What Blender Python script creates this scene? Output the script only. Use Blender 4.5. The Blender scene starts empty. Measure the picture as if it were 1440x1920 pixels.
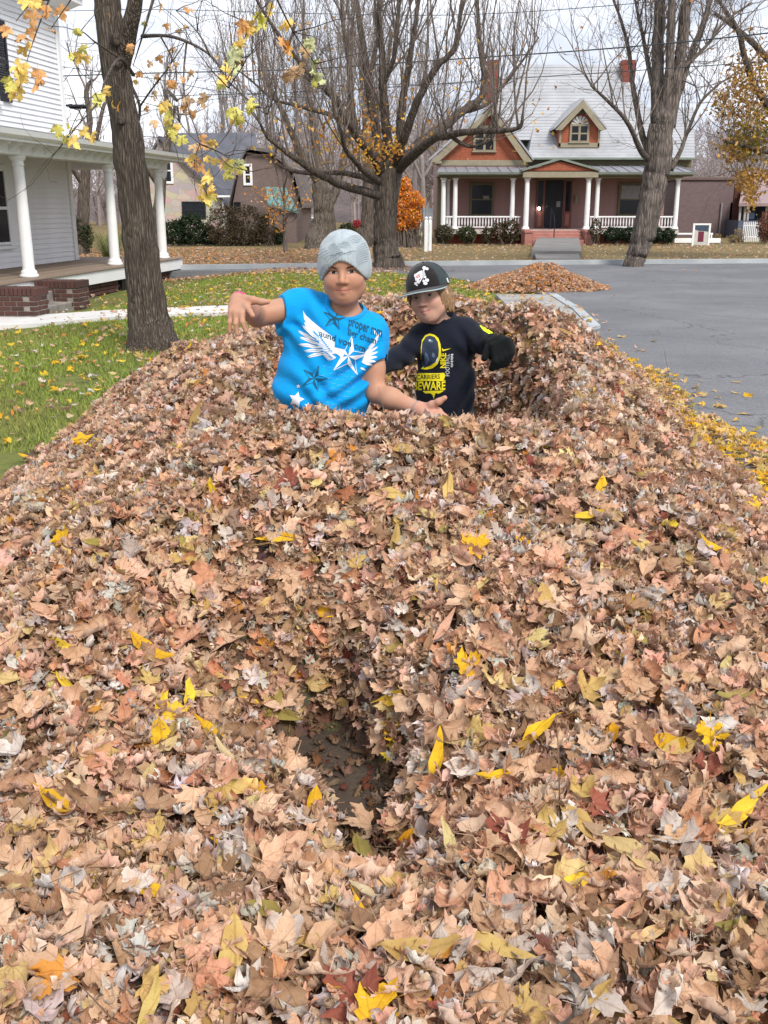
import bpy, bmesh, math, random
import numpy as np
from mathutils import Vector, Matrix, Euler, noise as mnoise
from mathutils.bvhtree import BVHTree

scene = bpy.context.scene
COL = scene.collection
R = math.radians
PI = math.pi

# ------------------------------------------------------------------ camera
CAM_H = 1.5
PITCH = R(17.1)
FPX = 1864.0                     # focal length in pixels of the 1440x1920 photograph
cam_data = bpy.data.cameras.new('camera')
cam_data.sensor_fit = 'VERTICAL'
cam_data.sensor_height = 36.0
cam_data.sensor_width = 27.0
cam_data.lens = 36.0 * FPX / 1920.0
cam_data.clip_start = 0.05
cam_data.clip_end = 3000.0
cam = bpy.data.objects.new('camera', cam_data)
cam.location = (0, 0, CAM_H)
cam.rotation_euler = (PI / 2 - PITCH, 0, 0)
COL.objects.link(cam)
scene.camera = cam

# ------------------------------------------------------------------ sky: high even overcast
SUN_EL, SUN_AZ = R(46), R(152)   # azimuth clockwise from +Y: the sun is behind the camera, a little right
world = bpy.data.worlds.new('World')
scene.world = world
world.use_nodes = True
wn, wl = world.node_tree.nodes, world.node_tree.links
wn.clear()
w_out = wn.new('ShaderNodeOutputWorld')
w_bg = wn.new('ShaderNodeBackground')
w_sky = wn.new('ShaderNodeTexSky')
w_sky.sky_type = 'NISHITA'
w_sky.sun_disc = False
w_sky.sun_elevation = SUN_EL
w_sky.sun_rotation = SUN_AZ
w_sky.dust_density = 3.0
w_tc = wn.new('ShaderNodeTexCoord')
w_map = wn.new('ShaderNodeMapping')
w_map.inputs['Scale'].default_value = (1.0, 1.0, 3.2)
w_noise = wn.new('ShaderNodeTexNoise')
w_noise.inputs['Scale'].default_value = 2.6
w_noise.inputs['Detail'].default_value = 6.0
w_noise.inputs['Roughness'].default_value = 0.55
w_ramp = wn.new('ShaderNodeValToRGB')
w_ramp.color_ramp.elements[0].position = 0.42
w_ramp.color_ramp.elements[0].color = (4.6, 5.0, 5.9, 1)
w_ramp.color_ramp.elements[1].position = 0.74
w_ramp.color_ramp.elements[1].color = (11.5, 11.5, 11.7, 1)
w_mix = wn.new('ShaderNodeMixRGB')
w_mix.inputs['Fac'].default_value = 0.93          # cloud cover over the clear sky
wl.new(w_tc.outputs['Generated'], w_map.inputs['Vector'])
wl.new(w_map.outputs['Vector'], w_noise.inputs['Vector'])
wl.new(w_noise.outputs['Fac'], w_ramp.inputs['Fac'])
wl.new(w_sky.outputs['Color'], w_mix.inputs['Color1'])
wl.new(w_ramp.outputs['Color'], w_mix.inputs['Color2'])
wl.new(w_mix.outputs['Color'], w_bg.inputs['Color'])
w_bg.inputs['Strength'].default_value = 0.072
wl.new(w_bg.outputs['Background'], w_out.inputs['Surface'])

sun_data = bpy.data.lights.new('sun', 'SUN')
sun_data.energy = 1.5
sun_data.angle = R(16)
sun_data.color = (1.0, 0.95, 0.88)
sun = bpy.data.objects.new('sun', sun_data)
sd = Vector((math.sin(SUN_AZ) * math.cos(SUN_EL), math.cos(SUN_AZ) * math.cos(SUN_EL), math.sin(SUN_EL)))
sun.rotation_euler = (-sd).to_track_quat('-Z', 'Y').to_euler()
sun.location = (-4, -10, 20)
COL.objects.link(sun)

vs = scene.view_settings
vs.view_transform = 'Standard'
vs.look = 'None'
vs.exposure = 1.24
vs.gamma = 1.0
vs.use_curve_mapping = False
scene.cycles.max_bounces = 6
scene.cycles.diffuse_bounces = 3
scene.cycles.glossy_bounces = 2
scene.cycles.transparent_max_bounces = 6
scene.cycles.caustics_reflective = False
scene.cycles.caustics_refractive = False

# ------------------------------------------------------------------ helpers
CP, SP = math.cos(PITCH), math.sin(PITCH)
def ray(px, py):
    u, v = px - 720.0, py - 960.0
    return Vector((u, -v * SP + FPX * CP, -v * CP - FPX * SP))
def P(px, py, d):
    """world point seen at photo pixel (px, py), d metres ahead (world y)"""
    r = ray(px, py); t = d / r.y
    return Vector((r.x * t, d, CAM_H + r.z * t))
def G(px, py, z=0.0):
    """world point seen at photo pixel (px, py), at height z"""
    r = ray(px, py); t = (z - CAM_H) / r.z
    return Vector((r.x * t, r.y * t, z))

def tag(o, label=None, cat=None, group=None, kind=None):
    if label: o['label'] = label
    if cat: o['category'] = cat
    if group: o['group'] = group
    if kind: o['kind'] = kind
    return o
def empty(name, loc=(0, 0, 0), rz=0.0, parent=None):
    o = bpy.data.objects.new(name, None)
    o.empty_display_size = 0.2
    o.location = loc
    o.rotation_euler = (0, 0, rz)
    COL.objects.link(o)
    if parent: o.parent = parent
    return o
def link(name, mesh, parent=None, loc=None, rot=None, scale=None):
    o = bpy.data.objects.new(name, mesh)
    COL.objects.link(o)
    if parent: o.parent = parent
    if loc is not None: o.location = loc
    if rot is not None: o.rotation_euler = rot
    if scale is not None: o.scale = scale
    return o

class MB:
    """collects simple shapes and links them as one mesh object"""
    def __init__(self):
        self.v, self.f, self.mi = [], [], []
        self.cur = 0
    def add(self, verts, faces):
        b = len(self.v)
        self.v.extend([tuple(p) for p in verts])
        for f in faces:
            self.f.append([i + b for i in f]); self.mi.append(self.cur)
        return self
    def box(self, x0, x1, y0, y1, z0, z1):
        return self.add([(x0, y0, z0), (x1, y0, z0), (x1, y1, z0), (x0, y1, z0),
                         (x0, y0, z1), (x1, y0, z1), (x1, y1, z1), (x0, y1, z1)],
                        [(0, 3, 2, 1), (4, 5, 6, 7), (0, 1, 5, 4), (1, 2, 6, 5), (2, 3, 7, 6), (3, 0, 4, 7)])
    def bbox(self, x0, x1, y0, y1, z0, z1, b=0.01):
        """box with chamfered edges"""
        b = min(b, (x1 - x0) * .45, (y1 - y0) * .45, (z1 - z0) * .45)
        vs_, fs = [], []
        xs, ys, zs = (x0, x1), (y0, y1), (z0, z1)
        idx = {}
        for i in (0, 1):
            for j in (0, 1):
                for k in (0, 1):
                    sx, sy, sz = (1 - 2 * i) * b, (1 - 2 * j) * b, (1 - 2 * k) * b
                    idx[i, j, k, 0] = len(vs_); vs_.append((xs[i], ys[j] + sy, zs[k] + sz))
                    idx[i, j, k, 1] = len(vs_); vs_.append((xs[i] + sx, ys[j], zs[k] + sz))
                    idx[i, j, k, 2] = len(vs_); vs_.append((xs[i] + sx, ys[j] + sy, zs[k]))
        q = lambda *a: fs.append([idx[t] for t in a])
        for i in (0, 1):
            q((i, 0, 0, 0), (i, 1, 0, 0), (i, 1, 1, 0), (i, 0, 1, 0))
            q((0, i, 0, 1), (1, i, 0, 1), (1, i, 1, 1), (0, i, 1, 1))
            q((0, 0, i, 2), (1, 0, i, 2), (1, 1, i, 2), (0, 1, i, 2))
        for i in (0, 1):
            for j in (0, 1):
                q((i, j, 0, 0), (i, j, 0, 1), (i, j, 1, 1), (i, j, 1, 0))
                q((i, 0, j, 0), (i, 0, j, 2), (i, 1, j, 2), (i, 1, j, 0))
                q((0, i, j, 1), (0, i, j, 2), (1, i, j, 2), (1, i, j, 1))
                for k in (0, 1):
                    q((i, j, k, 0), (i, j, k, 1), (i, j, k, 2))
        return self.add(vs_, fs)
    def prism(self, poly, axis, a, b):
        """polygon of 2-tuples extruded along axis ('x','y','z') from a to b"""
        def pt(p, t):
            return {'x': (t, p[0], p[1]), 'y': (p[0], t, p[1]), 'z': (p[0], p[1], t)}[axis]
        n = len(poly)
        vs_ = [pt(p, a) for p in poly] + [pt(p, b) for p in poly]
        fs = [list(range(n))[::-1], list(range(n, 2 * n))]
        for i in range(n):
            j = (i + 1) % n
            fs.append([i, j, n + j, n + i])
        return self.add(vs_, fs)
    def lathe(self, prof, cx, cy, seg=16):
        """prof: list of (radius, z)"""
        n = len(prof); vs_, fs = [], []
        for r_, z in prof:
            for k in range(seg):
                a = 2 * PI * k / seg
                vs_.append((cx + r_ * math.cos(a), cy + r_ * math.sin(a), z))
        for i in range(n - 1):
            for k in range(seg):
                l = (k + 1) % seg
                fs.append([i * seg + k, i * seg + l, (i + 1) * seg + l, (i + 1) * seg + k])
        fs.append(list(range(seg))[::-1])
        fs.append([(n - 1) * seg + k for k in range(seg)])
        return self.add(vs_, fs)
    def tube(self, pts, rad, seg=8, cap=True):
        pts = [Vector(p) for p in pts]
        n = len(pts)
        if not hasattr(rad, '__len__'): rad = [rad] * n
        vs_, fs = [], []
        t = (pts[1] - pts[0]).normalized()
        ref = Vector((0, 0, 1)) if abs(t.z) < 0.9 else Vector((1, 0, 0))
        u = t.cross(ref).normalized()
        for i, p in enumerate(pts):
            if i == 0: t = (pts[1] - pts[0])
            elif i == n - 1: t = (pts[-1] - pts[-2])
            else: t = (pts[i + 1] - pts[i - 1])
            t.normalize()
            u = (u - t * u.dot(t))
            if u.length < 1e-6: u = t.orthogonal()
            u.normalize()
            w = t.cross(u)
            for k in range(seg):
                a = 2 * PI * k / seg
                vs_.append(p + (u * math.cos(a) + w * math.sin(a)) * rad[i])
        for i in range(n - 1):
            for k in range(seg):
                l = (k + 1) % seg
                fs.append([i * seg + k, i * seg + l, (i + 1) * seg + l, (i + 1) * seg + k])
        if cap:
            fs.append(list(range(seg))[::-1])
            fs.append([(n - 1) * seg + k for k in range(seg)])
        return self.add(vs_, fs)
    def mesh(self, name, mats, smooth=False, fix=True):
        me = bpy.data.meshes.new(name)
        me.from_pydata(self.v, [], self.f)
        if not isinstance(mats, (list, tuple)): mats = [mats]
        for m in mats: me.materials.append(m)
        if len(mats) > 1: me.polygons.foreach_set('material_index', self.mi)
        if smooth: me.polygons.foreach_set('use_smooth', [True] * len(self.f))
        if fix:
            bm = bmesh.new(); bm.from_mesh(me)
            bmesh.ops.recalc_face_normals(bm, faces=bm.faces)
            bm.to_mesh(me); bm.free()
        me.update()
        return me
    def build(self, name, mats, parent=None, smooth=False, fix=True, **kw):
        return link(name, self.mesh(name, mats, smooth, fix), parent, **kw)

def np_mesh(name, verts, faces, mat=None, smooth=False):
    """fast mesh from numpy arrays; faces (n,3) or (n,4)"""
    verts = np.asarray(verts, np.float32); faces = np.asarray(faces, np.int32)
    me = bpy.data.meshes.new(name)
    k = faces.shape[1]
    me.vertices.add(len(verts)); me.vertices.foreach_set('co', verts.ravel())
    me.loops.add(faces.size); me.loops.foreach_set('vertex_index', faces.ravel())
    me.polygons.add(len(faces))
    me.polygons.foreach_set('loop_start', np.arange(0, faces.size, k, dtype=np.int32))
    me.polygons.foreach_set('loop_total', np.full(len(faces), k, np.int32))
    if smooth: me.polygons.foreach_set('use_smooth', np.ones(len(faces), bool))
    me.update(calc_edges=True)
    if mat: me.materials.append(mat)
    return me

# ------------------------------------------------------------------ materials
class NT:
    """small node-graph helper"""
    def __init__(self, name):
        self.m = bpy.data.materials.new(name); self.m.use_nodes = True
        self.n, self.l = self.m.node_tree.nodes, self.m.node_tree.links
        self.n.clear()
        self.out = self.n.new('ShaderNodeOutputMaterial')
        self.b = self.n.new('ShaderNodeBsdfPrincipled')
        self.l.new(self.b.outputs[0], self.out.inputs['Surface'])
        self.b.inputs['Roughness'].default_value = 0.8
        self.b.inputs['Specular IOR Level'].default_value = 0.3
    def put(self, sock, val):
        if isinstance(val, bpy.types.NodeSocket): self.l.new(val, sock)
        elif val is not None:
            if isinstance(val, tuple) and len(val) == 3 and sock.type == 'RGBA': val = val + (1,)
            sock.default_value = val
    def coord(self, kind='Object', scale=None, rot=None):
        tc = self.n.new('ShaderNodeTexCoord'); o = tc.outputs[kind]
        if scale is None and rot is None: return o
        mp = self.n.new('ShaderNodeMapping'); self.l.new(o, mp.inputs['Vector'])
        if scale is not None: mp.inputs['Scale'].default_value = scale if hasattr(scale, '__len__') else (scale,) * 3
        if rot is not None: mp.inputs['Rotation'].default_value = rot
        return mp.outputs[0]
    def noise(self, vec, scale=5, detail=4, rough=.55, dist=0.0):
        t = self.n.new('ShaderNodeTexNoise'); self.l.new(vec, t.inputs['Vector'])
        t.inputs['Scale'].default_value = scale; t.inputs['Detail'].default_value = detail
        t.inputs['Roughness'].default_value = rough; t.inputs['Distortion'].default_value = dist
        return t.outputs['Fac']
    def voronoi(self, vec, scale=5, feature='F1', out='Distance'):
        t = self.n.new('ShaderNodeTexVoronoi'); t.feature = feature
        self.l.new(vec, t.inputs['Vector']); t.inputs['Scale'].default_value = scale
        return t.outputs[out]
    def ramp(self, fac, stops):
        t = self.n.new('ShaderNodeValToRGB'); self.put(t.inputs['Fac'], fac)
        e = t.color_ramp.elements
        while len(e) < len(stops): e.new(0.5)
        for el, (p, c) in zip(e, stops):
            el.position = p
            el.color = (c + (1,)) if len(c) == 3 else c
        return t.outputs['Color']
    def mix(self, fac, a, b, mode='MIX'):
        t = self.n.new('ShaderNodeMixRGB'); t.blend_type = mode
        self.put(t.inputs['Fac'], fac); self.put(t.inputs['Color1'], a); self.put(t.inputs['Color2'], b)
        return t.outputs['Color']
    def math(self, op, a, b=None, c=None, clamp=False):
        t = self.n.new('ShaderNodeMath'); t.operation = op; t.use_clamp = clamp
        self.put(t.inputs[0], a); self.put(t.inputs[1], b)
        if c is not None: self.put(t.inputs[2], c)
        return t.outputs[0]
    def sep(self, vec):
        t = self.n.new('ShaderNodeSeparateXYZ'); self.l.new(vec, t.inputs[0]); return t.outputs
    def attr(self, name, kind='GEOMETRY', out='Color'):
        t = self.n.new('ShaderNodeAttribute'); t.attribute_name = name; t.attribute_type = kind
        return t.outputs[out]
    def bump(self, h, strength=.3, dist=.02):
        t = self.n.new('ShaderNodeBump'); self.put(t.inputs['Height'], h)
        t.inputs['Strength'].default_value = strength; t.inputs['Distance'].default_value = dist
        self.l.new(t.outputs[0], self.b.inputs['Normal'])
    def set(self, color=None, rough=None, **kw):
        if color is not None: self.put(self.b.inputs['Base Color'], color)
        if rough is not None: self.put(self.b.inputs['Roughness'], rough)
        for k, v in kw.items(): self.put(self.b.inputs[k.replace('_', ' ')], v)
        return self.m

MATS = {}
def paint(name, col, rough=.6, var=.12, scale=6.0, bump=.05, spec=.3):
    """plain painted or solid surface with slight wear"""
    if name in MATS: return MATS[name]
    t = NT(name); c = t.coord('Object')
    n1 = t.noise(c, scale, 5, .6); n2 = t.noise(c, scale * 9, 3, .6)
    dk = tuple(x * (1 - 2.2 * var) for x in col); lt = tuple(min(1, x * (1 + var)) for x in col)
    a = t.ramp(n1, [(.3, dk), (.62, col), (.8, lt)])
    a = t.mix(t.math('MULTIPLY', n2, .22), a, tuple(x * .7 for x in col))
    t.set(a, rough, Specular_IOR_Level=spec)
    t.bump(n2, bump, .01)
    MATS[name] = t.m
    return t.m
# ================================================================== THE SETTING
rng = np.random.default_rng(11)
random.seed(5)

def smooth(a, b, x):
    t = np.clip((x - a) / (b - a), 0, 1)
    return t * t * (3 - 2 * t)
def ground_z(x, y):
    """height of the natural ground"""
    x = np.asarray(x, float); y = np.asarray(y, float)
    left = -0.20 * smooth(-2.2, -6.0, x) * smooth(6, 12, y)
    z = left * (1 - smooth(24, 30, y))
    z = z - smooth(34, 46, y) * 0.10
    z = z + 0.02 * np.sin(x * .9 + y * .37) * np.sin(y * .51 - x * .2) * smooth(-2.2, -3.5, x)
    return z
def gz(x, y): return float(ground_z(x, y))

# ground materials
t = NT('lawn_ground'); c = t.coord('Object')
n1 = t.noise(c, .35, 4); n2 = t.noise(c, 5, 5); n3 = t.noise(c, 60, 3)
green = t.ramp(n2, [(.3, (.08, .11, .022)), (.55, (.17, .21, .04)), (.75, (.26, .26, .075))])
straw = t.ramp(n2, [(.3, (.15, .11, .045)), (.6, (.26, .19, .08)), (.8, (.30, .20, .11))])
xyz = t.sep(c)
far = t.math('MULTIPLY_ADD', xyz[1], 1 / 3., -24.5 / 3., clamp=True)   # the lawn over the cross street has gone straw-coloured
mixf = t.math('ADD', far, t.ramp(n1, [(.42, (0, 0, 0)), (.75, (.55, .55, .55))]), clamp=True)
a = t.mix(mixf, green, straw)
a = t.mix(t.math('MULTIPLY', n3, .5), a, (.05, .045, .02))
t.set(a, .95); t.bump(n3, .5, .03)
M_LAWN = t.m

t = NT('asphalt'); c = t.coord('Object')
n1 = t.noise(c, .5, 8, .65); n2 = t.noise(c, 40, 4); v = t.voronoi(c, 85)
a = t.ramp(n1, [(.3, (.135, .138, .150)), (.5, (.175, .178, .190)), (.7, (.235, .235, .242))])
a = t.mix(t.ramp(v, [(0., (.35, .35, .35)), (.45, (0, 0, 0))]), a, (.34, .33, .33))
a = t.mix(t.ramp(n2, [(.4, (0, 0, 0)), (.7, (.65, .65, .65))]), a, (.085, .085, .09))
cw = t.noise(c, 1.1, 3); cv = t.n.new('ShaderNodeVectorMath'); cv.operation = 'ADD'
cm_ = t.n.new('ShaderNodeCombineXYZ'); t.put(cm_.inputs[0], t.math('MULTIPLY', cw, 1.6)); t.put(cm_.inputs[1], t.math('MULTIPLY', cw, -1.3)); t.l.new(c, cv.inputs[0]); t.l.new(cm_.outputs[0], cv.inputs[1])
crk = t.voronoi(cv.outputs[0], .42, 'DISTANCE_TO_EDGE')
a = t.mix(t.ramp(crk, [(0, (.75, .75, .75)), (.006, (0, 0, 0))]), a, (.05, .05, .055))
st_ = t.noise(c, .9, 3); a = t.mix(t.ramp(st_, [(.56, (0, 0, 0)), (.72, (.45, .45, .45))]), a, (.10, .10, .105))
t.set(a, .9); t.bump(v, .35, .01)
M_ASPHALT = t.m

t = NT('concrete'); c = t.coord('Object')
n1 = t.noise(c, 1.3, 5); n2 = t.noise(c, 60, 4)
a = t.ramp(n1, [(.3, (.27, .265, .255)), (.7, (.42, .415, .40))])
a = t.mix(t.math('MULTIPLY', n2, .3), a, (.22, .21, .20))
t.set(a, .9); t.bump(n2, .2, .01)
M_CONC = t.m
t = NT('pale_concrete'); c = t.coord('Object')
n1 = t.noise(c, 2, 5); n2 = t.noise(c, 60, 4)
a = t.ramp(n1, [(.3, (.58, .57, .55)), (.7, (.74, .73, .71))])
a = t.mix(t.math('MULTIPLY', n2, .25), a, (.4, .38, .35))
t.set(a, .9); t.bump(n2, .2, .01)
M_PALECONC = t.m
t = NT('old_concrete'); c = t.coord('Object')
n1 = t.noise(c, 1.3, 5); n2 = t.noise(c, 60, 4)
a = t.ramp(n1, [(.3, (.17, .16, .15)), (.7, (.27, .26, .25))])
a = t.mix(t.math('MULTIPLY', n2, .4), a, (.12, .11, .10))
t.set(a, .9); t.bump(n2, .2, .01)
M_OLDCONC = t.m
t = NT('kerb_stone'); c = t.coord('Object')
n1 = t.noise(c, 1.3, 5); n2 = t.noise(c, 60, 4)
a = t.ramp(n1, [(.3, (.30, .33, .35)), (.7, (.48, .51, .52))])
a = t.mix(t.math('MULTIPLY', n2, .3), a, (.2, .2, .2))
t.set(a, .9); t.bump(n2, .2, .01)
M_KERB = t.m
t = NT('soil'); c = t.coord('Object')
n1 = t.noise(c, 9, 5); n2 = t.noise(c, 80, 4)
a = t.ramp(n1, [(.3, (.030, .021, .015)), (.7, (.075, .052, .036))])
a = t.mix(t.math('MULTIPLY', n2, .55), a, (.13, .10, .078))
t.set(a, 1.0); t.bump(n2, .6, .02)
M_SOIL = t.m

# the ground: one sheet out to the horizon, fine near the camera
xs = np.unique(np.concatenate([np.linspace(-14, 14, 113), np.linspace(-60, 60, 61), np.linspace(-900, 900, 37)]))
ys = np.unique(np.concatenate([np.linspace(-4, 46, 151), np.linspace(46, 120, 24), np.linspace(120, 1500, 24), np.array([-40., -15.])]))
XX, YY = np.meshgrid(xs, ys)
ZZ = ground_z(XX, YY)
nx_, ny_ = len(xs), len(ys)
ii = (np.arange(ny_ - 1)[:, None] * nx_ + np.arange(nx_ - 1)[None, :]).ravel()
quads = np.stack([ii, ii + 1, ii + nx_ + 1, ii + nx_], 1)
ground = link('ground', np_mesh('ground', np.stack([XX.ravel(), YY.ravel(), ZZ.ravel() - .02], 1), quads, M_LAWN, True))
tag(ground, kind='structure')

def ribbon(name, left, right, mat, z0, thick=0.0, kind='structure', follow=False, n=24):
    """flat strip between two polylines of the same length"""
    mb = MB(); L, Rr = [], []
    def z(p): return (gz(p[0], p[1]) if follow else 0.0) + z0
    for a_, b_ in zip(left, right):
        L.append((a_[0], a_[1], z(a_))); Rr.append((b_[0], b_[1], z(b_)))
    k = len(L)
    vs_ = L + Rr
    fs = [[i, k + i, k + i + 1, i + 1] for i in range(k - 1)]
    if thick:
        vs_ += [(p[0], p[1], p[2] - thick) for p in L + Rr]
        fs += [[i, i + 1, 2 * k + i + 1, 2 * k + i] for i in range(k - 1)]
        fs += [[k + i + 1, k + i, 3 * k + i, 3 * k + i + 1] for i in range(k - 1)]
        fs += [[0, 2 * k, 3 * k, k], [k - 1, 2 * k - 1, 4 * k - 1, 3 * k - 1]]
    mb.add(vs_, fs)
    o = mb.build(name, mat)
    if kind: o['kind'] = kind
    return o

# street on the right, running into the cross street
near_edge = [(2.0, -4), (2.0, 9), (2.05, 12.2), (2.75, 12.9), (2.95, 15), (3.0, 17.6), (2.5, 19.2), (2.0, 20.8), (1.2, 22.6), (.2, 24.0), (-1.2, 24.7), (-3, 24.75), (-8, 24.1), (-16, 23.3), (-40, 22)]
far_edge = [(12, -4), (12, 9), (12.2, 12.2), (12.8, 12.9), (13.5, 15), (14.5, 17.6), (16, 19.2), (18, 20.8), (40, 29.2), (12, 29.0), (3, 28.9), (-8, 28.5), (-16, 28.2), (-40, 28.6)]
mb = MB()
outline = near_edge + [(-40, 22.6), (-12.3, 24.2), (-5.3, 25.1), (-2.1, 25.8), (1.1, 26.9), (5.9, 27.6), (10.5, 28.1), (40, 31.0), (40, 20), (22, 20), (15, 16), (13, 10), (12, -4)]
from mathutils.geometry import tessellate_polygon
tri = tessellate_polygon([[Vector((p[0], p[1], 0)) for p in outline]])
mb.add([(p[0], p[1], 0.006) for p in outline], [list(f) for f in tri])
no_ = len(outline)
mb.add([(p[0], p[1], z_) for z_ in (.006, -.25) for p in outline], [[i, (i + 1) % no_, no_ + (i + 1) % no_, no_ + i] for i in range(no_)])
street = mb.build('road', M_ASPHALT); tag(street, kind='structure')

# bare earth under the pile
verge = ribbon('verge_soil', [(-1.7, -.5), (-1.7, 8.0)], [(1.7, -.5), (1.7, 8.0)], M_SOIL, .003)
# concrete apron between lawn and asphalt, behind the pile
apron = ribbon('pavement', [(1.55, 12.0), (1.75, 13.0), (1.9, 15), (1.95, 17.7)], [(2.02, 12.0), (2.62, 12.9), (2.80, 15), (2.86, 17.7)], M_CONC, .03, .2)
kerb_near = ribbon('kerb_near', [(2.03, 12.0), (2.63, 12.9), (2.81, 15), (2.87, 17.7)], [(2.16, 11.95), (2.77, 12.85), (2.95, 15), (3.01, 17.7)], M_KERB, .045, .2)
# far kerb along the cross street
kp = [Vector((-40, 22.3, .1)), G(-260, 503, .1), G(0, 501, .1), G(310, 499, .1), G(560, 496, .1), G(800, 491.5, .1), G(1130, 489, .1), G(1440, 487, .1), G(1800, 485, .1)]
kf = ribbon('kerb_far', [(p.x, p.y + .22) for p in kp], [(p.x, p.y) for p in kp], M_KERB, .12, .25)
# footpath from the white house towards the street
path = ribbon('path', [(-7.2, 16.0), (-5.6, 16.1), (-4.4, 16.15), (-2.6, 15.75), (-1.0, 15.65), (1.55, 15.6)],
              [(-7.0, 14.2), (-5.0, 14.55), (-4.0, 14.75), (-2.6, 14.65), (-1.0, 14.6), (1.55, 14.5)], M_PALECONC, .03, .1, follow=True)
mb = MB()
for k in range(9):
    x = -4.6 + k * .72
    mb.box(x, x + .012, 14.70, 15.6, gz(x, 15) + .0305, gz(x, 15) + .034)
# house walk with a step
a0, a1 = G(1008, 487, .1), G(1092, 487, .1)
b0, b1 = P(1008, 459, 44.4), P(1086, 459, 44.4)
hw = ribbon('house_walk', [(a0.x, a0.y + .25), (a0.x + .35, 31.0)], [(a1.x, a1.y + .25), (a1.x + .45, 31.0)], M_OLDCONC, .125, .2)
hw2 = ribbon('house_walk_upper', [(a0.x + .25, 31.0), (b0.x, 44.6)], [(a1.x + .55, 31.0), (b1.x, 44.6)], M_OLDCONC, .20, .4)
# ================================================================== LEAVES (shared shapes)
def leaf_material(name, source):
    t = NT(name)
    if source == 'inst': base = t.attr('col', 'INSTANCER')
    else:
        oi = t.n.new('ShaderNodeObjectInfo'); base = oi.outputs['Color']
    uv = t.coord('UV'); s = t.sep(uv)
    ob = t.coord('Object')
    n1 = t.noise(ob, 3.2, 4); n2 = t.noise(ob, 22, 3)
    # mottling
    a = t.mix(t.ramp(n1, [(.38, (0, 0, 0)), (.72, (.55, .55, .55))]), base, t.mix(1.0, base, (.62, .50, .42), 'MULTIPLY'))
    a = t.mix(t.ramp(n2, [(.55, (0, 0, 0)), (.75, (.5, .5, .5))]), a, t.mix(1.0, a, (.45, .36, .30), 'MULTIPLY'))
    # veins: rays from the leaf base
    ang = t.math('ARCTAN2', s[0], t.math('ADD', s[1], .02))
    pp = t.math('PINGPONG', ang, R(21))
    rr = t.math('SQRT', t.math('ADD', t.math('MULTIPLY', s[0], s[0]), t.math('MULTIPLY', s[1], s[1])))
    vd = t.math('MULTIPLY', pp, rr)
    vein = t.ramp(vd, [(0.0, (.55, .55, .55)), (.022, (0, 0, 0))])
    a = t.mix(vein, a, t.mix(1.0, a, (.55, .42, .34), 'MULTIPLY'))
    # undersides are paler and greyer
    geo = t.n.new('ShaderNodeNewGeometry')
    hs = t.n.new('ShaderNodeHueSaturation'); hs.inputs['Saturation'].default_value = .80; hs.inputs['Value'].default_value = 1.12
    t.l.new(a, hs.inputs['Color'])
    a = t.mix(geo.outputs['Backfacing'], a, hs.outputs['Color'])
    t.set(a, .75, Specular_IOR_Level=.25)
    t.bump(n2, .25, .004)
    # thin leaf: a little light passes through
    tr = t.n.new('ShaderNodeBsdfTranslucent'); t.l.new(a, tr.inputs['Color'])
    mx = t.n.new('ShaderNodeMixShader'); mx.inputs['Fac'].default_value = .22
    t.l.new(t.b.outputs[0], mx.inputs[1]); t.l.new(tr.outputs[0], mx.inputs[2])
    t.l.new(mx.outputs[0], t.out.inputs['Surface'])
    return t.m
M_LEAF_I = leaf_material('leaf_skin', 'inst')
M_LEAF_O = leaf_material('leaf_skin_single', 'obj')

MAPLE = [(0, 0), (.10, -.02), (.22, -.10), (.37, -.09), (.31, .03), (.40, .10), (.54, .14), (.50, .22), (.60, .40), (.47, .38), (.40, .43), (.31, .38), (.17, .37),
         (.20, .50), (.30, .60), (.24, .64), (.22, .76), (.10, .78), (0, 1.0)]
SILVER = [(0, 0), (.08, .02), (.22, -.06), (.38, -.10), (.30, .04), (.14, .16), (.30, .22), (.48, .42), (.56, .56), (.40, .50), (.24, .42), (.10, .38),
          (.14, .52), (.26, .66), (.16, .70), (.12, .80), (0, 1.0)]
LANCE = [(0, 0), (.05, .08), (.10, .22), (.125, .40), (.12, .56), (.09, .74), (.05, .88), (0, 1.0)]
OVAL = [(0, 0), (.12, .06), (.24, .20), (.29, .38), (.27, .56), (.19, .76), (.08, .92), (0, 1.0)]
FRAG = [(0, 0), (.20, -.05), (.32, .16), (.18, .30), (.34, .46), (.20, .60), (.06, .56), (0, .66)]

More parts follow.
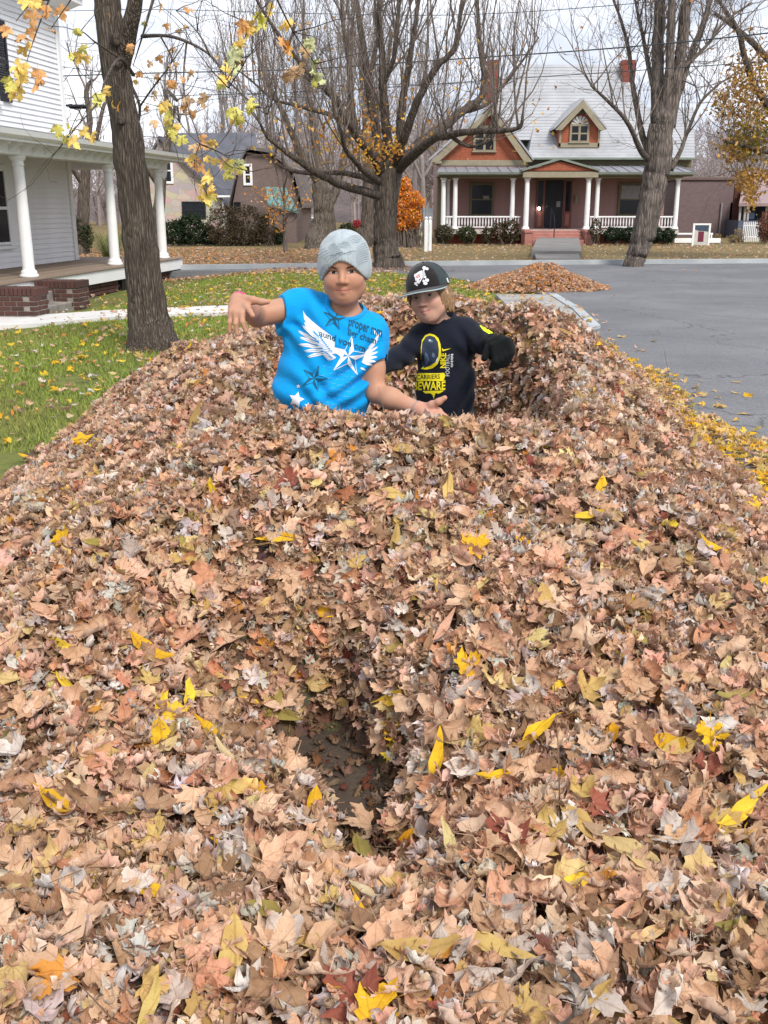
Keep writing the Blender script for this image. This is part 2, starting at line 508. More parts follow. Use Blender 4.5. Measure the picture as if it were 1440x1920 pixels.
def leaf_mesh(name, half, mat, seed, roll=0.0, arch=0.0, fold=0.0, crumple=.05, rings=(.45, .78), roll_ax=0.0, stem=.45, asym=.12):
    rs = np.random.default_rng(seed)
    out = [(x, y) for x, y in half] + [(-x, y) for x, y in half[-2:0:-1]]
    out = np.array(out, float)
    out += rs.normal(0, .018, out.shape) + np.stack([out[:, 1] ** 2 * rs.normal(0, asym), np.zeros(len(out))], 1)
    n = len(out); c = np.array([0, .34])
    vs_ = [np.array([0, .34])]
    for rg in rings: vs_ += list(c + (out - c) * rg)
    vs_ += list(out)
    vs_ = np.array(vs_)
    fs = [[0, 1 + i, 1 + (i + 1) % n, 1 + (i + 1) % n] for i in range(n)]
    tri_ = [[0, 1 + i, 1 + (i + 1) % n] for i in range(n)]
    for q in range(len(rings)):
        b0, b1 = 1 + q * n, 1 + (q + 1) * n
        for i in range(n):
            j = (i + 1) % n
            tri_ += [[b0 + i, b1 + i, b1 + j], [b0 + i, b1 + j, b0 + j]]
    uv = vs_.copy()
    if stem:
        k = len(vs_)
        vs_ = np.vstack([vs_, [[-.012, .01], [.012, .01], [.05, -stem], [.065, -stem]]])
        uv = np.vstack([uv, [[0, .0], [0, .0], [0, -.01], [0, -.01]]])
        tri_ += [[k, k + 2, k + 1], [k + 1, k + 2, k + 3]]
    x, y = vs_[:, 0].copy(), vs_[:, 1] - .4
    ca, sa = math.cos(roll_ax), math.sin(roll_ax)
    xr, yr = x * ca + y * sa, -x * sa + y * ca
    z = np.abs(xr) * fold
    if roll:
        z = z + (1 - np.cos(xr * roll)) / roll; xr = np.sin(xr * roll) / roll
    if arch:
        z0 = z.copy()
        z = z0 * np.cos(yr * arch) + (1 - np.cos(yr * arch)) / arch
        yr = np.sin(yr * arch) / arch - z0 * np.sin(yr * arch)
    x, y = xr * ca - yr * sa, xr * sa + yr * ca
    ph = rs.uniform(0, 6.28, 6)
    r_ = np.hypot(vs_[:, 0], vs_[:, 1] - .34)
    z = z + crumple * (np.sin(vs_[:, 0] * 9 + ph[0]) * np.sin(vs_[:, 1] * 8 + ph[1]) + .6 * np.sin(vs_[:, 0] * 17 + vs_[:, 1] * 13 + ph[2])) * np.clip(r_ * 2, .15, 1.2)
    z = z + rs.normal(0, crumple * .22, len(z)) * np.clip(r_ * 2, 0, 1)
    me = np_mesh(name, np.stack([x, y, z], 1), np.array(tri_), mat, True)
    ul = me.uv_layers.new(name='UVMap')
    li = np.zeros(len(me.loops), np.int32); me.loops.foreach_get('vertex_index', li)
    ul.data.foreach_set('uv', uv[li].astype(np.float32).ravel())
    return me

# variants: (kind, mesh parameters); indices are used below
LEAF_SPECS = []
for i in range(8):   LEAF_SPECS.append(('maple', MAPLE, dict(roll=random.uniform(.6, 2.2), arch=random.uniform(-1.4, 1.4), crumple=random.uniform(.03, .075), roll_ax=random.uniform(0, 3))))
for i in range(6):   LEAF_SPECS.append(('maple_curled', MAPLE, dict(roll=random.uniform(2.6, 4.6), arch=random.uniform(-2, 2), crumple=random.uniform(.05, .10), roll_ax=random.uniform(0, 3))))
for i in range(7):   LEAF_SPECS.append(('silver_curled', SILVER, dict(roll=random.uniform(2.5, 6.5), arch=random.uniform(-3, 3), crumple=random.uniform(.06, .12), roll_ax=random.uniform(-.6, .6))))
for i in range(5):   LEAF_SPECS.append(('lance', LANCE, dict(roll=random.uniform(.5, 4), arch=random.uniform(-1.6, 1.6), fold=random.uniform(0, .5), crumple=random.uniform(.012, .03), stem=.12, asym=.16)))
for i in range(4):   LEAF_SPECS.append(('oval', OVAL, dict(roll=random.uniform(.5, 3.5), arch=random.uniform(-1.4, 1.4), fold=random.uniform(0, .3), crumple=random.uniform(.02, .05), stem=.15)))
for i in range(4):   LEAF_SPECS.append(('fragment', FRAG, dict(roll=random.uniform(1, 5), arch=random.uniform(-3, 3), crumple=random.uniform(.05, .12), stem=0, rings=(.6,))))
KIND_IDX = {}
for i, s_ in enumerate(LEAF_SPECS): KIND_IDX.setdefault(s_[0], []).append(i)
proto = bpy.data.collections.new('leaf_shapes')            # not linked to the scene: shapes for the instancer only
LEAF_O_MESH = []
for i, (k_, half, kw) in enumerate(LEAF_SPECS):
    o = bpy.data.objects.new('shape_%02d' % i, leaf_mesh('leaf_%02d' % i, half, M_LEAF_I, 100 + i, **kw))
    proto.objects.link(o)
    LEAF_O_MESH.append(leaf_mesh('leaf_single_%02d' % i, half, M_LEAF_O, 100 + i, **kw))

_gn = {}
def instancer_tree(coll):
    if coll.name in _gn: return _gn[coll.name]
    ng = bpy.data.node_groups.new('scatter_' + coll.name, 'GeometryNodeTree')
    ng.interface.new_socket('Geometry', in_out='INPUT', socket_type='NodeSocketGeometry')
    ng.interface.new_socket('Geometry', in_out='OUTPUT', socket_type='NodeSocketGeometry')
    N, L = ng.nodes, ng.links
    gi, go = N.new('NodeGroupInput'), N.new('NodeGroupOutput')
    ci = N.new('GeometryNodeCollectionInfo'); ci.inputs['Collection'].default_value = coll
    ci.inputs['Separate Children'].default_value = True; ci.inputs['Reset Children'].default_value = True
    iop = N.new('GeometryNodeInstanceOnPoints'); iop.inputs['Pick Instance'].default_value = True
    def at(nm, ty):
        a_ = N.new('GeometryNodeInputNamedAttribute'); a_.data_type = ty; a_.inputs['Name'].default_value = nm
        return a_.outputs['Attribute']
    e2r = N.new('FunctionNodeEulerToRotation')
    L.new(at('rot', 'FLOAT_VECTOR'), e2r.inputs[0])
    L.new(gi.outputs[0], iop.inputs['Points'])
    L.new(ci.outputs[0], iop.inputs['Instance'])
    L.new(at('idx', 'INT'), iop.inputs['Instance Index'])
    L.new(e2r.outputs[0], iop.inputs['Rotation'])
    L.new(at('scl', 'FLOAT_VECTOR'), iop.inputs['Scale'])
    L.new(iop.outputs[0], go.inputs[0])
    _gn[coll.name] = ng
    return ng
def scatter(name, pts, rot, scl, idx, col, coll, parent=None):
    n = len(pts)
    me = bpy.data.meshes.new(name)
    me.vertices.add(n); me.vertices.foreach_set('co', np.asarray(pts, np.float32).ravel())
    scl = np.asarray(scl, np.float32)
    if scl.ndim == 1: scl = np.repeat(scl[:, None], 3, 1)
    for nm, ty, arr, key in (('rot', 'FLOAT_VECTOR', rot, 'vector'), ('scl', 'FLOAT_VECTOR', scl, 'vector'), ('idx', 'INT', idx, 'value')):
        a_ = me.attributes.new(nm, ty, 'POINT')
        a_.data.foreach_set(key, np.asarray(arr, np.int32 if ty == 'INT' else np.float32).ravel())
    a_ = me.attributes.new('col', 'FLOAT_COLOR', 'POINT')
    a_.data.foreach_set('color', np.hstack([np.asarray(col, np.float32), np.ones((n, 1), np.float32)]).ravel())
    me.update()
    o = link(name, me, parent)
    md = o.modifiers.new('scatter', 'NODES'); md.node_group = instancer_tree(coll)
    return o

def eulers_from(normals, tilt, rs):
    """rotations whose z axis is near the given normals; random yaw, tilt in radians (std)"""
    n = len(normals)
    nn = normals + rs.normal(0, 1, (n, 3)) * np.asarray(tilt).reshape(-1, 1)
    nn /= np.linalg.norm(nn, axis=1, keepdims=True)
    rv = rs.normal(0, 1, (n, 3))
    xa = np.cross(rv, nn); xa /= np.linalg.norm(xa, axis=1, keepdims=True)
    ya = np.cross(nn, xa)
    # matrix columns xa, ya, nn -> euler XYZ
    r20, r21, r22 = xa[:, 2], ya[:, 2], nn[:, 2]
    r10, r00 = xa[:, 1], xa[:, 0]
    return np.stack([np.arctan2(r21, r22), np.arcsin(np.clip(-r20, -1, 1)), np.arctan2(r10, r00)], 1)

PALETTE = {   # real leaf colours (linear)
    'tan':    [(.66, .44, .285), (.70, .485, .33), (.60, .385, .24), (.72, .52, .365), (.66, .42, .275)],
    'brown':  [(.36, .215, .12), (.40, .25, .145), (.30, .175, .10), (.44, .285, .175)],
    'grey':   [(.60, .54, .485), (.68, .63, .585), (.54, .46, .40), (.70, .62, .545)],
    'pink':   [(.70, .42, .29), (.66, .365, .235), (.62, .31, .18), (.73, .475, .34)],
    'red':    [(.34, .11, .065), (.28, .085, .055), (.42, .18, .09)],
    'yellow': [(.80, .50, .025), (.76, .45, .025), (.82, .56, .05)],
    'straw':  [(.60, .43, .15), (.54, .37, .13), (.66, .50, .23)],
    'olive':  [(.32, .26, .07), (.38, .31, .09)],
    'orange': [(.66, .30, .06), (.60, .26, .05)],
}
def pick_cols(n, weights, rs, jit=.10):
    ks = list(weights); w = np.array([weights[k] for k in ks], float); w /= w.sum()
    ch = rs.choice(len(ks), n, p=w)
    out = np.zeros((n, 3))
    for i, k in enumerate(ks):
        m = np.where(ch == i)[0]
        pal = np.array(PALETTE[k]); out[m] = pal[rs.integers(0, len(pal), len(m))]
    out *= np.exp(rs.normal(0, jit, (n, 1))) * np.exp(rs.normal(0, .04, (n, 3)))
    return np.clip(out, 0, .85), np.array(ks)[ch]
def pick_idx(n, weights, rs):
    ks = list(weights); w = np.array([weights[k] for k in ks], float); w /= w.sum()
    ch = rs.choice(len(ks), n, p=w); out = np.zeros(n, int)
    for i, k in enumerate(ks):
        m = np.where(ch == i)[0]; pool = np.array(KIND_IDX[k])
        out[m] = pool[rs.integers(0, len(pool), len(m))]
    return out, np.array(ks)[ch]

# ================================================================== THE LEAF PILE
def vnoise(x, y, s, seed=0):
    """smooth value noise on a lattice"""
    x = np.asarray(x) / s + 31.7 * (seed + 1); y = np.asarray(y) / s + 17.3 * (seed + 1)
    xi, yi = np.floor(x).astype(int), np.floor(y).astype(int)
    fx, fy = x - xi, y - yi
    fx = fx * fx * (3 - 2 * fx); fy = fy * fy * (3 - 2 * fy)
    def h(a_, b_):
        v = np.sin(a_ * 127.1 + b_ * 311.7 + seed * 74.7) * 43758.5453
        return v - np.floor(v)
    return (h(xi, yi) * (1 - fx) + h(xi + 1, yi) * fx) * (1 - fy) + (h(xi, yi + 1) * (1 - fx) + h(xi + 1, yi + 1) * fx) * fy - .5

RY = np.array([-1.0, .4, 1.2, 1.7, 2.1, 2.5, 2.8, 3.1, 3.35, 3.7, 4.3, 5.2, 6.1, 6.6, 7.2, 8.0, 9.0, 10.5, 12.3])
RZ = np.array([.12, .16, .22, .26, .33, .43, .55, .68, .775, .84, .89, .92, .92, .88, .76, .62, .50, .32, 0.0])
PIT = dict(cx=.12, cy=4.68, ax=.70, ay=1.22)
def pile_h(x, y):
    x = np.asarray(x, float); y = np.asarray(y, float)
    wob = vnoise(x, y, .55, 1) * .14
    ridge = np.interp(y, RY, RZ)
    XL = -2.12 - .40 * smooth(3.2, 1, y) + vnoise(x * 0, y, .5, 7) * .35 + smooth(6.0, 9.8, y) * 2.9
    XR = 2.04 + .45 * smooth(3.2, 1, y) + vnoise(x * 0, y, .4, 9) * .14 + smooth(6.0, 8.5, y) * .42
    e = np.minimum(x - XL, XR - x)
    flank = np.sin(np.clip(e / 2.0, 0, 1) * PI / 2)
    h = ridge * flank
    # lumps
    calm = 1 - .8 * np.exp(-((y - 3.4) / .3) ** 2 - (x / 1.0) ** 4)
    h = h + (vnoise(x, y, .42, 2) * .13 + vnoise(x, y, .19, 3) * .06) * np.clip(h * 3, 0, 1) * calm
    h = h + .025 * np.exp(-((x - .33) / .26) ** 2 - ((y - 3.40) / .13) ** 2)
    h = h + .20 * np.exp(-((x - .95) / .42) ** 2 - ((y - 5.9) / .75) ** 2)
    # the pit in which the boys stand
    q = (np.abs((x - PIT['cx'] + wob) / PIT['ax']) ** 2.7 + np.abs((y - PIT['cy'] + wob * .6) / PIT['ay']) ** 2.7) ** (1 / 2.7)
    inside = 1 - smooth(.80, 1.10, q)
    floor = .12 + .10 * vnoise(x, y, .3, 4)
    h = h * (1 - inside) + np.minimum(h, floor) * inside
    # scuffed trench in the front slope, open down to the ground
    ax_, ay_, bx_, by_ = -.15, 2.54, -.04, 2.24
    tt = np.clip(((x - ax_) * (bx_ - ax_) + (y - ay_) * (by_ - ay_)) / ((bx_ - ax_) ** 2 + (by_ - ay_) ** 2), 0, 1)
    dd = np.hypot(x - (ax_ + tt * (bx_ - ax_)), y - (ay_ + tt * (by_ - ay_)))
    w_ = .128 + .06 * vnoise(x, y, .12, 5)
    cut = 1 - smooth(w_ * .70, w_ * 1.35, dd - np.clip(-(x - ax_), 0, .4) * .35)
    bowl = .70 * np.exp(-(((x + .34) / .32) ** 2 + ((y - 2.42) / .42) ** 2)) + .74 * np.exp(-(((x + .03) / .17) ** 2 + ((y - 1.96) / .26) ** 2))
    h = h * (1 - np.clip(bowl, 0, .8)) * (1 - cut)
    return np.where(e > 0, np.maximum(h, 0), 0) , e
def pz(x, y): return float(pile_h(x, y)[0])

pile = empty('leaf_pile', (0, 4, 0))
tag(pile, 'huge mound of dry brown leaves with two boys standing in its hollow', 'leaf pile')
PILE_OFF = Vector((0, -4, 0))
# the packed body of the pile under the loose leaves
gx = np.linspace(-2.9, 2.9, 166); gy = np.linspace(-.6, 12.6, 360)
GX, GY = np.meshgrid(gx, gy)
GH, GE = pile_h(GX, GY)
gzz = ground_z(GX, GY)
core = np.where(GH > .035, gzz + GH - .035, gzz - .012)
nx_, ny_ = len(gx), len(gy)
ii = (np.arange(ny_ - 1)[:, None] * nx_ + np.arange(nx_ - 1)[None, :]).ravel()
quads = np.stack([ii, ii + 1, ii + nx_ + 1, ii + nx_], 1)
keep = (GE.ravel()[quads] > -.15).all(1)
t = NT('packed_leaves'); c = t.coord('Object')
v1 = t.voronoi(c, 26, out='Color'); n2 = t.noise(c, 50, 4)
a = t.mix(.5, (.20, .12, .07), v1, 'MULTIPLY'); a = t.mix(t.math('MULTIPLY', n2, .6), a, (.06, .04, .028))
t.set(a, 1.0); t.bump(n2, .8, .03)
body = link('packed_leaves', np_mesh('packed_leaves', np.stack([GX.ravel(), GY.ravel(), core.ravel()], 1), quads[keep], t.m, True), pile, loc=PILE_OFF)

rs = np.random.default_rng(77)
def sample_pile(n, ylo, yhi, xlo=-2.9, xhi=2.8):
    """random points on the pile, even over its surface; returns points, normals, e, h"""
    out = []
    need = n
    while need > 0:
        m = max(4000, need * 2)
        x = rs.uniform(xlo, xhi, m); y = rs.uniform(ylo, yhi, m)
        h, e = pile_h(x, y)
        d = .03
        hx = (pile_h(x + d, y)[0] - pile_h(x - d, y)[0]) / (2 * d)
        hy = (pile_h(x, y + d)[0] - pile_h(x, y - d)[0]) / (2 * d)
        slope = np.clip(np.sqrt(1 + hx ** 2 + hy ** 2), 1, 4)
        thick = np.clip(h / .10, 0, 1)
        keep_ = (rs.uniform(0, 4, m) < slope) & (e > -.12 * rs.uniform(0, 1, m) ** 2) & (rs.uniform(0, 1, m) < np.where(e < .25, .45, np.where(h < .04, .30, np.where(h < .08, .7, 1))))
        nn = np.stack([-hx, -hy, np.ones(m)], 1); nn /= np.linalg.norm(nn, axis=1, keepdims=True)
        out.append(np.hstack([x[keep_, None], y[keep_, None], (h + ground_z(x, y))[keep_, None], nn[keep_], e[keep_, None], h[keep_, None]]))
        need -= keep_.sum()
    return np.vstack(out)[:n]

W_SHAPE = dict(maple=2.0, maple_curled=3.2, silver_curled=4.4, lance=.5, oval=.6, fragment=3.4)
W_COL = dict(tan=5.6, brown=2.0, grey=1.6, pink=2.7, red=.18, straw=.35, yellow=.05, olive=.05, orange=.12)
S_RANGE = dict(maple=(.045, .086), maple_curled=(.05, .094), silver_curled=(.04, .08), lance=(.075, .13), oval=(.042, .075), fragment=(.022, .058))
def leaf_set(S, tilt, wshape, wcol):
    n = len(S)
    idx, kinds = pick_idx(n, wshape, rs)
    col, ck = pick_cols(n, wcol, rs)
    # curled silver-maple leaves are mostly grey, long leaves straw to yellow
    for kd, wc in (('silver_curled', dict(grey=1.9, brown=2, tan=2.6, pink=.6)), ('lance', dict(straw=2.4, yellow=.5, olive=.4, tan=2.6, brown=1.4)), ('oval', dict(tan=3, straw=1.2, brown=1.4, yellow=.2, olive=.4, red=.3))):
        m = np.where((kinds == kd) & (rs.uniform(0, 1, n) < .8))[0]
        col[m], _ = pick_cols(len(m), wc, rs)
    lo = np.array([S_RANGE[k][0] for k in kinds]); hi = np.array([S_RANGE[k][1] for k in kinds])
    sc = lo + (hi - lo) * rs.beta(1.6, 2.2, n)
    rot = eulers_from(S[:, 3:6], tilt * np.where(rs.uniform(0, 1, n) < .3, 1.9, .8), rs)
    return idx, col, sc, rot
S = np.vstack([sample_pile(42000, .55, 3.5), sample_pile(31000, 3.3, 7.5), sample_pile(7000, 7.3, 12.4, -.5, 2.9)])
idx, col, sc, rot = leaf_set(S, .42, W_SHAPE, W_COL)
# depth in the loose layer: the upper leaves stand a little proud
lay = rs.uniform(-.035, .022, len(S)) * np.clip(S[:, 7] / .08, .15, 1)
pts = S[:, :3] + S[:, 3:6] * lay[:, None]
pts[:, 2] = np.maximum(pts[:, 2], ground_z(pts[:, 0], pts[:, 1]) + .008)
# gutter side: fresh yellow leaves
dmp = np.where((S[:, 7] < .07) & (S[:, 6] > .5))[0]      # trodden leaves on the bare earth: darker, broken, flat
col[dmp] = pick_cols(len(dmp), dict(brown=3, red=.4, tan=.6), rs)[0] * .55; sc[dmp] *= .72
gut = np.where((S[:, 6] < .22 + .22 * rs.uniform(-1, 1, len(S))) & (S[:, 0] > 1.5) & (rs.uniform(0, 1, len(S)) < .80))[0]
col[gut], _ = pick_cols(len(gut), dict(yellow=4, straw=1.6, orange=.5, tan=.9), rs)
sc[gut] *= .9
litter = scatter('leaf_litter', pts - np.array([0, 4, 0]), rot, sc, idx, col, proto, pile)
tag(litter, kind='stuff')

# ---------------------------------------------------------------- the leaves that show largest, one by one
def on_pile(px, py):
    r = ray(px, py)
    tt = np.linspace(.9, 9, 1400) / r.y
    X_, Y_, Z_ = r.x * tt, r.y * tt, CAM_H + r.z * tt
    hit = np.argmax(Z_ < pile_h(X_, Y_)[0] + ground_z(X_, Y_) + .012)
    return np.array((X_[hit], Y_[hit], Z_[hit])) if hit > 0 else None
def pile_n(x, y, d=.04):
    n_ = np.array((-(pz(x + d, y) - pz(x - d, y)) / (2 * d), -(pz(x, y + d) - pz(x, y - d)) / (2 * d), 1.0)); return n_ / np.linalg.norm(n_)
BIGL = [(530, 1008, 'lance', 'yellow'), (1102, 970, 'lance', 'yellow'), (892, 1033, 'maple', 'yellow'), (1335, 1036, 'lance', 'yellow'), (1412, 955, 'maple', 'yellow'), (1003, 1380, 'lance', 'yellow'), (1365, 1318, 'lance', 'olive'), (1388, 1535, 'lance', 'yellow'),
        (1068, 1668, 'lance', 'yellow'), (1200, 1620, 'lance', 'straw'), (277, 1680, 'lance', 'yellow'), (670, 1600, 'lance', 'olive'), (105, 1515, 'lance', 'yellow'), (580, 1522, 'oval', 'yellow'), (322, 1337, 'maple', 'yellow'), (376, 1370, 'lance', 'yellow'), (300, 1385, 'lance', 'yellow'),
        (500, 1720, 'oval', 'olive'), (715, 1888, 'maple', 'yellow'), (97, 1858, 'maple', 'orange'), (122, 1020, 'maple', 'yellow'), (838, 935, 'lance', 'straw'), (733, 930, 'lance', 'straw'), (370, 795, 'lance', 'straw'), (752, 850, 'oval', 'straw'), (1126, 920, 'lance', 'yellow'), (884, 1250, 'maple', 'yellow'),
        (750, 1312, 'lance', 'yellow'), (612, 1145, 'oval', 'yellow'), (266, 1222, 'lance', 'yellow'), (1090, 1545, 'lance', 'straw'), (1000, 1588, 'maple', 'straw'), (940, 1462, 'lance', 'yellow'), (830, 1440, 'lance', 'yellow'), (1332, 1392, 'maple', 'yellow'), (1115, 1890, 'lance', 'straw'), (1010, 1897, 'maple', 'straw'),
        (655, 1868, 'maple', 'red'), (540, 908, 'maple', 'red'), (1063, 955, 'maple', 'pink'), (353, 1416, 'oval', 'red'), (480, 1226, 'oval', 'red'), (945, 1570, 'maple', 'red'), (845, 1765, 'maple', 'pink'), (672, 1555, 'maple', 'tan'), (1135, 1345, 'maple', 'tan'), (1220, 1640, 'maple', 'tan'), (1080, 1800, 'maple', 'grey'),
        (1320, 1715, 'maple', 'pink'), (1190, 1690, 'maple', 'pink'), (1290, 1870, 'maple', 'tan'), (340, 1100, 'maple', 'tan'), (180, 1420, 'maple', 'pink'), (250, 1200, 'maple', 'tan'), (890, 1015, 'maple', 'tan'), (430, 1010, 'maple', 'grey'), (40, 1560, 'maple', 'straw'), (60, 1640, 'maple', 'straw'), (500, 1330, 'lance', 'olive'), (525, 1335, 'lance', 'olive'),
        (1430, 1100, 'oval', 'yellow'), (900, 1105, 'lance', 'straw'), (160, 835, 'maple', 'yellow'), (15, 830, 'oval', 'yellow'), (45, 860, 'oval', 'yellow'), (1250, 1405, 'oval', 'yellow'), (770, 1800, 'lance', 'straw'), (440, 1790, 'lance', 'straw'), (900, 1785, 'lance', 'straw')]
mb = MB(); rt_ = random.Random(5)
for _ in range(520):                                   # loose stalks and twig ends
    x_, y_ = rt_.uniform(-1.9, 1.9), rt_.uniform(1.1, 6.5); h_ = pz(x_, y_)
    if h_ < .05: continue
    a_ = rt_.uniform(0, 6.28); L_ = rt_.uniform(.05, .20) * (1 if rt_.random() < .85 else 1.8); n_ = pile_n(x_, y_)
    d_ = Vector((math.cos(a_), math.sin(a_), 0)); d_ = (d_ - Vector(n_) * d_.dot(Vector(n_)) + Vector(n_) * rt_.gauss(.12, .25)).normalized()
    p0_ = Vector((x_, y_ - 4, h_ + gz(x_, y_))) + Vector(n_) * .012; k_ = Vector((rt_.gauss(0, .012), rt_.gauss(0, .012), rt_.gauss(0, .008)))
    r_ = rt_.uniform(.0009, .0022)
    mb.tube([p0_, p0_ + d_ * L_ * .5 + k_, p0_ + d_ * L_], [r_, r_ * .8, r_ * .5], 4)
tw_ = mb.build('twigs', paint('stalk_brown', (.20, .115, .06), .8, .25, 9), pile, fix=False); tw_['kind'] = 'stuff'
rq = random.Random(8)
while len(BIGL) < 298:
    f = rq.random() ** .7
    py = 860 + 1040 * f
    BIGL.append((rq.uniform(5, 1435), py, rq.choice(['maple', 'maple_curled', 'maple_curled', 'maple_curled', 'silver_curled', 'oval']), rq.choice(['tan'] * 6 + ['pink'] * 2 + ['grey'] + ['brown', 'brown', 'straw'])))
for i_, (px, py, kd, cl) in enumerate(BIGL):
    p_ = on_pile(px, py)
    if p_ is None or (i_ > 68 and pz(p_[0], p_[1]) < .09): continue
    n_ = pile_n(p_[0], p_[1])
    e_ = eulers_from(n_[None] + np.array([[0, -.25, 0]]), .16, rs)[0]
    s_ = rq.uniform(*{'lance': (.115, .165), 'maple': (.075, .108), 'maple_curled': (.078, .112), 'silver_curled': (.07, .10), 'oval': (.065, .09)}[kd])
    o = link('leaf', LEAF_O_MESH[rq.choice(KIND_IDX[kd])], pile, loc=Vector(p_ + n_ * .014) + PILE_OFF, rot=tuple(e_), scale=(s_,) * 3)
    c_ = np.array(rq.choice(PALETTE[cl])) * rq.uniform(.9, 1.1); o.color = tuple(np.clip(c_, 0, .9)) + (1,)
# ================================================================== BUILDINGS
W_PAINT = paint('white_paint', (.84, .84, .84), .45, .04, 2.0)
TAN = paint('tan_trim', (.31, .27, .19), .6, .1, 3.0)
OLIVE = paint('olive_trim', (.17, .15, .085), .6, .1, 3.0)
GREENTRIM = paint('green_grey_trim', (.22, .25, .21), .5, .1, 3.0)
DARK = paint('dark_void', (.012, .012, .014), .5, .1, 3.0)
BLACKP = paint('black_paint', (.02, .02, .028), .5, .1, 3.0)
def glass(name, col=(.010, .011, .014), rough=.12):
    t = NT(name); c = t.coord('Object'); n = t.noise(c, 1.7, 3)
    t.set(t.mix(n, col, tuple(x * 2.2 for x in col)), rough, Specular_IOR_Level=.22)
    return t.m
GLASS = glass('window_glass')
def brick_mat(name, a, b, c_):
    t = NT(name)
    oi = t.n.new('ShaderNodeObjectInfo'); c = t.coord('Object')
    n = t.noise(c, 30, 4)
    col = t.ramp(oi.outputs['Random'], [(0, a), (.5, b), (1, c_)])
    col = t.mix(t.math('MULTIPLY', n, .5), col, tuple(x * .5 for x in a))
    t.set(col, .9); t.bump(n, .3, .01)
    return t.m
BRICK = brick_mat('red_brick', (.085, .042, .034), (.115, .053, .043), (.07, .04, .036))
MORTAR = paint('mortar', (.30, .27, .24), .95, .2, 8)
def brickwork_mat(name, c1, c2, mort, scale):
    """far brickwork, too small to tell single bricks apart"""
    t = NT(name); c = t.coord('Object', rot=(R(90), 0, 0))
    b = t.n.new('ShaderNodeTexBrick'); t.l.new(c, b.inputs['Vector'])
    t.put(b.inputs['Color1'], c1); t.put(b.inputs['Color2'], c2); t.put(b.inputs['Mortar'], mort)
    b.inputs['Scale'].default_value = scale; b.inputs['Mortar Size'].default_value = .012
    n = t.noise(t.coord('Object'), 3, 4)
    a = t.mix(t.math('MULTIPLY', n, .4), b.outputs['Color'], tuple(x * .5 for x in c1))
    t.set(a, .95); t.bump(b.outputs['Fac'], -.3, .01)
    return t.m
CHIM = brickwork_mat('chimney_brick', (.30, .07, .045), (.22, .05, .04), (.16, .10, .08), 4)

# ---------------------------------------------------------------- white house with a porch (left)
WH_A = R(8.0)
wh = empty('white_house', (-6.26, 18.0, gz(-6.3, 18)), R(90) - WH_A)
tag(wh, 'white clapboard house with columned porch at the left edge', 'house')
WHz = wh.location.z
def whl(p):
    """world point -> local of the white house"""
    return wh.matrix_world.inverted() @ Vector(p)
bpy.context.view_layer.update()
FZ = .30 - WHz               # porch floor height, local
C1, C2, C3 = 0.0, 3.83, 6.75   # columns along the porch (local x)
PF = -.28                    # porch floor edge towards the street (local y negative = towards camera/right)
CTOP = FZ + 2.03
WALLY = 1.75                 # the wall behind the porch
XEND = 5.85                  # far corner of the house wall
XNEAR = -4.5
EAVE = 5.75 - WHz
# porch floor boards
fl = empty('porch_floor', (0, 0, 0), 0, wh)
pf_mat = paint('porch_boards', (.33, .25, .19), .7, .25, 5)
nb = 30
pb = MB().bbox(0, .118, PF - .04, WALLY, FZ - .03, FZ, .006).mesh('plank', pf_mat)
k = 0; x = XNEAR
while x < 7.25:
    link('plank', pb, fl, loc=(x, 0, 0)); x += .124
pb2 = MB().bbox(0, .118, WALLY + .02, 5.0, FZ - .032, FZ - .003, .006).mesh('plank', pf_mat)
x = XEND + .03
while x < 7.2:
    link('plank', pb2, fl, loc=(x, 0, 0)); x += .124
m = MB(); m.bbox(XNEAR, 7.30, PF - .01, PF + .03, FZ - .27, FZ - .03, .008); m.build('skirt_board', W_PAINT, wh)
m = MB(); m.bbox(7.262, 7.30, PF + .033, 5.0, FZ - .272, FZ - .034, .008); m.build('skirt_board', W_PAINT, wh)
# brick foundation under the porch: single bricks with joints
fd = MB(); fd.box(XNEAR, 7.2, PF + .16, PF + .3, -.4, FZ - .26); fnd = fd.build('foundation', MORTAR, wh)
bk = MB().bbox(0, .205, 0, .1, 0, .062, .006).mesh('brick', BRICK)
zrow = FZ - .29 - .07
row = 0
while zrow > -.22:
    x = -.05 + (.108 if row % 2 else 0)
    while x < 7.05:
        if not (3.55 < x < 3.95) and not (3.40 < x < 3.55): link('brick', bk, fnd, loc=(x, PF + .075 + random.uniform(-.006, .006), zrow))
        x += .216
    zrow -= .073; row += 1
m = MB(); m.box(3.60, 3.98, PF + .06, PF + .155, -.3, FZ - .28); m.build('crawl_vent', DARK, wh)
# columns
def col_mesh(h, r, name):
    pr = [(r * 1.55, 0), (r * 1.55, .05), (r * 1.28, .055), (r * 1.35, .085), (r * 1.25, .115), (r * 1.04, .125), (r, .16), (r * .99, h * .4), (r * .86, h - .20),
          (r * .86, h - .17), (r * 1.0, h - .16), (r * .98, h - .135), (r * .88, h - .13), (r * .9, h - .09), (r * 1.15, h - .07), (r * 1.25, h - .045), (r * 1.35, h - .04), (r * 1.35, h)]
    return MB().lathe(pr, 0, 0, 24).mesh(name, W_PAINT, True)
cm = col_mesh(2.03, .105, 'column')
for x in (C1, C2, C3): link('column', cm, wh, loc=(x, 0, FZ))
link('column', cm, wh, loc=(C3, 3.2, FZ))
link('column', cm, wh, loc=(-3.8, 0, FZ))
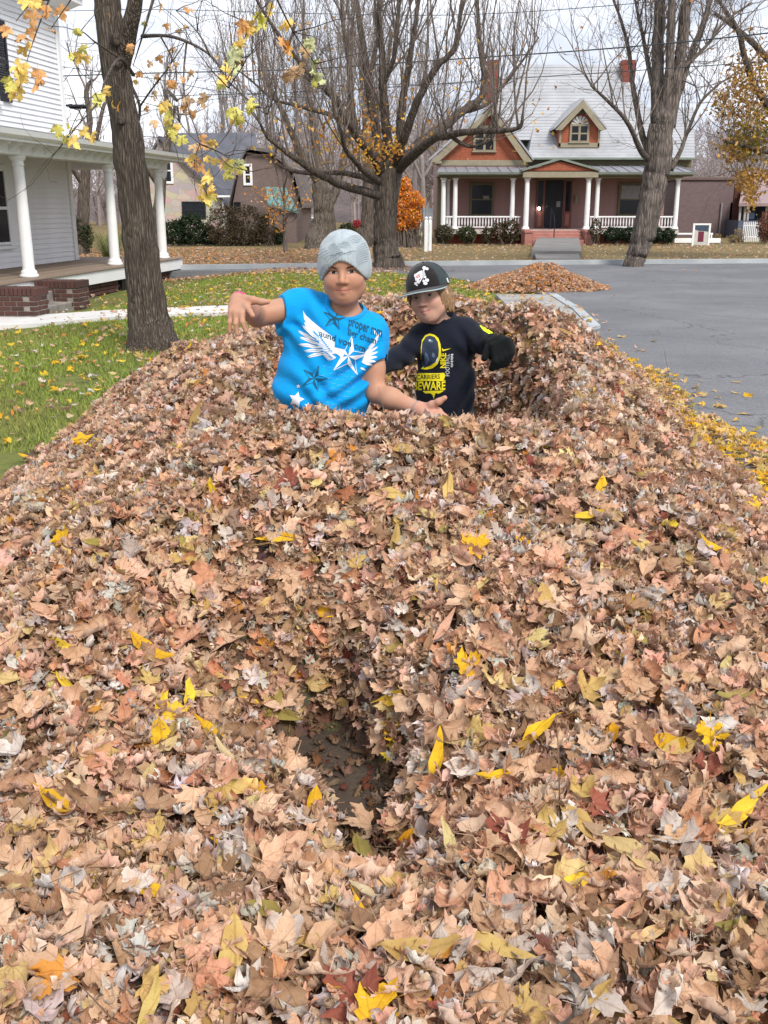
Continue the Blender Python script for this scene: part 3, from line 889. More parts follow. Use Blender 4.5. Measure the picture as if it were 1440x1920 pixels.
# beam, frieze, gutter and shallow porch roof
m = MB(); m.bbox(XNEAR, 6.97, -.13, .13, CTOP, CTOP + .20, .01); m.build('porch_beam', W_PAINT, wh)
m = MB(); m.bbox(6.71, 6.968, .133, 4.4, CTOP + .002, CTOP + .198, .01); m.build('porch_beam', W_PAINT, wh)
m = MB(); m.bbox(XNEAR, 7.33, -.42, 4.4, CTOP + .20, CTOP + .25, .01); m.build('porch_ceiling', W_PAINT, wh)
bkm = MB(); bkm.prism([(0, 0), (-.24, 0), (-.24, -.05), (-.10, -.10), (0, -.17)], 'x', 0, .05)
bkm = bkm.mesh('bracket', W_PAINT)
x = XNEAR + .2
while x < 6.9:
    link('bracket', bkm, wh, loc=(x, -.132, CTOP + .198)); x += .42
m = MB(); m.bbox(XNEAR, 7.36, -.46, -.42, CTOP + .17, CTOP + .31, .008); m.build('fascia', W_PAINT, wh)
gut = MB(); gut.prism([(-.56, CTOP + .26), (-.50, CTOP + .22), (-.462, CTOP + .22), (-.462, CTOP + .34), (-.475, CTOP + .34), (-.475, CTOP + .24), (-.55, CTOP + .28), (-.57, CTOP + .34), (-.585, CTOP + .34)], 'x', XNEAR, 7.42)
gut.build('gutter', W_PAINT, wh)
roofm = paint('porch_roof_metal', (.52, .54, .55), .5, .12, 3)
m = MB(); zc = CTOP + .36
m.add([(XNEAR, -.50, zc), (7.40, -.50, zc), (7.40, 4.4, zc), (XEND + .1, 4.4, zc + .32), (XEND + .1, WALLY - .06, zc + .32), (XNEAR, WALLY - .06, zc + .32)],
      [(0, 1, 4, 5), (1, 2, 3, 4)])
m.add([(XNEAR, -.50, zc - .05), (7.40, -.50, zc - .05), (7.40, 4.4, zc - .05), (XEND + .1, 4.4, zc + .24), (XEND + .1, WALLY - .06, zc + .24), (XNEAR, WALLY - .06, zc + .24)],
      [(0, 5, 4, 1), (1, 4, 3, 2)])
m.build('porch_roof', roofm, wh)
m = MB(); m.bbox(7.365, 7.40, -.46, 4.4, CTOP + .17, CTOP + .31, .008); m.build('fascia', W_PAINT, wh)
# hanging scroll bracket at the far corner
m = MB()
m.prism([(7.0, CTOP), (7.35, CTOP + .16), (7.35, CTOP - .02), (7.28, CTOP - .16), (7.12, CTOP - .22), (6.98, CTOP - .18)], 'y', -.02, .02)
m.build('scroll_bracket', W_PAINT, wh)
# walls of single clapboards
wall = empty('wall', (0, 0, 0), 0, wh)
sid = paint('white_siding', (.84, .84, .86), .45, .05, 1.2)
core_w = MB(); core_w.box(XNEAR, XEND - .03, WALLY + .03, 8.0, -.3, EAVE); core_w.build('sheathing', sid, wall)
cb = MB(); cb.prism([(WALLY + .028, 0), (WALLY - .004, 0), (WALLY + .022, .118), (WALLY + .028, .118)], 'x', XNEAR, XEND - .16)
cbm = cb.mesh('clapboard', sid)
z = FZ
while z < EAVE - .12:
    link('clapboard', cbm, wall, loc=(0, 0, z)); z += .105
cb = MB(); cb.prism([(XEND - .028, 0), (XEND + .004, 0), (XEND - .022, .118), (XEND - .028, .118)], 'y', WALLY + .13, 8.0)
cbm = cb.mesh('clapboard', sid)
z = FZ
while z < EAVE - .12:
    link('clapboard', cbm, wall, loc=(0, 0, z)); z += .105
m = MB(); m.bbox(XEND - .15, XEND + .02, WALLY - .025, WALLY + .06, FZ, EAVE, .008); m.bbox(XEND - .012, XEND + .024, WALLY + .062, WALLY + .13, FZ, EAVE, .008)
m.build('corner_board', W_PAINT, wh)
m = MB(); m.bbox(XNEAR, XEND - .155, WALLY - .02, WALLY + .02, EAVE - .30, EAVE - .12, .008); m.build('frieze_board', W_PAINT, wh)
# eave with a boxed cornice return and the roof
m = MB()
m.prism([(WALLY - .45, EAVE), (WALLY - .45, EAVE + .16), (WALLY - .50, EAVE + .22), (WALLY + .2, EAVE + .22), (WALLY + .2, EAVE)], 'x', XNEAR, XEND + .40)
m.prism([(WALLY - .12, EAVE - .12), (WALLY - .45, EAVE - .003), (WALLY + .2, EAVE - .003), (WALLY + .2, EAVE - .12)], 'x', XNEAR, XEND + .30)
m.build('cornice', W_PAINT, wh)
rf = MB(); rf.add([(XNEAR, WALLY - .5, EAVE + .225), (XEND + .4, WALLY - .5, EAVE + .225), (XEND + .4, 4.9, EAVE + 2.8), (XNEAR, 4.9, EAVE + 2.8), (XEND + .4, 8.3, EAVE + .225), (XNEAR, 8.3, EAVE + .225)],
      [(0, 1, 2, 3), (3, 2, 4, 5)])
rf.add([(XNEAR, WALLY - .5, EAVE + .145), (XEND + .4, WALLY - .5, EAVE + .145), (XEND + .4, 4.9, EAVE + 2.72), (XNEAR, 4.9, EAVE + 2.72), (XEND + .4, 8.3, EAVE + .145), (XNEAR, 8.3, EAVE + .145)],
      [(0, 3, 2, 1), (3, 5, 4, 2)])
rf.build('roof', paint('house_shingle', (.10, .10, .11), .9, .2, 4), wh)
m = MB(); m.prism([(WALLY + .03, EAVE), (4.9, EAVE + 2.7), (7.9, EAVE)], 'x', XEND - .08, XEND - .032); m.build('gable_wall', sid, wh)
# windows with shutters
def wh_window(x0, x1, z0, z1, shutter):
    w = MB()
    fr = .10
    for a_ in ((x0 - fr, x0, z0 - .02, z1 + .12), (x1, x1 + fr, z0 - .02, z1 + .12), (x0 - .002, x1 + .002, z1, z1 + .118), (x0 - .002, x1 + .002, (z0 + z1) / 2 - .03, (z0 + z1) / 2 + .03), (x0, x1, z0, z0 + .05)):
        w.bbox(a_[0], a_[1], WALLY - .045, WALLY + .01, a_[2], a_[3], .006)
    o = w.build('window', W_PAINT, wh)
    s_ = MB(); s_.bbox(x0 - fr - .03, x1 + fr + .03, WALLY - .09, WALLY + .01, z0 - .09, z0 - .021, .008); s_.build('sill', W_PAINT, o)
    g_ = MB(); g_.box(x0 + .003, x1 - .003, WALLY - .018, WALLY - .010, z0 + .052, z1 - .003); g_.build('pane', GLASS, o)
    if shutter:
        for sx in ((x0 - fr - .50, x0 - fr - .02), (x1 + fr + .02, x1 + fr + .50)):
            h_ = MB()
            h_.bbox(sx[0], sx[0] + .06, WALLY - .05, WALLY - .01, z0, z1 + .1, .006); h_.bbox(sx[1] - .06, sx[1], WALLY - .05, WALLY - .01, z0, z1 + .1, .006)
            zz = (z0, z0 + .09), ((z0 + z1) / 2, (z0 + z1) / 2 + .08), (z1 + .01, z1 + .1)
            for b_ in zz: h_.bbox(sx[0] + .061, sx[1] - .061, WALLY - .048, WALLY - .012, b_[0], b_[1], .006)
            sh = h_.build('shutter', BLACKP, wh)
            lv = MB().prism([(WALLY - .045, 0), (WALLY - .018, .035), (WALLY - .012, .035), (WALLY - .039, 0)], 'x', sx[0] + .062, sx[1] - .062).mesh('louvre', BLACKP)
            q = z0 + .10
            while q < z1:
                if not (zz[1][0] - .04 < q < zz[1][1]): link('louvre', lv, sh, loc=(0, 0, q))
                q += .045
def wh_at(px, py):
    """local (x, z) where the view ray meets the house front wall plane"""
    inv = wh.matrix_world.inverted()
    o_ = inv @ Vector((0, 0, CAM_H)); d_ = inv.to_3x3() @ ray(px, py)
    t_ = (WALLY - o_.y) / d_.y; q = o_ + d_ * t_
    return q.x, q.z
wx, wz0 = wh_at(18, 458); _, wz1 = wh_at(18, 322)
wh_window(wx - .95, wx, wz0, wz1, False)
sx_, sz0 = wh_at(21, 193); _, sz1 = wh_at(6, 40)
wh_window(sx_ - .62 - .95, sx_ - .62, sz0, sz1 - .1, True)
# brick steps
st = empty('front_steps', (0, 0, 0), 0, wh)
scx0, scx1 = None, None
p1 = whl(G(112, 590, gz(-5, 16))); p0 = whl(G(20, 590, gz(-5.6, 16)))
sx1 = -.10; sx0 = -2.1; sy0 = PF - .85
def cheek(x0, x1):
    b_ = MB(); b_.box(x0 + .008, x1 - .008, sy0 + .008, PF - .015, -.4, FZ - .145); ck = b_.build('cheek_wall', MORTAR, st)
    nrow = int((FZ - .145 + .10) / .073)
    zr = FZ - .145 - .073; r_ = 0
    while zr > -.12:
        y = sy0 + (.0 if r_ % 2 else .108)
        link('brick', bk2, ck, loc=(x0, sy0 - .002, zr)) if False else None
        x = x0 + (0 if r_ % 2 == 0 else -.108)
        while x < x1 - .02:
            xa, xb = max(x, x0), min(x + .205, x1)
            if xb - xa > .03:
                link('brick', MB().bbox(0, xb - xa, 0, .1, 0, .062, .006).mesh('brick', BRICK), ck, loc=(xa, sy0 + random.uniform(-.004, .004), zr))
            x += .216
        for xs_ in (x0 - .004, x1 - .1 + .004):
            y = sy0 + .105 + (.0 if r_ % 2 else .10)
            while y < PF - .1:
                link('brick', bky, ck, loc=(xs_ , y, zr)); y += .216
        zr -= .073; r_ += 1
    y = sy0 - .01
    while y < PF - .08:                       # soldier course on top
        link('brick', MB().bbox(x0 - .012, x1 + .012, 0, .062, FZ - .14, FZ - .02, .006).mesh('brick', BRICK), ck, loc=(0, y, random.uniform(-.004, .004))); y += .072
bky = MB().bbox(0, .1, 0, .205, 0, .062, .006).mesh('brick', BRICK)
cheek(sx1 - .45, sx1); cheek(sx0, sx0 + .45)
stepm = paint('old_concrete_step', (.32, .29, .26), .95, .25, 4)
for k, (ya, zt) in enumerate(((sy0 + .12, FZ - .36), (sy0 + .45, FZ - .18))):
    m = MB(); m.bbox(sx0 + .455, sx1 - .455, ya, ya + .9 if k == 0 else PF - .012, -.4, zt, .012); m.build('step', stepm, st)

# ---------------------------------------------------------------- pink house across the cross street
PH_D = 46.0
def hx(px, d=PH_D): return P(px, 400, d).x
def hz(py, d=PH_D): return P(1055, py, d).z
PH0 = Vector((hx(1040), PH_D, -.1))
ph = empty('pink_house', PH0)
tag(ph, 'pink house with silver roof, orange gables and a long white-railed porch', 'house')
def X(px, d=PH_D): return P(px, 400, d).x - PH0.x
def Z(py, d=PH_D): return P(1055, py, d).z - PH0.z
def shingle_mat(name, c1, c2, sc):
    t = NT(name); c = t.coord('Object', rot=(R(90), 0, 0))
    b = t.n.new('ShaderNodeTexBrick'); t.l.new(c, b.inputs['Vector'])
    t.put(b.inputs['Color1'], c1); t.put(b.inputs['Color2'], c2); t.put(b.inputs['Mortar'], tuple(x * .35 for x in c1))
    b.inputs['Scale'].default_value = sc; b.inputs['Mortar Size'].default_value = .02; b.inputs['Row Height'].default_value = .5
    t.set(b.outputs['Color'], .85); t.bump(b.outputs['Fac'], -.5, .02); return t.m
ORANGE = shingle_mat('orange_shingle', (.37, .115, .062), (.31, .09, .05), 5)
t = NT('silver_roof'); c = t.coord('Object')
n1 = t.noise(c, 1.1, 4); n2 = t.noise(c, 14, 4)
a = t.ramp(n1, [(.3, (.31, .32, .335)), (.7, (.45, .455, .47))])
a = t.mix(t.math('MULTIPLY', n2, .35), a, (.36, .37, .40))
t.set(a, .38, Metallic=.15); t.bump(n2, .15, .01); SILVER_ROOF = t.m
PINKW = paint('pink_siding', (.40, .245, .225), .7, .1, 2)
SALMON = brickwork_mat('salmon_brick', (.46, .20, .16), (.40, .16, .13), (.40, .28, .25), 5)
SLATE = paint('porch_slate', (.27, .27, .30), .55, .12, 3)
WALLD = 2.1                  # wall behind porch (local y)
zf = Z(430)                  # porch floor
ztop = Z(334)                # top of columns
xl, xr = X(822), X(1288)
# walls
wl_ = empty('wall', (0, 0, 0), 0, ph)
m = MB(); m.box(X(830), X(1268), WALLD + .03, 9.0, 0, Z(296)); m.build('sheathing', PINKW, wl_)
cbm = MB().prism([(WALLD + .028, 0), (WALLD - .004, 0), (WALLD + .020, .128), (WALLD + .028, .128)], 'x', X(830), X(1268)).mesh('clapboard', PINKW)
z = zf
while z < ztop + .25:
    link('clapboard', cbm, wl_, loc=(0, 0, z)); z += .118
m = MB(); m.box(X(836), X(1262), .5, WALLD - .01, -.2, zf - .05); m.build('foundation', CHIM, ph)
m = MB(); m.bbox(X(824), X(1274), -.06, WALLD + .02, zf - .05, zf, .01); m.build('porch_floor', paint('porch_floor_pink', (.34, .22, .20), .7), ph)
m = MB(); m.bbox(X(824), X(1274), -.10, -.062, zf - .2, zf - .02, .01); m.build('skirt_board', paint('pale_skirt', (.6, .56, .52), .6), ph)
# porch roof: low slope of standing-seam panels
ze, zt_ = Z(324), Z(311) + .10
xle, xre = X(817), X(1293)
pr = empty('porch_roof', (0, 0, 0), 0, ph)
npan = 24
for k in range(npan):
    a_ = xle + (xre - xle) * k / npan; b_ = xle + (xre - xle) * (k + 1) / npan
    ai = max(a_, X(828)); bi = min(b_, X(1282))
    pm = MB()
    pm.add([(a_ + .01, -.42, ze), (b_ - .01, -.42, ze), (bi, WALLD, zt_), (ai, WALLD, zt_), (a_ + .01, -.42, ze - .04), (b_ - .01, -.42, ze - .04), (bi, WALLD, zt_ - .04), (ai, WALLD, zt_ - .04)],
           [(0, 1, 2, 3), (7, 6, 5, 4), (0, 4, 5, 1), (1, 5, 6, 2), (3, 7, 4, 0)])
    pm.add([(b_ - .02, -.42, ze), (b_ + .02, -.42, ze), (bi + .02, WALLD, zt_), (bi - .02, WALLD, zt_), (b_ - .02, -.42, ze + .035), (b_ + .02, -.42, ze + .035), (bi + .02, WALLD, zt_ + .035), (bi - .02, WALLD, zt_ + .035)],
           [(4, 5, 6, 7), (0, 1, 5, 4), (1, 2, 6, 5), (3, 0, 4, 7)])
    pm.build('roof_panel', SLATE, pr)
m = MB(); m.prism([(-.52, ze + .02), (-.50, ze - .08), (-.425, ze - .09), (-.425, ze + .02)], 'x', xle - .05, xre + .05); m.build('gutter', GREENTRIM, ph)
m = MB(); m.bbox(xle + .1, xre - .1, -.40, WALLD + .02, ze - .15, ze - .095, .01); m.build('porch_ceiling', OLIVE, ph)
m = MB(); m.bbox(X(826), X(1273), -.12, .12, ztop, ze - .152, .01); m.build('porch_beam', TAN, ph)
m = MB(); m.bbox(X(826) - .0, X(826) + .22, .123, WALLD, ztop, ze - .153, .01); m.bbox(X(1273) - .22, X(1273), .123, WALLD, ztop, ze - .153, .01); m.build('porch_beam', TAN, ph)
# columns, balustrade
cm2 = col_mesh(ztop - zf, .105, 'column')
for px in (831, 853, 960, 1118, 1267): link('column', cm2, ph, loc=(X(px), 0, zf))
for px in (843, 1252): link('column', cm2, ph, loc=(X(px), 1.6, zf))
cm3 = col_mesh(ztop - zf, .115, 'column')
for px in (984, 1097): link('column', cm3, ph, loc=(X(px), -.42, zf))
bal = MB(); hb = Z(406) - zf - .12
bal.lathe([(.022, 0), (.024, .06), (.034, .16), (.024, .30), (.020, hb - .1), (.026, hb - .06), (.022, hb)], 0, 0, 8)
balm = bal.mesh('baluster', W_PAINT, True)
rl = .0
for (pa, pb_) in ((836, 976), (1106, 1262)):
    bs = empty('balustrade', (0, 0, 0), 0, ph)
    m = MB(); m.bbox(X(pa), X(pb_), -.045, .045, Z(406) - .05, Z(406) + .02, .01); m.build('handrail', W_PAINT, bs)
    m = MB(); m.bbox(X(pa), X(pb_), -.035, .035, zf + .07, zf + .12, .008); m.build('bottom_rail', W_PAINT, bs)
    x = X(pa) + .06
    while x < X(pb_) - .03:
        link('baluster', balm, bs, loc=(x, 0, zf + .12)); x += .132
m = MB()
for zz in (Z(406), zf + .11): m.bbox(X(832), X(836), .05, 1.55, zz - .05, zz, .01)
m.build('side_rail', W_PAINT, ph)
# entrance portico pediment
pxa, pxb, pap = X(972), X(1114), X(1041)
zb_, zpk = Z(321), Z(301)
m = MB(); m.prism([(pxa + .12, zb_), (pxb - .12, zb_), (pap, zpk - .06)], 'y', -.62, -.45); m.build('pediment', ORANGE, ph)
m = MB()
for (xa, za, xb, zb2) in ((pxa, zb_ - .03, pap, zpk), (pxb, zb_ - .03, pap, zpk)):
    m.add([(xa, -.75, za), (xb, -.75, zb2), (xb, WALLD * .6, zb2), (xa, WALLD * .6, za), (xa, -.75, za + .09), (xb, -.75, zb2 + .09), (xb, WALLD * .6, zb2 + .09), (xa, WALLD * .6, za + .09)],
          [(0, 1, 2, 3), (4, 7, 6, 5), (0, 4, 5, 1), (2, 6, 7, 3), (1, 5, 6, 2), (0, 3, 7, 4)])
m.build('pediment_roof', GREENTRIM, ph)
m = MB(); m.bbox(pxa + .05, pxb - .05, -.68, -.40, ztop + .003, zb_ - .04, .01); m.build('portico_beam', TAN, ph)
# windows and door on the porch wall
def ph_window(px0, px1, py0, py1, y, frame=OLIVE, sashes=1, shade=False, fr=.11):
    x0, x1, z1, z0 = X(px0, PH_D + y), X(px1, PH_D + y), Z(py0, PH_D + y), Z(py1, PH_D + y)
    w = MB()
    for a_ in ((x0 - fr, x0, z0 - .05, z1 + fr), (x1, x1 + fr, z0 - .05, z1 + fr), (x0, x1, z1, z1 + fr - .002), (x0, x1, z0 - .048, z0)):
        w.bbox(a_[0], a_[1], y - .07, y + .01, a_[2], a_[3], .008)
    o = w.build('window', frame, ph)
    zm = (z0 + z1) / 2
    m_ = MB(); m_.bbox(x0, x1, y - .05, y - .012, zm - .03, zm + .03, .005)
    if sashes > 1:
        m_.bbox((x0 + x1) / 2 - .05, (x0 + x1) / 2 + .05, y - .058, y - .010, z0 + .002, z1 - .002, .005)
    m_.build('sash', frame, o)
    g_ = MB(); g_.box(x0, x1, y - .032, y - .02, z0, z1); g_.build('pane', GLASS, o)
    s_ = MB(); s_.bbox(x0 - fr - .04, x1 + fr + .04, y - .12, y + .01, z0 - .11, z0 - .052, .008); s_.build('sill', frame, o)
    if shade:
        b_ = MB(); b_.box(x0 + .02, x1 - .02, y - .0395, y - .0335, zm + .03, z1 - .02); b_.build('blind', paint('blind_grey', (.36, .36, .37), .8), o)
    return x0, x1, z0, z1, o
q = ph_window(884, 921, 347, 401, WALLD)
m = MB(); m.box(q[1] - .40, q[1] - .12, WALLD - .037, WALLD - .033, q[2] + .62, q[2] + .80); m.build('notice', paint('notice_paper', (.30, .27, .24), .8), q[4])
ph_window(1161, 1198, 347, 401, WALLD, shade=True)
dY = PH_D + WALLD
dx0, dx1, dz1 = X(1021, dY), X(1054, dY), Z(338, dY)
dr = MB(); dr.bbox(dx0, dx1, WALLD - .05, WALLD - .01, zf + .02, dz1, .01); door = dr.build('door', BLACKP, ph)
m = MB(); m.box(dx0 + .15, dx1 - .15, WALLD - .058, WALLD - .052, zf + .75, dz1 - .2); m.build('pane', GLASS, door)
m = MB(); m.box(dx0 + .52, dx0 + .70, WALLD - .066, WALLD - .060, zf + .95, zf + 1.2); m.build('notice', paint('notice_grey', (.32, .34, .35), .8), door)
m = MB(); m.lathe([(.0, 0), (.03, .005), (.03, .05), (.0, .055)], dx0 + .08, WALLD - .09, 10); m.build('handle', paint('dull_brass', (.35, .27, .12), .35), door, loc=(0, 0, zf + .95))
REDPANEL = paint('dull_red_panel', (.26, .10, .075), .6, .12, 4)
for a_, b_ in ((1004, 1019), (1056, 1071)):
    x0, x1 = X(a_, dY), X(b_, dY)
    m = MB()
    m.bbox(x0, x0 + .06, WALLD - .05, WALLD - .01, zf + .02, dz1, .006); m.bbox(x1 - .06, x1, WALLD - .05, WALLD - .01, zf + .02, dz1, .006)
    m.bbox(x0 + .061, x1 - .061, WALLD - .049, WALLD - .012, zf + .02, zf + .75, .006)
    so = m.build('sidelight', REDPANEL, ph)
    m = MB(); m.bbox(x0 + .10, x1 - .10, WALLD - .06, WALLD - .0495, zf + .12, zf + .65, .004); m.build('panel', SALMON, so)
    m = MB(); m.box(x0 + .061, x1 - .061, WALLD - .03, WALLD - .02, zf + .76, dz1 - .05); m.build('pane', GLASS, so)
m = MB(); m.bbox(X(1000, dY), X(1075, dY), WALLD - .06, WALLD - .012, dz1 + .002, dz1 + .16, .008); m.build('door_head', OLIVE, ph)
m = MB(); m.bbox(X(1076, dY), X(1082, dY), WALLD - .12, WALLD - .02, Z(381, dY), Z(366, dY), .02); m.build('mailbox', TAN, ph)
# lit porch lamp left of the door
t = NT('lamp_glow'); t.b.inputs['Emission Color'].default_value = (1, .98, .92, 1); t.b.inputs['Emission Strength'].default_value = 9.0
t.set((.9, .9, .9)); LAMPG = t.m
lampx, lampz = X(1010, dY - .1), Z(391, dY - .1)
m = MB(); m.lathe([(.0, -.07), (.05, -.05), (.065, 0), (.05, .05), (.0, .07)], lampx, WALLD - .14, 12); lo = m.build('porch_lamp', LAMPG, ph, True, loc=(0, 0, lampz))
m = MB(); m.lathe([(.07, .06), (.075, .075), (.03, .12), (.0, .13)], lampx, WALLD - .14, 12); m.bbox(lampx - .02, lampx + .02, WALLD - .13, WALLD - .01, .09, .12, .004); m.build('lamp_cap', BLACKP, lo, loc=(0, 0, 0))
# front steps
fs_ = empty('front_steps', (0, 0, 0), 0, ph)
sxa, sxb = X(978), X(1103)
for k in range(4):
    z1 = zf - .02 - k * (zf - .12) / 4
    m = MB(); m.bbox(sxa + .36, sxb - .36, -.12 - .30 * (k + 1), -.11, -.15, z1 - .15 * 0 - .02, .012); m.build('step', SALMON, fs_)
for a_, b_ in ((sxa, sxa + .34), (sxb - .34, sxb)):
    m = MB(); m.box(a_, b_, -1.36, -.105, -.15, zf - .12); m.bbox(a_ - .03, b_ + .03, -1.40, -.102, zf - .118, zf - .02, .01); m.build('cheek_wall', SALMON, fs_)
m = MB(); hxm = X(1040, PH_D - 1.2)
m.tube([(hxm, -1.30, .05), (hxm, -1.30, zf + .35), (hxm, -.95, zf + .62), (hxm, -.2, zf + .92), (hxm, -.2, zf)], .022, 8); m.build('handrail', BLACKP, fs_)
# main roof: two hipped blocks of silver sheet
RD0 = WALLD - .45
def hip(name, pxl, pxr, pye, prl, prr, pyr, y0, yr, y1, mat):
    xl_, xr_ = X(pxl, PH_D + y0), X(pxr, PH_D + y0); ze_ = Z(pye, PH_D + y0)
    a_, b_ = X(prl, PH_D + yr), X(prr, PH_D + yr); zr_ = Z(pyr, PH_D + yr)
    m_ = MB()
    m_.add([(xl_, y0, ze_), (xr_, y0, ze_), (xr_, y1, ze_), (xl_, y1, ze_), (a_, yr, zr_), (b_, yr, zr_)], [(0, 1, 5, 4), (1, 2, 5), (2, 3, 4, 5), (3, 0, 4), (3, 2, 1, 0)])
    return m_.build(name, mat, ph)
def seams(parent, pxl, pxr, pye, prl, prr, pyr, y0, yr, n):
    """raised courses across the front slope"""
    for k in range(1, n):
        f = k / n
        p = lambda a_, b_: a_ + (b_ - a_) * f
        y = p(y0, yr); z_ = p(Z(pye, PH_D + y0), Z(pyr, PH_D + yr))
        xa = p(X(pxl, PH_D + y0), X(prl, PH_D + yr)); xb = p(X(pxr, PH_D + y0), X(prr, PH_D + yr))
        m_ = MB(); m_.tube([(xa, y, z_ + .005), (xb, y, z_ + .005)], .016, 5); m_.build('roof_seam', SILVER_ROOF, parent)
r1 = hip('roof', 985, 1294, 296, 1000, 1284, 201, RD0, 4.9, 9.3, SILVER_ROOF)
seams(r1, 985, 1294, 296, 1000, 1284, 201, RD0, 4.9, 18)
r2 = hip('upper_roof', 872, 1236, 262, 965, 1146, 121, RD0 + 1.5, 6.4, 11.5, SILVER_ROOF)
seams(r2, 872, 1236, 262, 965, 1146, 121, RD0 + 1.5, 6.4, 24)
m = MB(); m.bbox(X(985, dY), X(1294, dY), RD0 - .06, RD0 + .02, Z(299, dY) - .03, Z(296, PH_D + RD0) + .02, .01); m.build('gutter', GREENTRIM, ph)
m = MB(); m.bbox(X(985, dY), X(1288, dY), WALLD - .06, WALLD - .01, Z(314, dY), Z(300, dY), .01); m.build('frieze_board', OLIVE, ph)
# front gable on the left
gy = WALLD - .75
gd = PH_D + gy
ga, gb, gap = X(803, gd), X(994, gd), X(914, gd)
zg0, zgk = Z(300, gd), Z(199, gd)
m = MB(); m.prism([(ga + .3, zg0), (gb - .3, zg0), (gap, zgk - .12)], 'y', gy, 5.2); gab = m.build('front_gable', ORANGE, ph)
m = MB(); m.bbox(X(819, gd), X(986, gd), gy - .05, WALLD - .01, Z(311, gd), zg0 - .003, .01); m.build('gable_band', TAN, ph)
m = MB(); m.bbox(X(821, gd), X(984, gd), gy + .0, WALLD - .01, Z(318, gd) - .2, Z(311, gd) - .003, .01); m.build('gable_wall', paint('pale_pink', (.60, .42, .40), .7), ph)
m = MB()
for xa in (ga, gb):
    s_ = 1 if xa < gap else -1
    for (yo, yi, th, up) in ((gy - .40, 5.2, .10, 0),):
        m.add([(xa, yo, zg0 - .05), (gap, yo, zgk), (gap, yi, zgk), (xa, yi, zg0 - .05), (xa, yo, zg0 + .06), (gap, yo, zgk + .13), (gap, yi, zgk + .13), (xa, yi, zg0 + .06)],
              [(0, 1, 2, 3), (4, 7, 6, 5), (0, 4, 5, 1), (2, 6, 7, 3), (1, 5, 6, 2), (0, 3, 7, 4)])
m.build('gable_roof', SILVER_ROOF, ph)
m = MB()
for xa in (ga, gb):
    dx = .26 if xa < gap else -.26
    m.add([(xa + dx * .2, gy - .43, zg0 - .10), (gap, gy - .43, zgk - .06), (gap, gy - .43, zgk - .36), (xa + dx * 1.6, gy - .43, zg0 - .10),
           (xa + dx * .2, gy - .402, zg0 - .10), (gap, gy - .402, zgk - .06), (gap, gy - .402, zgk - .36), (xa + dx * 1.6, gy - .402, zg0 - .10)],
          [(0, 1, 2, 3), (7, 6, 5, 4), (0, 4, 5, 1), (3, 2, 6, 7), (0, 3, 7, 4)])
m.build('bargeboard', TAN, ph)
ph_window(888, 921, 240, 281, gy - .005, TAN, 2)
m = MB(); m.bbox(X(812, gd), X(826, gd), gy - .42, gy + .6, zg0 - .18, zg0 - .06, .02); m.build('eave_return', TAN, ph)
m = MB(); m.bbox(X(818, dY), X(829, dY), WALLD - .8, WALLD + .02, 0, ze - .155, .02); m.build('corner_board', OLIVE, ph)
# dormer
dyy = 2.25; dd_ = PH_D + dyy
ax0, ax1, axk = X(1041, dd_), X(1116, dd_), X(1079, dd_)
dzb, dze, dzk = Z(276, dd_), Z(241, dd_), Z(189, dd_)
m = MB(); m.prism([(ax0, dzb - .3), (ax1, dzb - .3), (ax1, dze), (axk, dzk - .1), (ax0, dze)], 'y', dyy, 6.0); dm = m.build('dormer', ORANGE, ph)
m = MB()
for xa, zz in ((X(1030, dd_), Z(243, dd_)), (X(1125, dd_), Z(243, dd_))):
    m.add([(xa, dyy - .35, zz), (axk, dyy - .35, dzk), (axk, 6.4, dzk), (xa, 6.4, zz), (xa, dyy - .35, zz + .10), (axk, dyy - .35, dzk + .12), (axk, 6.4, dzk + .12), (xa, 6.4, zz + .10)],
          [(0, 1, 2, 3), (4, 7, 6, 5), (0, 4, 5, 1), (2, 6, 7, 3), (1, 5, 6, 2), (0, 3, 7, 4)])
m.build('dormer_roof', SILVER_ROOF, dm)
m = MB()
for xa, s_ in ((X(1031, dd_), 1), (X(1124, dd_), -1)):
    m.add([(xa, dyy - .38, Z(245, dd_)), (axk, dyy - .38, dzk + .02), (axk, dyy - .38, dzk - .34), (xa + s_ * .3, dyy - .38, Z(245, dd_)),
           (xa, dyy - .352, Z(245, dd_)), (axk, dyy - .352, dzk + .02), (axk, dyy - .352, dzk - .34), (xa + s_ * .3, dyy - .352, Z(245, dd_))],
          [(0, 1, 2, 3), (7, 6, 5, 4), (0, 4, 5, 1), (3, 2, 6, 7), (0, 3, 7, 4)])
m.build('bargeboard', TAN, dm)
m = MB(); m.prism([(X(1058, dd_), Z(214, dd_)), (X(1100, dd_), Z(214, dd_)), (axk, dzk - .25)], 'y', dyy - .03, dyy - .003); m.build('gable_panel', OLIVE, dm)
m = MB()
for (a_, b_, c1_, c2_) in ((1041, 1045, 276, 232), (1112, 1116, 276, 232), (1041, 1116, 277, 268)):
    m.bbox(X(a_, dd_), X(b_, dd_), dyy - .06, dyy - .006, Z(c1_, dd_), Z(c2_, dd_), .01)
m.build('dormer_trim', TAN, dm)
ph_window(1064, 1092, 237, 264, dyy - .005, TAN, 2, fr=.10)
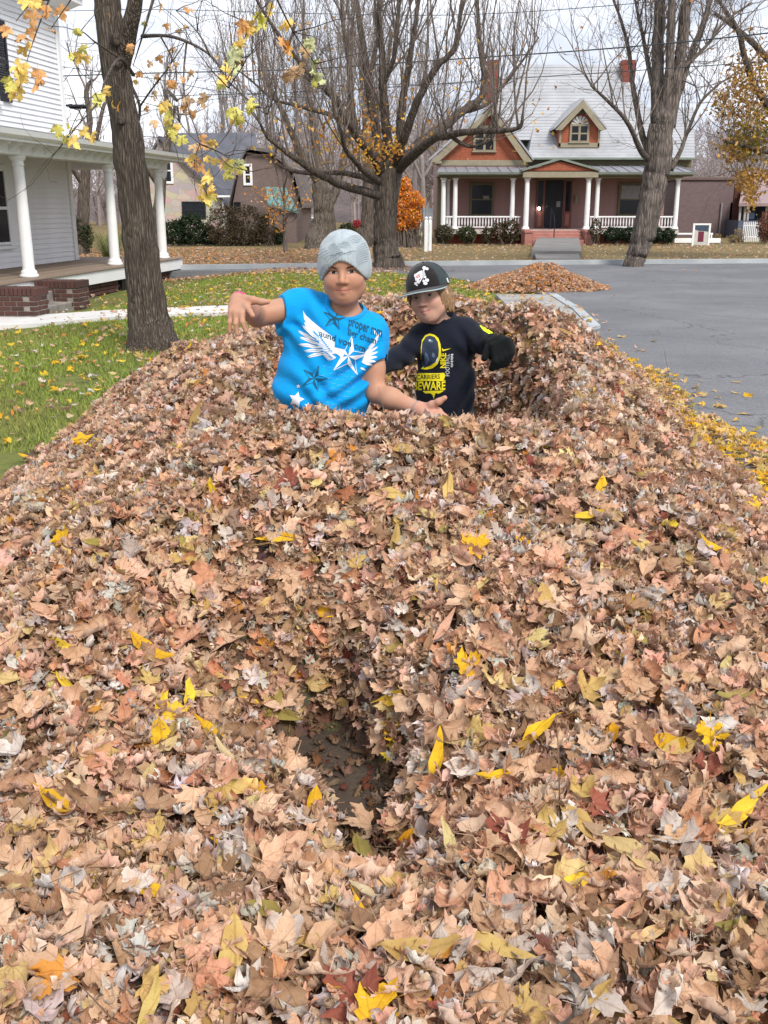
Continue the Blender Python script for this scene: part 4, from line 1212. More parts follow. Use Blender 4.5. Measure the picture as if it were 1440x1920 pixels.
# fan light over the dormer window
fan = MB(); cxf, czf, rf_ = X(1078, dd_), Z(235, dd_), X(1094, dd_) - X(1078, dd_)
for k in range(7):
    a0_, a1_ = PI * k / 7 + .06, PI * (k + 1) / 7 - .06
    fan.prism([(cxf + .10 * math.cos(a0_), czf + .10 * math.sin(a0_)), (cxf + rf_ * math.cos(a0_), czf + rf_ * math.sin(a0_)), (cxf + rf_ * math.cos((a0_ + a1_) / 2), czf + rf_ * 1.03 * math.sin((a0_ + a1_) / 2)), (cxf + rf_ * math.cos(a1_), czf + rf_ * math.sin(a1_)), (cxf + .10 * math.cos(a1_), czf + .10 * math.sin(a1_))], 'y', dyy - .07, dyy - .03)
fan.build('fan_light', paint('pale_fan', (.62, .62, .60), .5), dm)
# chimneys
for (pa, pb_, pyt, pyb, yy) in ((905, 928, 112, 250, 5.2), (1148, 1174, 112, 215, 5.6)):
    dq = PH_D + yy
    m = MB(); x0, x1, z1 = X(pa, dq), X(pb_, dq), Z(pyt, dq)
    m.box(x0 + .03, x1 - .03, yy, yy + .55, Z(pyb, dq) - .6, z1 - .18); m.box(x0, x1, yy - .03, yy + .58, z1 - .179, z1 - .08); m.box(x0 + .03, x1 - .03, yy, yy + .55, z1 - .079, z1)
    m.build('chimney', CHIM, ph)

# ---------------------------------------------------------------- stone house and brown house behind the hedge (left)
def blockhouse(name, label, d, pxl, pxr, pye, pyb, apex, wallmat, roofmat, depth, roof_over=.25):
    """gable end facing the camera"""
    o = empty(name, (P((pxl + pxr) / 2, 460, d).x, d, -.1)); tag(o, label, 'house')
    ox = o.location.x; oz = o.location.z
    x0, x1 = P(pxl, pye, d).x - ox, P(pxr, pye, d).x - ox
    ze_, zk = P(pxl, pye, d).z - oz, P(apex[0], apex[1], d).z - oz
    xk = P(apex[0], apex[1], d).x - ox
    m_ = MB(); m_.prism([(x0, -.2), (x1, -.2), (x1, ze_), (xk, zk), (x0, ze_)], 'y', 0, depth); m_.build('wall', wallmat, o)
    m_ = MB()
    for xa in (x0, x1):
        s_ = -1 if xa < xk else 1
        sl = (zk - ze_) / abs(xk - xa)
        xe, zee = xa + s_ * roof_over, ze_ - roof_over * sl
        m_.add([(xe, -.25, zee + .02), (xk, -.25, zk + .02), (xk, depth + .3, zk + .02), (xe, depth + .3, zee + .02), (xe, -.25, zee + .16), (xk, -.25, zk + .18), (xk, depth + .3, zk + .18), (xe, depth + .3, zee + .16)],
               [(0, 1, 2, 3), (4, 7, 6, 5), (0, 4, 5, 1), (2, 6, 7, 3), (1, 5, 6, 2), (0, 3, 7, 4)])
    m_.build('roof', roofmat, o)
    return o
DARKROOF = paint('dark_slate_roof', (.13, .135, .16), .85, .18, 1.5)
t = NT('pale_stone'); c = t.coord('Object')
v1 = t.voronoi(t.coord('Object', (1.3, 1.3, 2.6)), 1.3, out='Color'); n2 = t.noise(c, 9, 4)
vd = t.voronoi(t.coord('Object', (1.3, 1.3, 2.6)), 1.3, 'DISTANCE_TO_EDGE')
a = t.mix(.35, (.52, .43, .36), v1, 'MULTIPLY'); a = t.mix(t.ramp(vd, [(0, (.8, .8, .8)), (.06, (0, 0, 0))]), a, (.32, .26, .23)); a = t.mix(t.math('MULTIPLY', n2, .4), a, (.62, .55, .48))
t.set(a, .95); STONE = t.m
sh = blockhouse('stone_house', 'pale stone gabled house with dark roof behind the green hedge', 52, 238, 424, 384, 460, (300, 262), STONE, DARKROOF, 9)
def wall_window(o, d, px0, px1, py0, py1, mat=W_PAINT, fr=.12, yo=0.0):
    ox, oz = o.location.x, o.location.z
    x0, x1, z1, z0 = P(px0, py0, d).x - ox, P(px1, py0, d).x - ox, P(px0, py0, d).z - oz, P(px0, py1, d).z - oz
    m_ = MB()
    for a_ in ((x0 - fr, x0, z0 - fr, z1 + fr), (x1, x1 + fr, z0 - fr, z1 + fr), (x0, x1, z1, z1 + fr - .003), (x0, x1, z0 - fr + .003, z0)):
        m_.bbox(a_[0], a_[1], yo - .06, yo + .01, a_[2], a_[3], .008)
    w = m_.build('window', mat, o)
    m_ = MB(); m_.box(x0, x1, yo - .03, yo - .01, z0, z1); m_.build('pane', GLASS, w)
    m_ = MB(); m_.bbox(x0, x1, yo - .045, yo - .031, (z0 + z1) / 2 - .03, (z0 + z1) / 2 + .03, .004); m_.build('sash', mat, w)
wall_window(sh, 52, 343, 383, 380, 408, BLACKP, .06)
wall_window(sh, 52, 308, 319, 300, 340)
m = MB(); ox = sh.location.x
x0 = P(420, 400, 52).x - ox
m.tube([(x0, -.12, -.1), (x0, -.12, P(420, 370, 52).z + .1)], .05, 8); m.tube([(x0 - .3, -.3, P(420, 369, 52).z + .1), (x0 + .5, -.3, P(420, 369, 52).z + .1)], .06, 8)
m.build('downpipe', W_PAINT, sh)
# long dark main roof of the stone house
m = MB(); ox, oz = sh.location.x, sh.location.z
q0, q1 = P(325, 250, 57), P(478, 248, 57); e0, e1 = P(330, 395, 53.5), P(505, 392, 53.5)
m.add([tuple(v_ - sh.location) for v_ in (q0, q1, e1, e0)] + [tuple(v_ - sh.location + Vector((0, .15, -.2))) for v_ in (q0, q1, e1, e0)], [(0, 1, 2, 3), (7, 6, 5, 4), (0, 4, 5, 1), (1, 5, 6, 2), (3, 2, 6, 7), (0, 3, 7, 4)])
m.build('main_roof', DARKROOF, sh)
m = MB(); xb = P(424, 400, 53.6).x - ox, P(500, 400, 53.6).x - ox
m.box(xb[0], xb[1], 1.65, 6, -.1, P(430, 392, 53.6).z - oz); m.build('main_wall', STONE, sh)

BROWNB = brickwork_mat('brown_brick', (.205, .150, .135), (.18, .13, .118), (.22, .175, .16), 3)
bh = empty('brown_house', (P(500, 460, 50).x, 50, -.1)); tag(bh, 'dark brown gambrel-roofed house behind the brown hedge', 'house')
ox, oz = bh.location.x, bh.location.z
def L_(px, py, d=50): v_ = P(px, py, d); return (v_.x - ox, v_.z - oz)
m = MB(); m.prism([L_(437, 470), L_(562, 470), L_(562, 385), L_(545, 326), L_(505, 292), L_(465, 285), L_(448, 320), L_(437, 380)], 'y', 0, 8); m.build('wall', BROWNB, bh)
m = MB()
pl = [L_(430, 388), L_(447, 316), L_(464, 280), L_(507, 287), L_(551, 322), L_(568, 390)]
for (a_, b_) in zip(pl[:-1], pl[1:]):
    m.add([(a_[0], -.3, a_[1]), (b_[0], -.3, b_[1]), (b_[0], 8.2, b_[1]), (a_[0], 8.2, a_[1]), (a_[0], -.3, a_[1] + .14), (b_[0], -.3, b_[1] + .14), (b_[0], 8.2, b_[1] + .14), (a_[0], 8.2, a_[1] + .14)],
          [(0, 1, 2, 3), (4, 7, 6, 5), (0, 4, 5, 1), (2, 6, 7, 3), (1, 5, 6, 2), (0, 3, 7, 4)])
m.build('roof', paint('brown_roof', (.19, .165, .16), .9, .2, 2), bh)
wall_window(bh, 50, 460, 468, 312, 343)
wall_window(bh, 50, 440, 450, 380, 396, DARK, .03)

shed = empty('shed', (P(520, 460, 47).x, 47, -.1)); tag(shed, 'low shed with a faded teal roof beside the brown house', 'shed')
ox, oz = shed.location.x, shed.location.z
m = MB(); m.prism([L_(505, 470, 47), L_(556, 470, 47), L_(556, 392, 47), L_(505, 380, 47)], 'y', 0, 3); m.build('wall', BROWNB, shed)
m = MB(); a_, b_ = L_(503, 381, 47), L_(560, 396, 47); a2, b2 = L_(498, 350, 49), L_(536, 352, 49)
m.add([(a_[0], -.2, a_[1]), (b_[0], -.2, b_[1]), (b2[0], 2, b2[1]), (a2[0], 2, a2[1]), (a_[0], -.2, a_[1] - .1), (b_[0], -.2, b_[1] - .1), (b2[0], 2, b2[1] - .1), (a2[0], 2, a2[1] - .1)],
      [(0, 1, 2, 3), (7, 6, 5, 4), (0, 4, 5, 1), (1, 5, 6, 2), (2, 6, 7, 3), (0, 3, 7, 4)])
m.build('roof', paint('teal_roof', (.14, .30, .29), .7, .15, 2), shed)

gar = empty('white_garage', (P(588, 455, 60).x, 60, -.1)); tag(gar, 'small white garage seen beyond the sapling', 'garage')
ox, oz = gar.location.x, gar.location.z
m = MB(); m.prism([L_(566, 462, 60), L_(602, 462, 60), L_(602, 412, 60), L_(566, 404, 60)], 'y', 0, 5); m.build('wall', W_PAINT, gar)
m = MB(); a_, b_ = L_(562, 404, 60), L_(606, 414, 60)
m.add([(a_[0], -.3, a_[1]), (b_[0], -.3, b_[1]), (b_[0], 5.2, b_[1] + .1), (a_[0], 5.2, a_[1] + .1), (a_[0], -.3, a_[1] - .15), (b_[0], -.3, b_[1] - .15), (b_[0], 5.2, b_[1] - .05), (a_[0], 5.2, a_[1] - .05)],
      [(0, 1, 2, 3), (7, 6, 5, 4), (0, 4, 5, 1), (1, 5, 6, 2), (2, 6, 7, 3), (0, 3, 7, 4)])
m.build('roof', GREENTRIM, gar)
m = MB(); a_, b_ = L_(572, 458, 60), L_(590, 420, 60); m.bbox(a_[0], b_[0], -.06, -.01, a_[1], b_[1], .01); m.build('door', paint('off_white_door', (.62, .63, .62), .6), gar)

# ---------------------------------------------------------------- brick hall and low house at the right edge
hall = empty('brick_hall', (P(1330, 455, 56).x, 56, -.1)); tag(hall, 'plain purple-brown brick hall right of the pink house', 'building')
ox, oz = hall.location.x, hall.location.z
PURB = brickwork_mat('purple_brick', (.185, .135, .135), (.155, .11, .115), (.19, .15, .15), 3)
m = MB(); a_, b_ = L_(1262, 462, 56), L_(1378, 338, 56)
m.box(a_[0], b_[0], 0, 14, -.3, b_[1]); m.build('wall', PURB, hall)
m = MB(); m.bbox(a_[0] - .1, b_[0] + .12, -.10, 14.1, b_[1] + .002, b_[1] + .16, .02); m.build('parapet', paint('brown_coping', (.16, .11, .10), .8), hall)
m = MB(); p_ = L_(1353, 380, 56); m.tube([(p_[0], -.08, 0), (p_[0], -.08, p_[1])], .05, 8); m.build('downpipe', paint('grey_pipe', (.33, .30, .30), .6), hall)
m = MB(); a2 = L_(1378, 345, 56); m.bbox(a2[0] + .005, a2[0] + .35, -.04, .8, 0, a2[1], .02); m.build('buttress', paint('rust_brown', (.10, .04, .03), .9), hall)

lh = empty('low_house', (P(1430, 455, 54).x, 54, -.1)); tag(lh, 'low house with dusty pink roof and open dark porch, right edge', 'house')
ox, oz = lh.location.x, lh.location.z
m = MB(); a_, b_ = L_(1386, 462, 54), L_(1540, 380, 54); m.box(a_[0], b_[0], 2.0, 8, -.2, b_[1]); m.build('wall', paint('dark_porch_wall', (.06, .065, .08), .8), lh)
m = MB(); e0, e1 = L_(1382, 381, 54), L_(1560, 381, 54); r0, r1 = L_(1400, 322, 58), L_(1560, 322, 58)
m.add([(e0[0], -.3, e0[1]), (e1[0], -.3, e1[1]), (r1[0], 4, r1[1]), (r0[0], 4, r0[1]), (e0[0], -.3, e0[1] - .15), (e1[0], -.3, e1[1] - .15), (r1[0], 4, r1[1] - .15), (r0[0], 4, r0[1] - .15)],
      [(0, 1, 2, 3), (7, 6, 5, 4), (0, 4, 5, 1), (1, 5, 6, 2), (2, 6, 7, 3), (0, 3, 7, 4)])
m.build('roof', paint('dusty_pink_roof', (.32, .23, .23), .8, .12, 2), lh)
m = MB(); a_ = L_(1384, 410, 54); m.box(a_[0], e1[0], -.1, 2, -.2, a_[1] - .1); m.build('porch_base', paint('blue_grey_base', (.10, .12, .17), .8), lh)
for px in (1387, 1396, 1402, 1436):
    a_ = L_(px, 410, 54); m = MB(); m.bbox(a_[0] - .05, a_[0] + .05, 0, .1, a_[1] - .1, e0[1] - .15, .01); m.build('porch_post', paint('pale_post', (.45, .42, .40), .7), lh)
m = MB(); a_, b_ = L_(1404, 408, 54), L_(1420, 398, 54); m.bbox(a_[0], b_[0], .3, .9, a_[1] - .1, b_[1], .05); m.build('porch_chest', paint('blue_chest', (.13, .19, .30), .6), lh)
# ================================================================== TREES
def bark_mat(name, dark, mid, light, sx=9, sz=1.6, bump=.9):
    t = NT(name); c = t.coord('Object', (1, 1, sz / sx))
    n1 = t.noise(c, sx, 6, .62, .6); v = t.voronoi(c, sx * 1.7, 'DISTANCE_TO_EDGE'); n3 = t.noise(t.coord('Object'), 2.2, 4); n4 = t.noise(t.coord('Object'), 45, 4)
    h = t.math('ADD', t.math('MULTIPLY', n1, .7), t.math('MULTIPLY', v, .9))
    a = t.ramp(h, [(.30, dark), (.52, mid), (.85, light)])
    a = t.mix(t.ramp(n3, [(.45, (0, 0, 0)), (.75, (.5, .5, .5))]), a, tuple(x * .55 for x in mid))
    a = t.mix(t.math('MULTIPLY', n4, .35), a, dark)
    t.set(a, .95, Specular_IOR_Level=.15); t.bump(h, bump, .05)
    return t.m
BARK_NEAR = bark_mat('bark_ridged', (.045, .036, .029), (.145, .117, .095), (.27, .225, .185), 26, 2.6, 1.0)
BARK_BIG = bark_mat('bark_grey', (.055, .045, .037), (.165, .135, .110), (.27, .225, .19), 11, 1.7)
BARK_PALE = bark_mat('bark_pale', (.06, .05, .045), (.20, .165, .14), (.32, .27, .235), 11, 1.5)
BARK_LIMB = bark_mat('bark_limb', (.045, .036, .030), (.135, .108, .09), (.25, .205, .175), 12, 2)
BARK_TWIG = bark_mat('bark_twig', (.11, .088, .075), (.21, .17, .145), (.32, .265, .23), 20, 4, .3)
BARK_FAR = bark_mat('bark_far', (.20, .17, .16), (.30, .26, .245), (.40, .35, .33), 20, 4, .1)  # lightened for far trees: distance haze is put into the bark colour

trs = random.Random(21)
def rvec(r): return Vector((trs.gauss(0, r), trs.gauss(0, r), trs.gauss(0, r)))
def limb_path(pts, sub=5, wob=0.0):
    """Catmull-Rom through (Vector, radius) pairs"""
    out = []
    n = len(pts)
    for i in range(n - 1):
        p0, p1, p2, p3 = pts[max(i - 1, 0)][0], pts[i][0], pts[i + 1][0], pts[min(i + 2, n - 1)][0]
        for k in range(sub):
            f = k / sub
            a = .5 * ((2 * p1) + (p2 - p0) * f + (2 * p0 - 5 * p1 + 4 * p2 - p3) * f * f + (3 * p1 - p0 - 3 * p2 + p3) * f ** 3)
            r = pts[i][1] * (1 - f) + pts[i + 1][1] * f
            out.append((a + rvec(wob * r), r))
    out.append(pts[-1])
    return out
def add_path(mb, path, seg):
    mb.tube([p for p, r in path], [r for p, r in path], seg)

def grow(mb, p, d, L, r, lvl, tips, up=.25, wig=.16, ratio=.55, kids=(3, 5), minr=.005, spread=.75, thick_mb=None):
    n = 6 if lvl > 1 else (5 if lvl == 1 else 4)
    path = [(p.copy(), r)]
    q = p.copy(); d = d.normalized()
    for k in range(n):
        d = (d + rvec(wig) + Vector((0, 0, up * .35))).normalized()
        q = q + d * (L / n)
        path.append((q.copy(), max(minr * .7, r * (1 - .8 * (k + 1) / n))))
    add_path(mb, path, 6 if r > .03 else (4 if r > .010 else 3))
    tips.append((q.copy(), d.copy(), lvl))
    if lvl > 0:
        for _ in range(trs.randint(*kids)):
            f = trs.uniform(.25, 1.0)
            i = min(n - 1, int(f * n)); g = f * n - i
            a = path[i][0].lerp(path[i + 1][0], g)
            rr = path[i][1] * (1 - g) + path[i + 1][1] * g
            dd = (d + rvec(spread)).normalized()
            grow(mb, a, dd, L * ratio * trs.uniform(.6, 1.2), max(minr, min(rr * .75, r * .5)), lvl - 1, tips, up, wig * 1.15, ratio, kids, minr, spread)

def shoots(mb, path, n, L, r, lvl, tips, up, f0=.15, sprd=.45, bias=Vector((0, 0, 1)), **kw):
    for _ in range(n):
        f = trs.uniform(f0, 1.0) * (len(path) - 1)
        i = min(len(path) - 2, int(f)); g = f - i
        a = path[i][0].lerp(path[i + 1][0], g); rr = path[i][1] * (1 - g) + path[i + 1][1] * g
        t_ = (path[i + 1][0] - path[i][0]).normalized()
        d = (t_ * .45 + bias * .8 + rvec(sprd)).normalized()
        s_ = trs.uniform(.55, 1.25)
        grow(mb, a, d, L * s_, min(r * s_, rr * .8), lvl, tips, up, **kw)

def trunk_mesh(path, seg, flare=0.0, lobes=5, seed=0, mat=None, rough=.05, flare_h=.6):
    """trunk with root flare and uneven section"""
    rs_ = np.random.default_rng(seed); ph = rs_.uniform(0, 6.28, 6)
    mb = MB(); mb.tube([p for p, r in path], [r for p, r in path], seg)
    v = np.array(mb.v); z0 = path[0][0].z
    out = []
    for i, (p, r) in enumerate(path):
        for k in range(seg):
            w = v[i * seg + k]; a = 2 * PI * k / seg
            hgt = max(0., (w[2] - z0))
            fl = flare * math.exp(-hgt / flare_h * 2.2)
            s_ = 1 + fl * (.55 + .45 * math.sin(a * lobes / 2 + ph[0]) * 1.0 + .3 * math.sin(a * 3 + ph[1])) + rough * (math.sin(a * 3 + hgt * 1.3 + ph[2]) + .7 * math.sin(a * 5 - hgt * 2.1 + ph[3]) + .5 * math.sin(a * 9 + hgt * 5 + ph[4]))
            pc = np.array(p)
            out.append(tuple(pc + (w - pc) * s_))
    mb.v = out
    return mb.mesh('trunk', mat, True)

LIMB_K = [1.0]
def PR(px, py, d, rpx):
    """limb node: photo pixel, distance, radius in photo pixels"""
    p = P(px, py, d)
    return (p, rpx * d / 1951.0 * LIMB_K[0])

def local(path, o): return [(p - o, r) for p, r in path]

# ---------------------------------------------------------------- near maple on the lawn (left)
b0 = G(283, 652, gz(-2.7, 11.7)); D1 = b0.y
nt = empty('maple_tree', b0); tag(nt, 'ridged brown maple trunk on the lawn beside the pile, last yellow leaves', 'tree')
tp = [(b0 + Vector((0.02, 0, -.12)), .30), PR(283, 630, D1, 44), PR(276, 590, D1, 38), PR(268, 520, D1, 34), PR(258, 420, D1, 31), PR(248, 320, D1, 29), PR(240, 260, D1, 28), PR(230, 200, D1, 25), PR(216, 120, D1, 25), PR(205, 40, D1, 24), PR(198, -30, D1, 22), PR(185, -160, D1, 19)]
tp = limb_path(local(tp, b0), 4, .03)
link('trunk', trunk_mesh(tp, 40, .42, 5, 3, BARK_NEAR, .035, .35), nt)
m = MB(); add_path(m, limb_path(local([PR(228, 130, D1, 14), PR(236, 80, D1 - .1, 17), PR(248, 30, D1 - .2, 14), PR(262, -40, D1 - .3, 12), PR(285, -160, D1 - .4, 9)], b0), 4, .04), 20); m.build('limb', BARK_NEAR, nt, True)
# knots where limbs were cut
def knot(px, py, d, r):
    m_ = MB(); c_ = P(px, py, d) - b0
    m_.tube([c_ + Vector((0, .12, 0)), c_ + Vector((0, -.02, .0)), c_ + Vector((0, -.05, 0)), c_ + Vector((0, -.045, 0)), c_ + Vector((0, 0.0, 0))], [r * 1.3, r * 1.15, r, r * .6, r * .3], 14)
    m_.build('knot', BARK_LIMB, nt, True)
knot(219, 75, D1 - .14, .055); knot(220, 118, D1 - .13, .045); knot(226, 226, D1 - .16, .04)
# surface root to the right
m = MB(); add_path(m, limb_path([(Vector((.12, -.05, .12)), .12), (Vector((.33, -.10, .03)), .08), (Vector((.62, -.12, -.02)), .05), (Vector((.9, -.05, -.08)), .03)], 4), 12); m.build('root', BARK_NEAR, nt, True)
# twigs: hanging sprays reaching towards the camera
TW = [[(120, -60, 6.6), (92, 0, 6.5), (72, 50, 6.4), (55, 100, 6.3), (36, 165, 6.2)], [(92, 0, 6.5), (60, 5, 6.4), (30, 40, 6.3)], [(120, -60, 6.6), (135, -10, 6.8), (115, 25, 6.8), (95, 55, 6.8)],
      [(250, 140, 11.6), (225, 110, 10.5), (200, 145, 9), (185, 190, 8), (150, 230, 7.2), (125, 262, 7)], [(225, 110, 10.5), (180, 80, 9), (150, 60, 8), (140, 110, 7.6)],
      [(300, -40, 11.6), (287, 0, 11.5), (267, 68, 11.4), (250, 122, 11.6)], [(267, 68, 11.4), (310, 67, 10), (350, 78, 9), (394, 104, 8), (425, 150, 7.5), (445, 215, 7)],
      [(300, 66, 10.2), (330, 130, 9.5), (322, 200, 8.5), (320, 255, 8)], [(350, 78, 9), (345, 170, 8.4), (375, 270, 7.8), (388, 365, 7.2)], [(375, 270, 7.8), (420, 290, 7.6), (455, 318, 7.4)],
      [(560, -60, 6.3), (515, -10, 6.2), (472, 45, 6.1), (445, 105, 6), (428, 165, 6)], [(515, -10, 6.2), (550, 60, 6.6), (590, 120, 6.8), (598, 160, 6.8)], [(550, 60, 6.6), (540, 95, 6.6)],
      [(240, 150, 11.7), (262, 200, 11.4), (255, 260, 11.3), (262, 330, 11.3)], [(262, 200, 11.4), (290, 160, 10.5), (320, 120, 10), (350, 60, 9.6), (300, 10, 9.4)],
      [(394, 104, 8), (370, 60, 8), (330, 20, 8.2)], [(425, 150, 7.5), (480, 200, 7.3), (500, 215, 7.3)]]
m = MB()
for k, tw in enumerate(TW):
    rr0 = .016 if k in (3, 5, 6, 13) else .008
    n = len(tw)
    add_path(m, limb_path([(P(a, b_, c_) - b0, max(.0022, rr0 * (1 - .85 * i / (n - 1)) * c_ / 8)) for i, (a, b_, c_) in enumerate(tw)], 5), 6)
# finer bare twigs
tips = []
for tw in TW[3:]:
    for (a, b_, c_) in tw[1:]:
        for _ in range(2):
            grow(m, P(a, b_, c_) - b0, rvec(1.0) + Vector((0, 0, .2)), trs.uniform(.25, .7), .004, 1, tips, .1, .2, .5, (1, 3), .0016, .7)
m.build('twigs', BARK_LIMB, nt, True)
YG, YE, OB, TN, PG = (.66, .62, .04), (.90, .60, .015), (.74, .33, .025), (.64, .39, .15), (.62, .68, .30)
HANG = [(65, 5, YE), (62, 35, OB), (85, 25, OB), (116, 25, OB), (98, 55, OB), (60, 62, OB), (52, 90, YE), (38, 72, OB), (45, 130, YE), (30, 128, YE), (14, 155, YG), (35, 150, YE), (66, 160, OB), (75, 152, OB), (36, 176, YE), (10, 60, OB), (48, 8, YE), (40, 145, YE),
        (145, 60, YG), (157, 95, YG), (150, 112, YE), (138, 108, YG), (162, 112, YE), (185, 190, YG), (172, 200, YG), (200, 172, YE), (192, 182, YG), (178, 182, YG), (210, 198, YE), (222, 200, OB), (112, 248, YG), (122, 262, YG), (140, 268, YE), (160, 250, YE), (172, 256, YE), (132, 240, YG), (118, 255, YG),
        (225, 42, YE), (205, 32, OB), (240, 132, TN), (255, 156, YE), (235, 145, OB), (270, 45, YG), (312, 50, OB), (348, 52, TN), (300, 112, OB), (296, 142, OB), (330, 122, TN), (345, 150, OB), (262, 140, OB), (290, 185, TN), (240, 90, OB), (245, 95, OB), (320, 95, TN),
        (303, 205, YE), (313, 215, YG), (312, 232, YE), (320, 245, YG), (325, 255, YG), (340, 262, YG), (310, 200, YE), (318, 228, YG), (330, 240, YE), (380, 262, OB), (383, 275, OB), (396, 272, YE), (365, 278, TN),
        (360, 296, YE), (372, 305, OB), (388, 300, YE), (400, 302, YE), (366, 312, OB), (380, 318, OB), (386, 328, YE), (392, 338, YE), (378, 345, YE), (392, 352, YE), (398, 366, YE), (386, 372, YE), (374, 350, TN), (392, 376, YG), (376, 368, YE),
        (420, 306, TN), (432, 312, YG), (445, 308, PG), (452, 318, YG), (440, 326, TN), (428, 328, YG), (456, 308, PG),
        (470, 50, YE), (455, 52, OB), (462, 62, YE), (490, 38, YG), (485, 50, YG), (505, 20, YE), (440, 98, PG), (448, 85, YE), (434, 110, PG), (425, 128, YE), (440, 130, PG), (428, 150, YE), (412, 160, YG), (418, 152, YE), (450, 112, TN),
        (466, 208, YG), (442, 212, YG), (448, 225, YG), (472, 200, YG), (440, 222, YE), (538, 92, OB), (528, 82, OB), (545, 100, YE), (590, 120, PG), (594, 140, PG), (588, 155, YG), (600, 150, PG), (582, 85, PG), (552, 140, TN), (540, 145, TN), (565, 130, TN), (578, 95, TN), (540, 48, YE),
        (300, 15, OB), (280, 120, TN), (350, 20, OB), (335, 60, TN), (360, 140, TN), (320, 160, OB), (350, 190, TN), (275, 205, OB), (290, 232, TN), (365, 215, OB), (382, 185, TN), (345, 205, OB)]
def near_d(px, py):
    """distance of the nearest twig node"""
    best = min(((px - a) ** 2 + (py - b_) ** 2, c_) for tw in TW for (a, b_, c_) in tw)
    return best[1]
flat_idx = KIND_IDX['maple']
for (px, py, cl) in HANG:
    d_ = near_d(px, py) + trs.uniform(-.15, .15)
    for rep in range(2 if trs.random() < .45 else 1):
        p = P(px + trs.gauss(0, 4) * rep, py + trs.gauss(0, 4) * rep, d_)
        s_ = trs.uniform(.062, .098) * (1.0 if d_ < 9 else .9)
        o = link('leaf', LEAF_O_MESH[trs.choice(flat_idx)], nt, loc=p - b0, scale=(s_, s_, s_),
                 rot=(R(-90) + trs.gauss(0, .5), trs.gauss(0, .6), trs.gauss(0, .7)))
        j = trs.uniform(.8, 1.15)
        o.color = (min(1, cl[0] * j), min(1, cl[1] * j), min(1, cl[2] * j), 1)

# ---------------------------------------------------------------- generic scatter of leaves on a tree
def tree_leaves(parent, pts, off, size, wcol, name='leaves', seed=1, kinds=('maple', 'maple_curled'), tilt=2.0, cols=None):
    rs_ = np.random.default_rng(seed); pts = np.array([tuple(p) for p in pts]); n = len(pts)
    pts = pts + rs_.normal(0, 1, (n, 3)) * off
    pool = np.array(sum([KIND_IDX[k] for k in kinds], []))
    idx = pool[rs_.integers(0, len(pool), n)]
    if cols is None: cols, _ = pick_cols(n, wcol, rs_)
    else:
        cc = np.array(cols); cols = np.clip(cc[rs_.integers(0, len(cc), n)] * np.exp(rs_.normal(0, .18, (n, 1))), 0, .9)
    rot = eulers_from(np.tile([[0, -.3, 1.]], (n, 1)), tilt, rs_)
    o = scatter(name, pts, rot, rs_.uniform(size[0], size[1], n), idx, cols, proto, parent)
    o['kind'] = 'stuff'
    return o

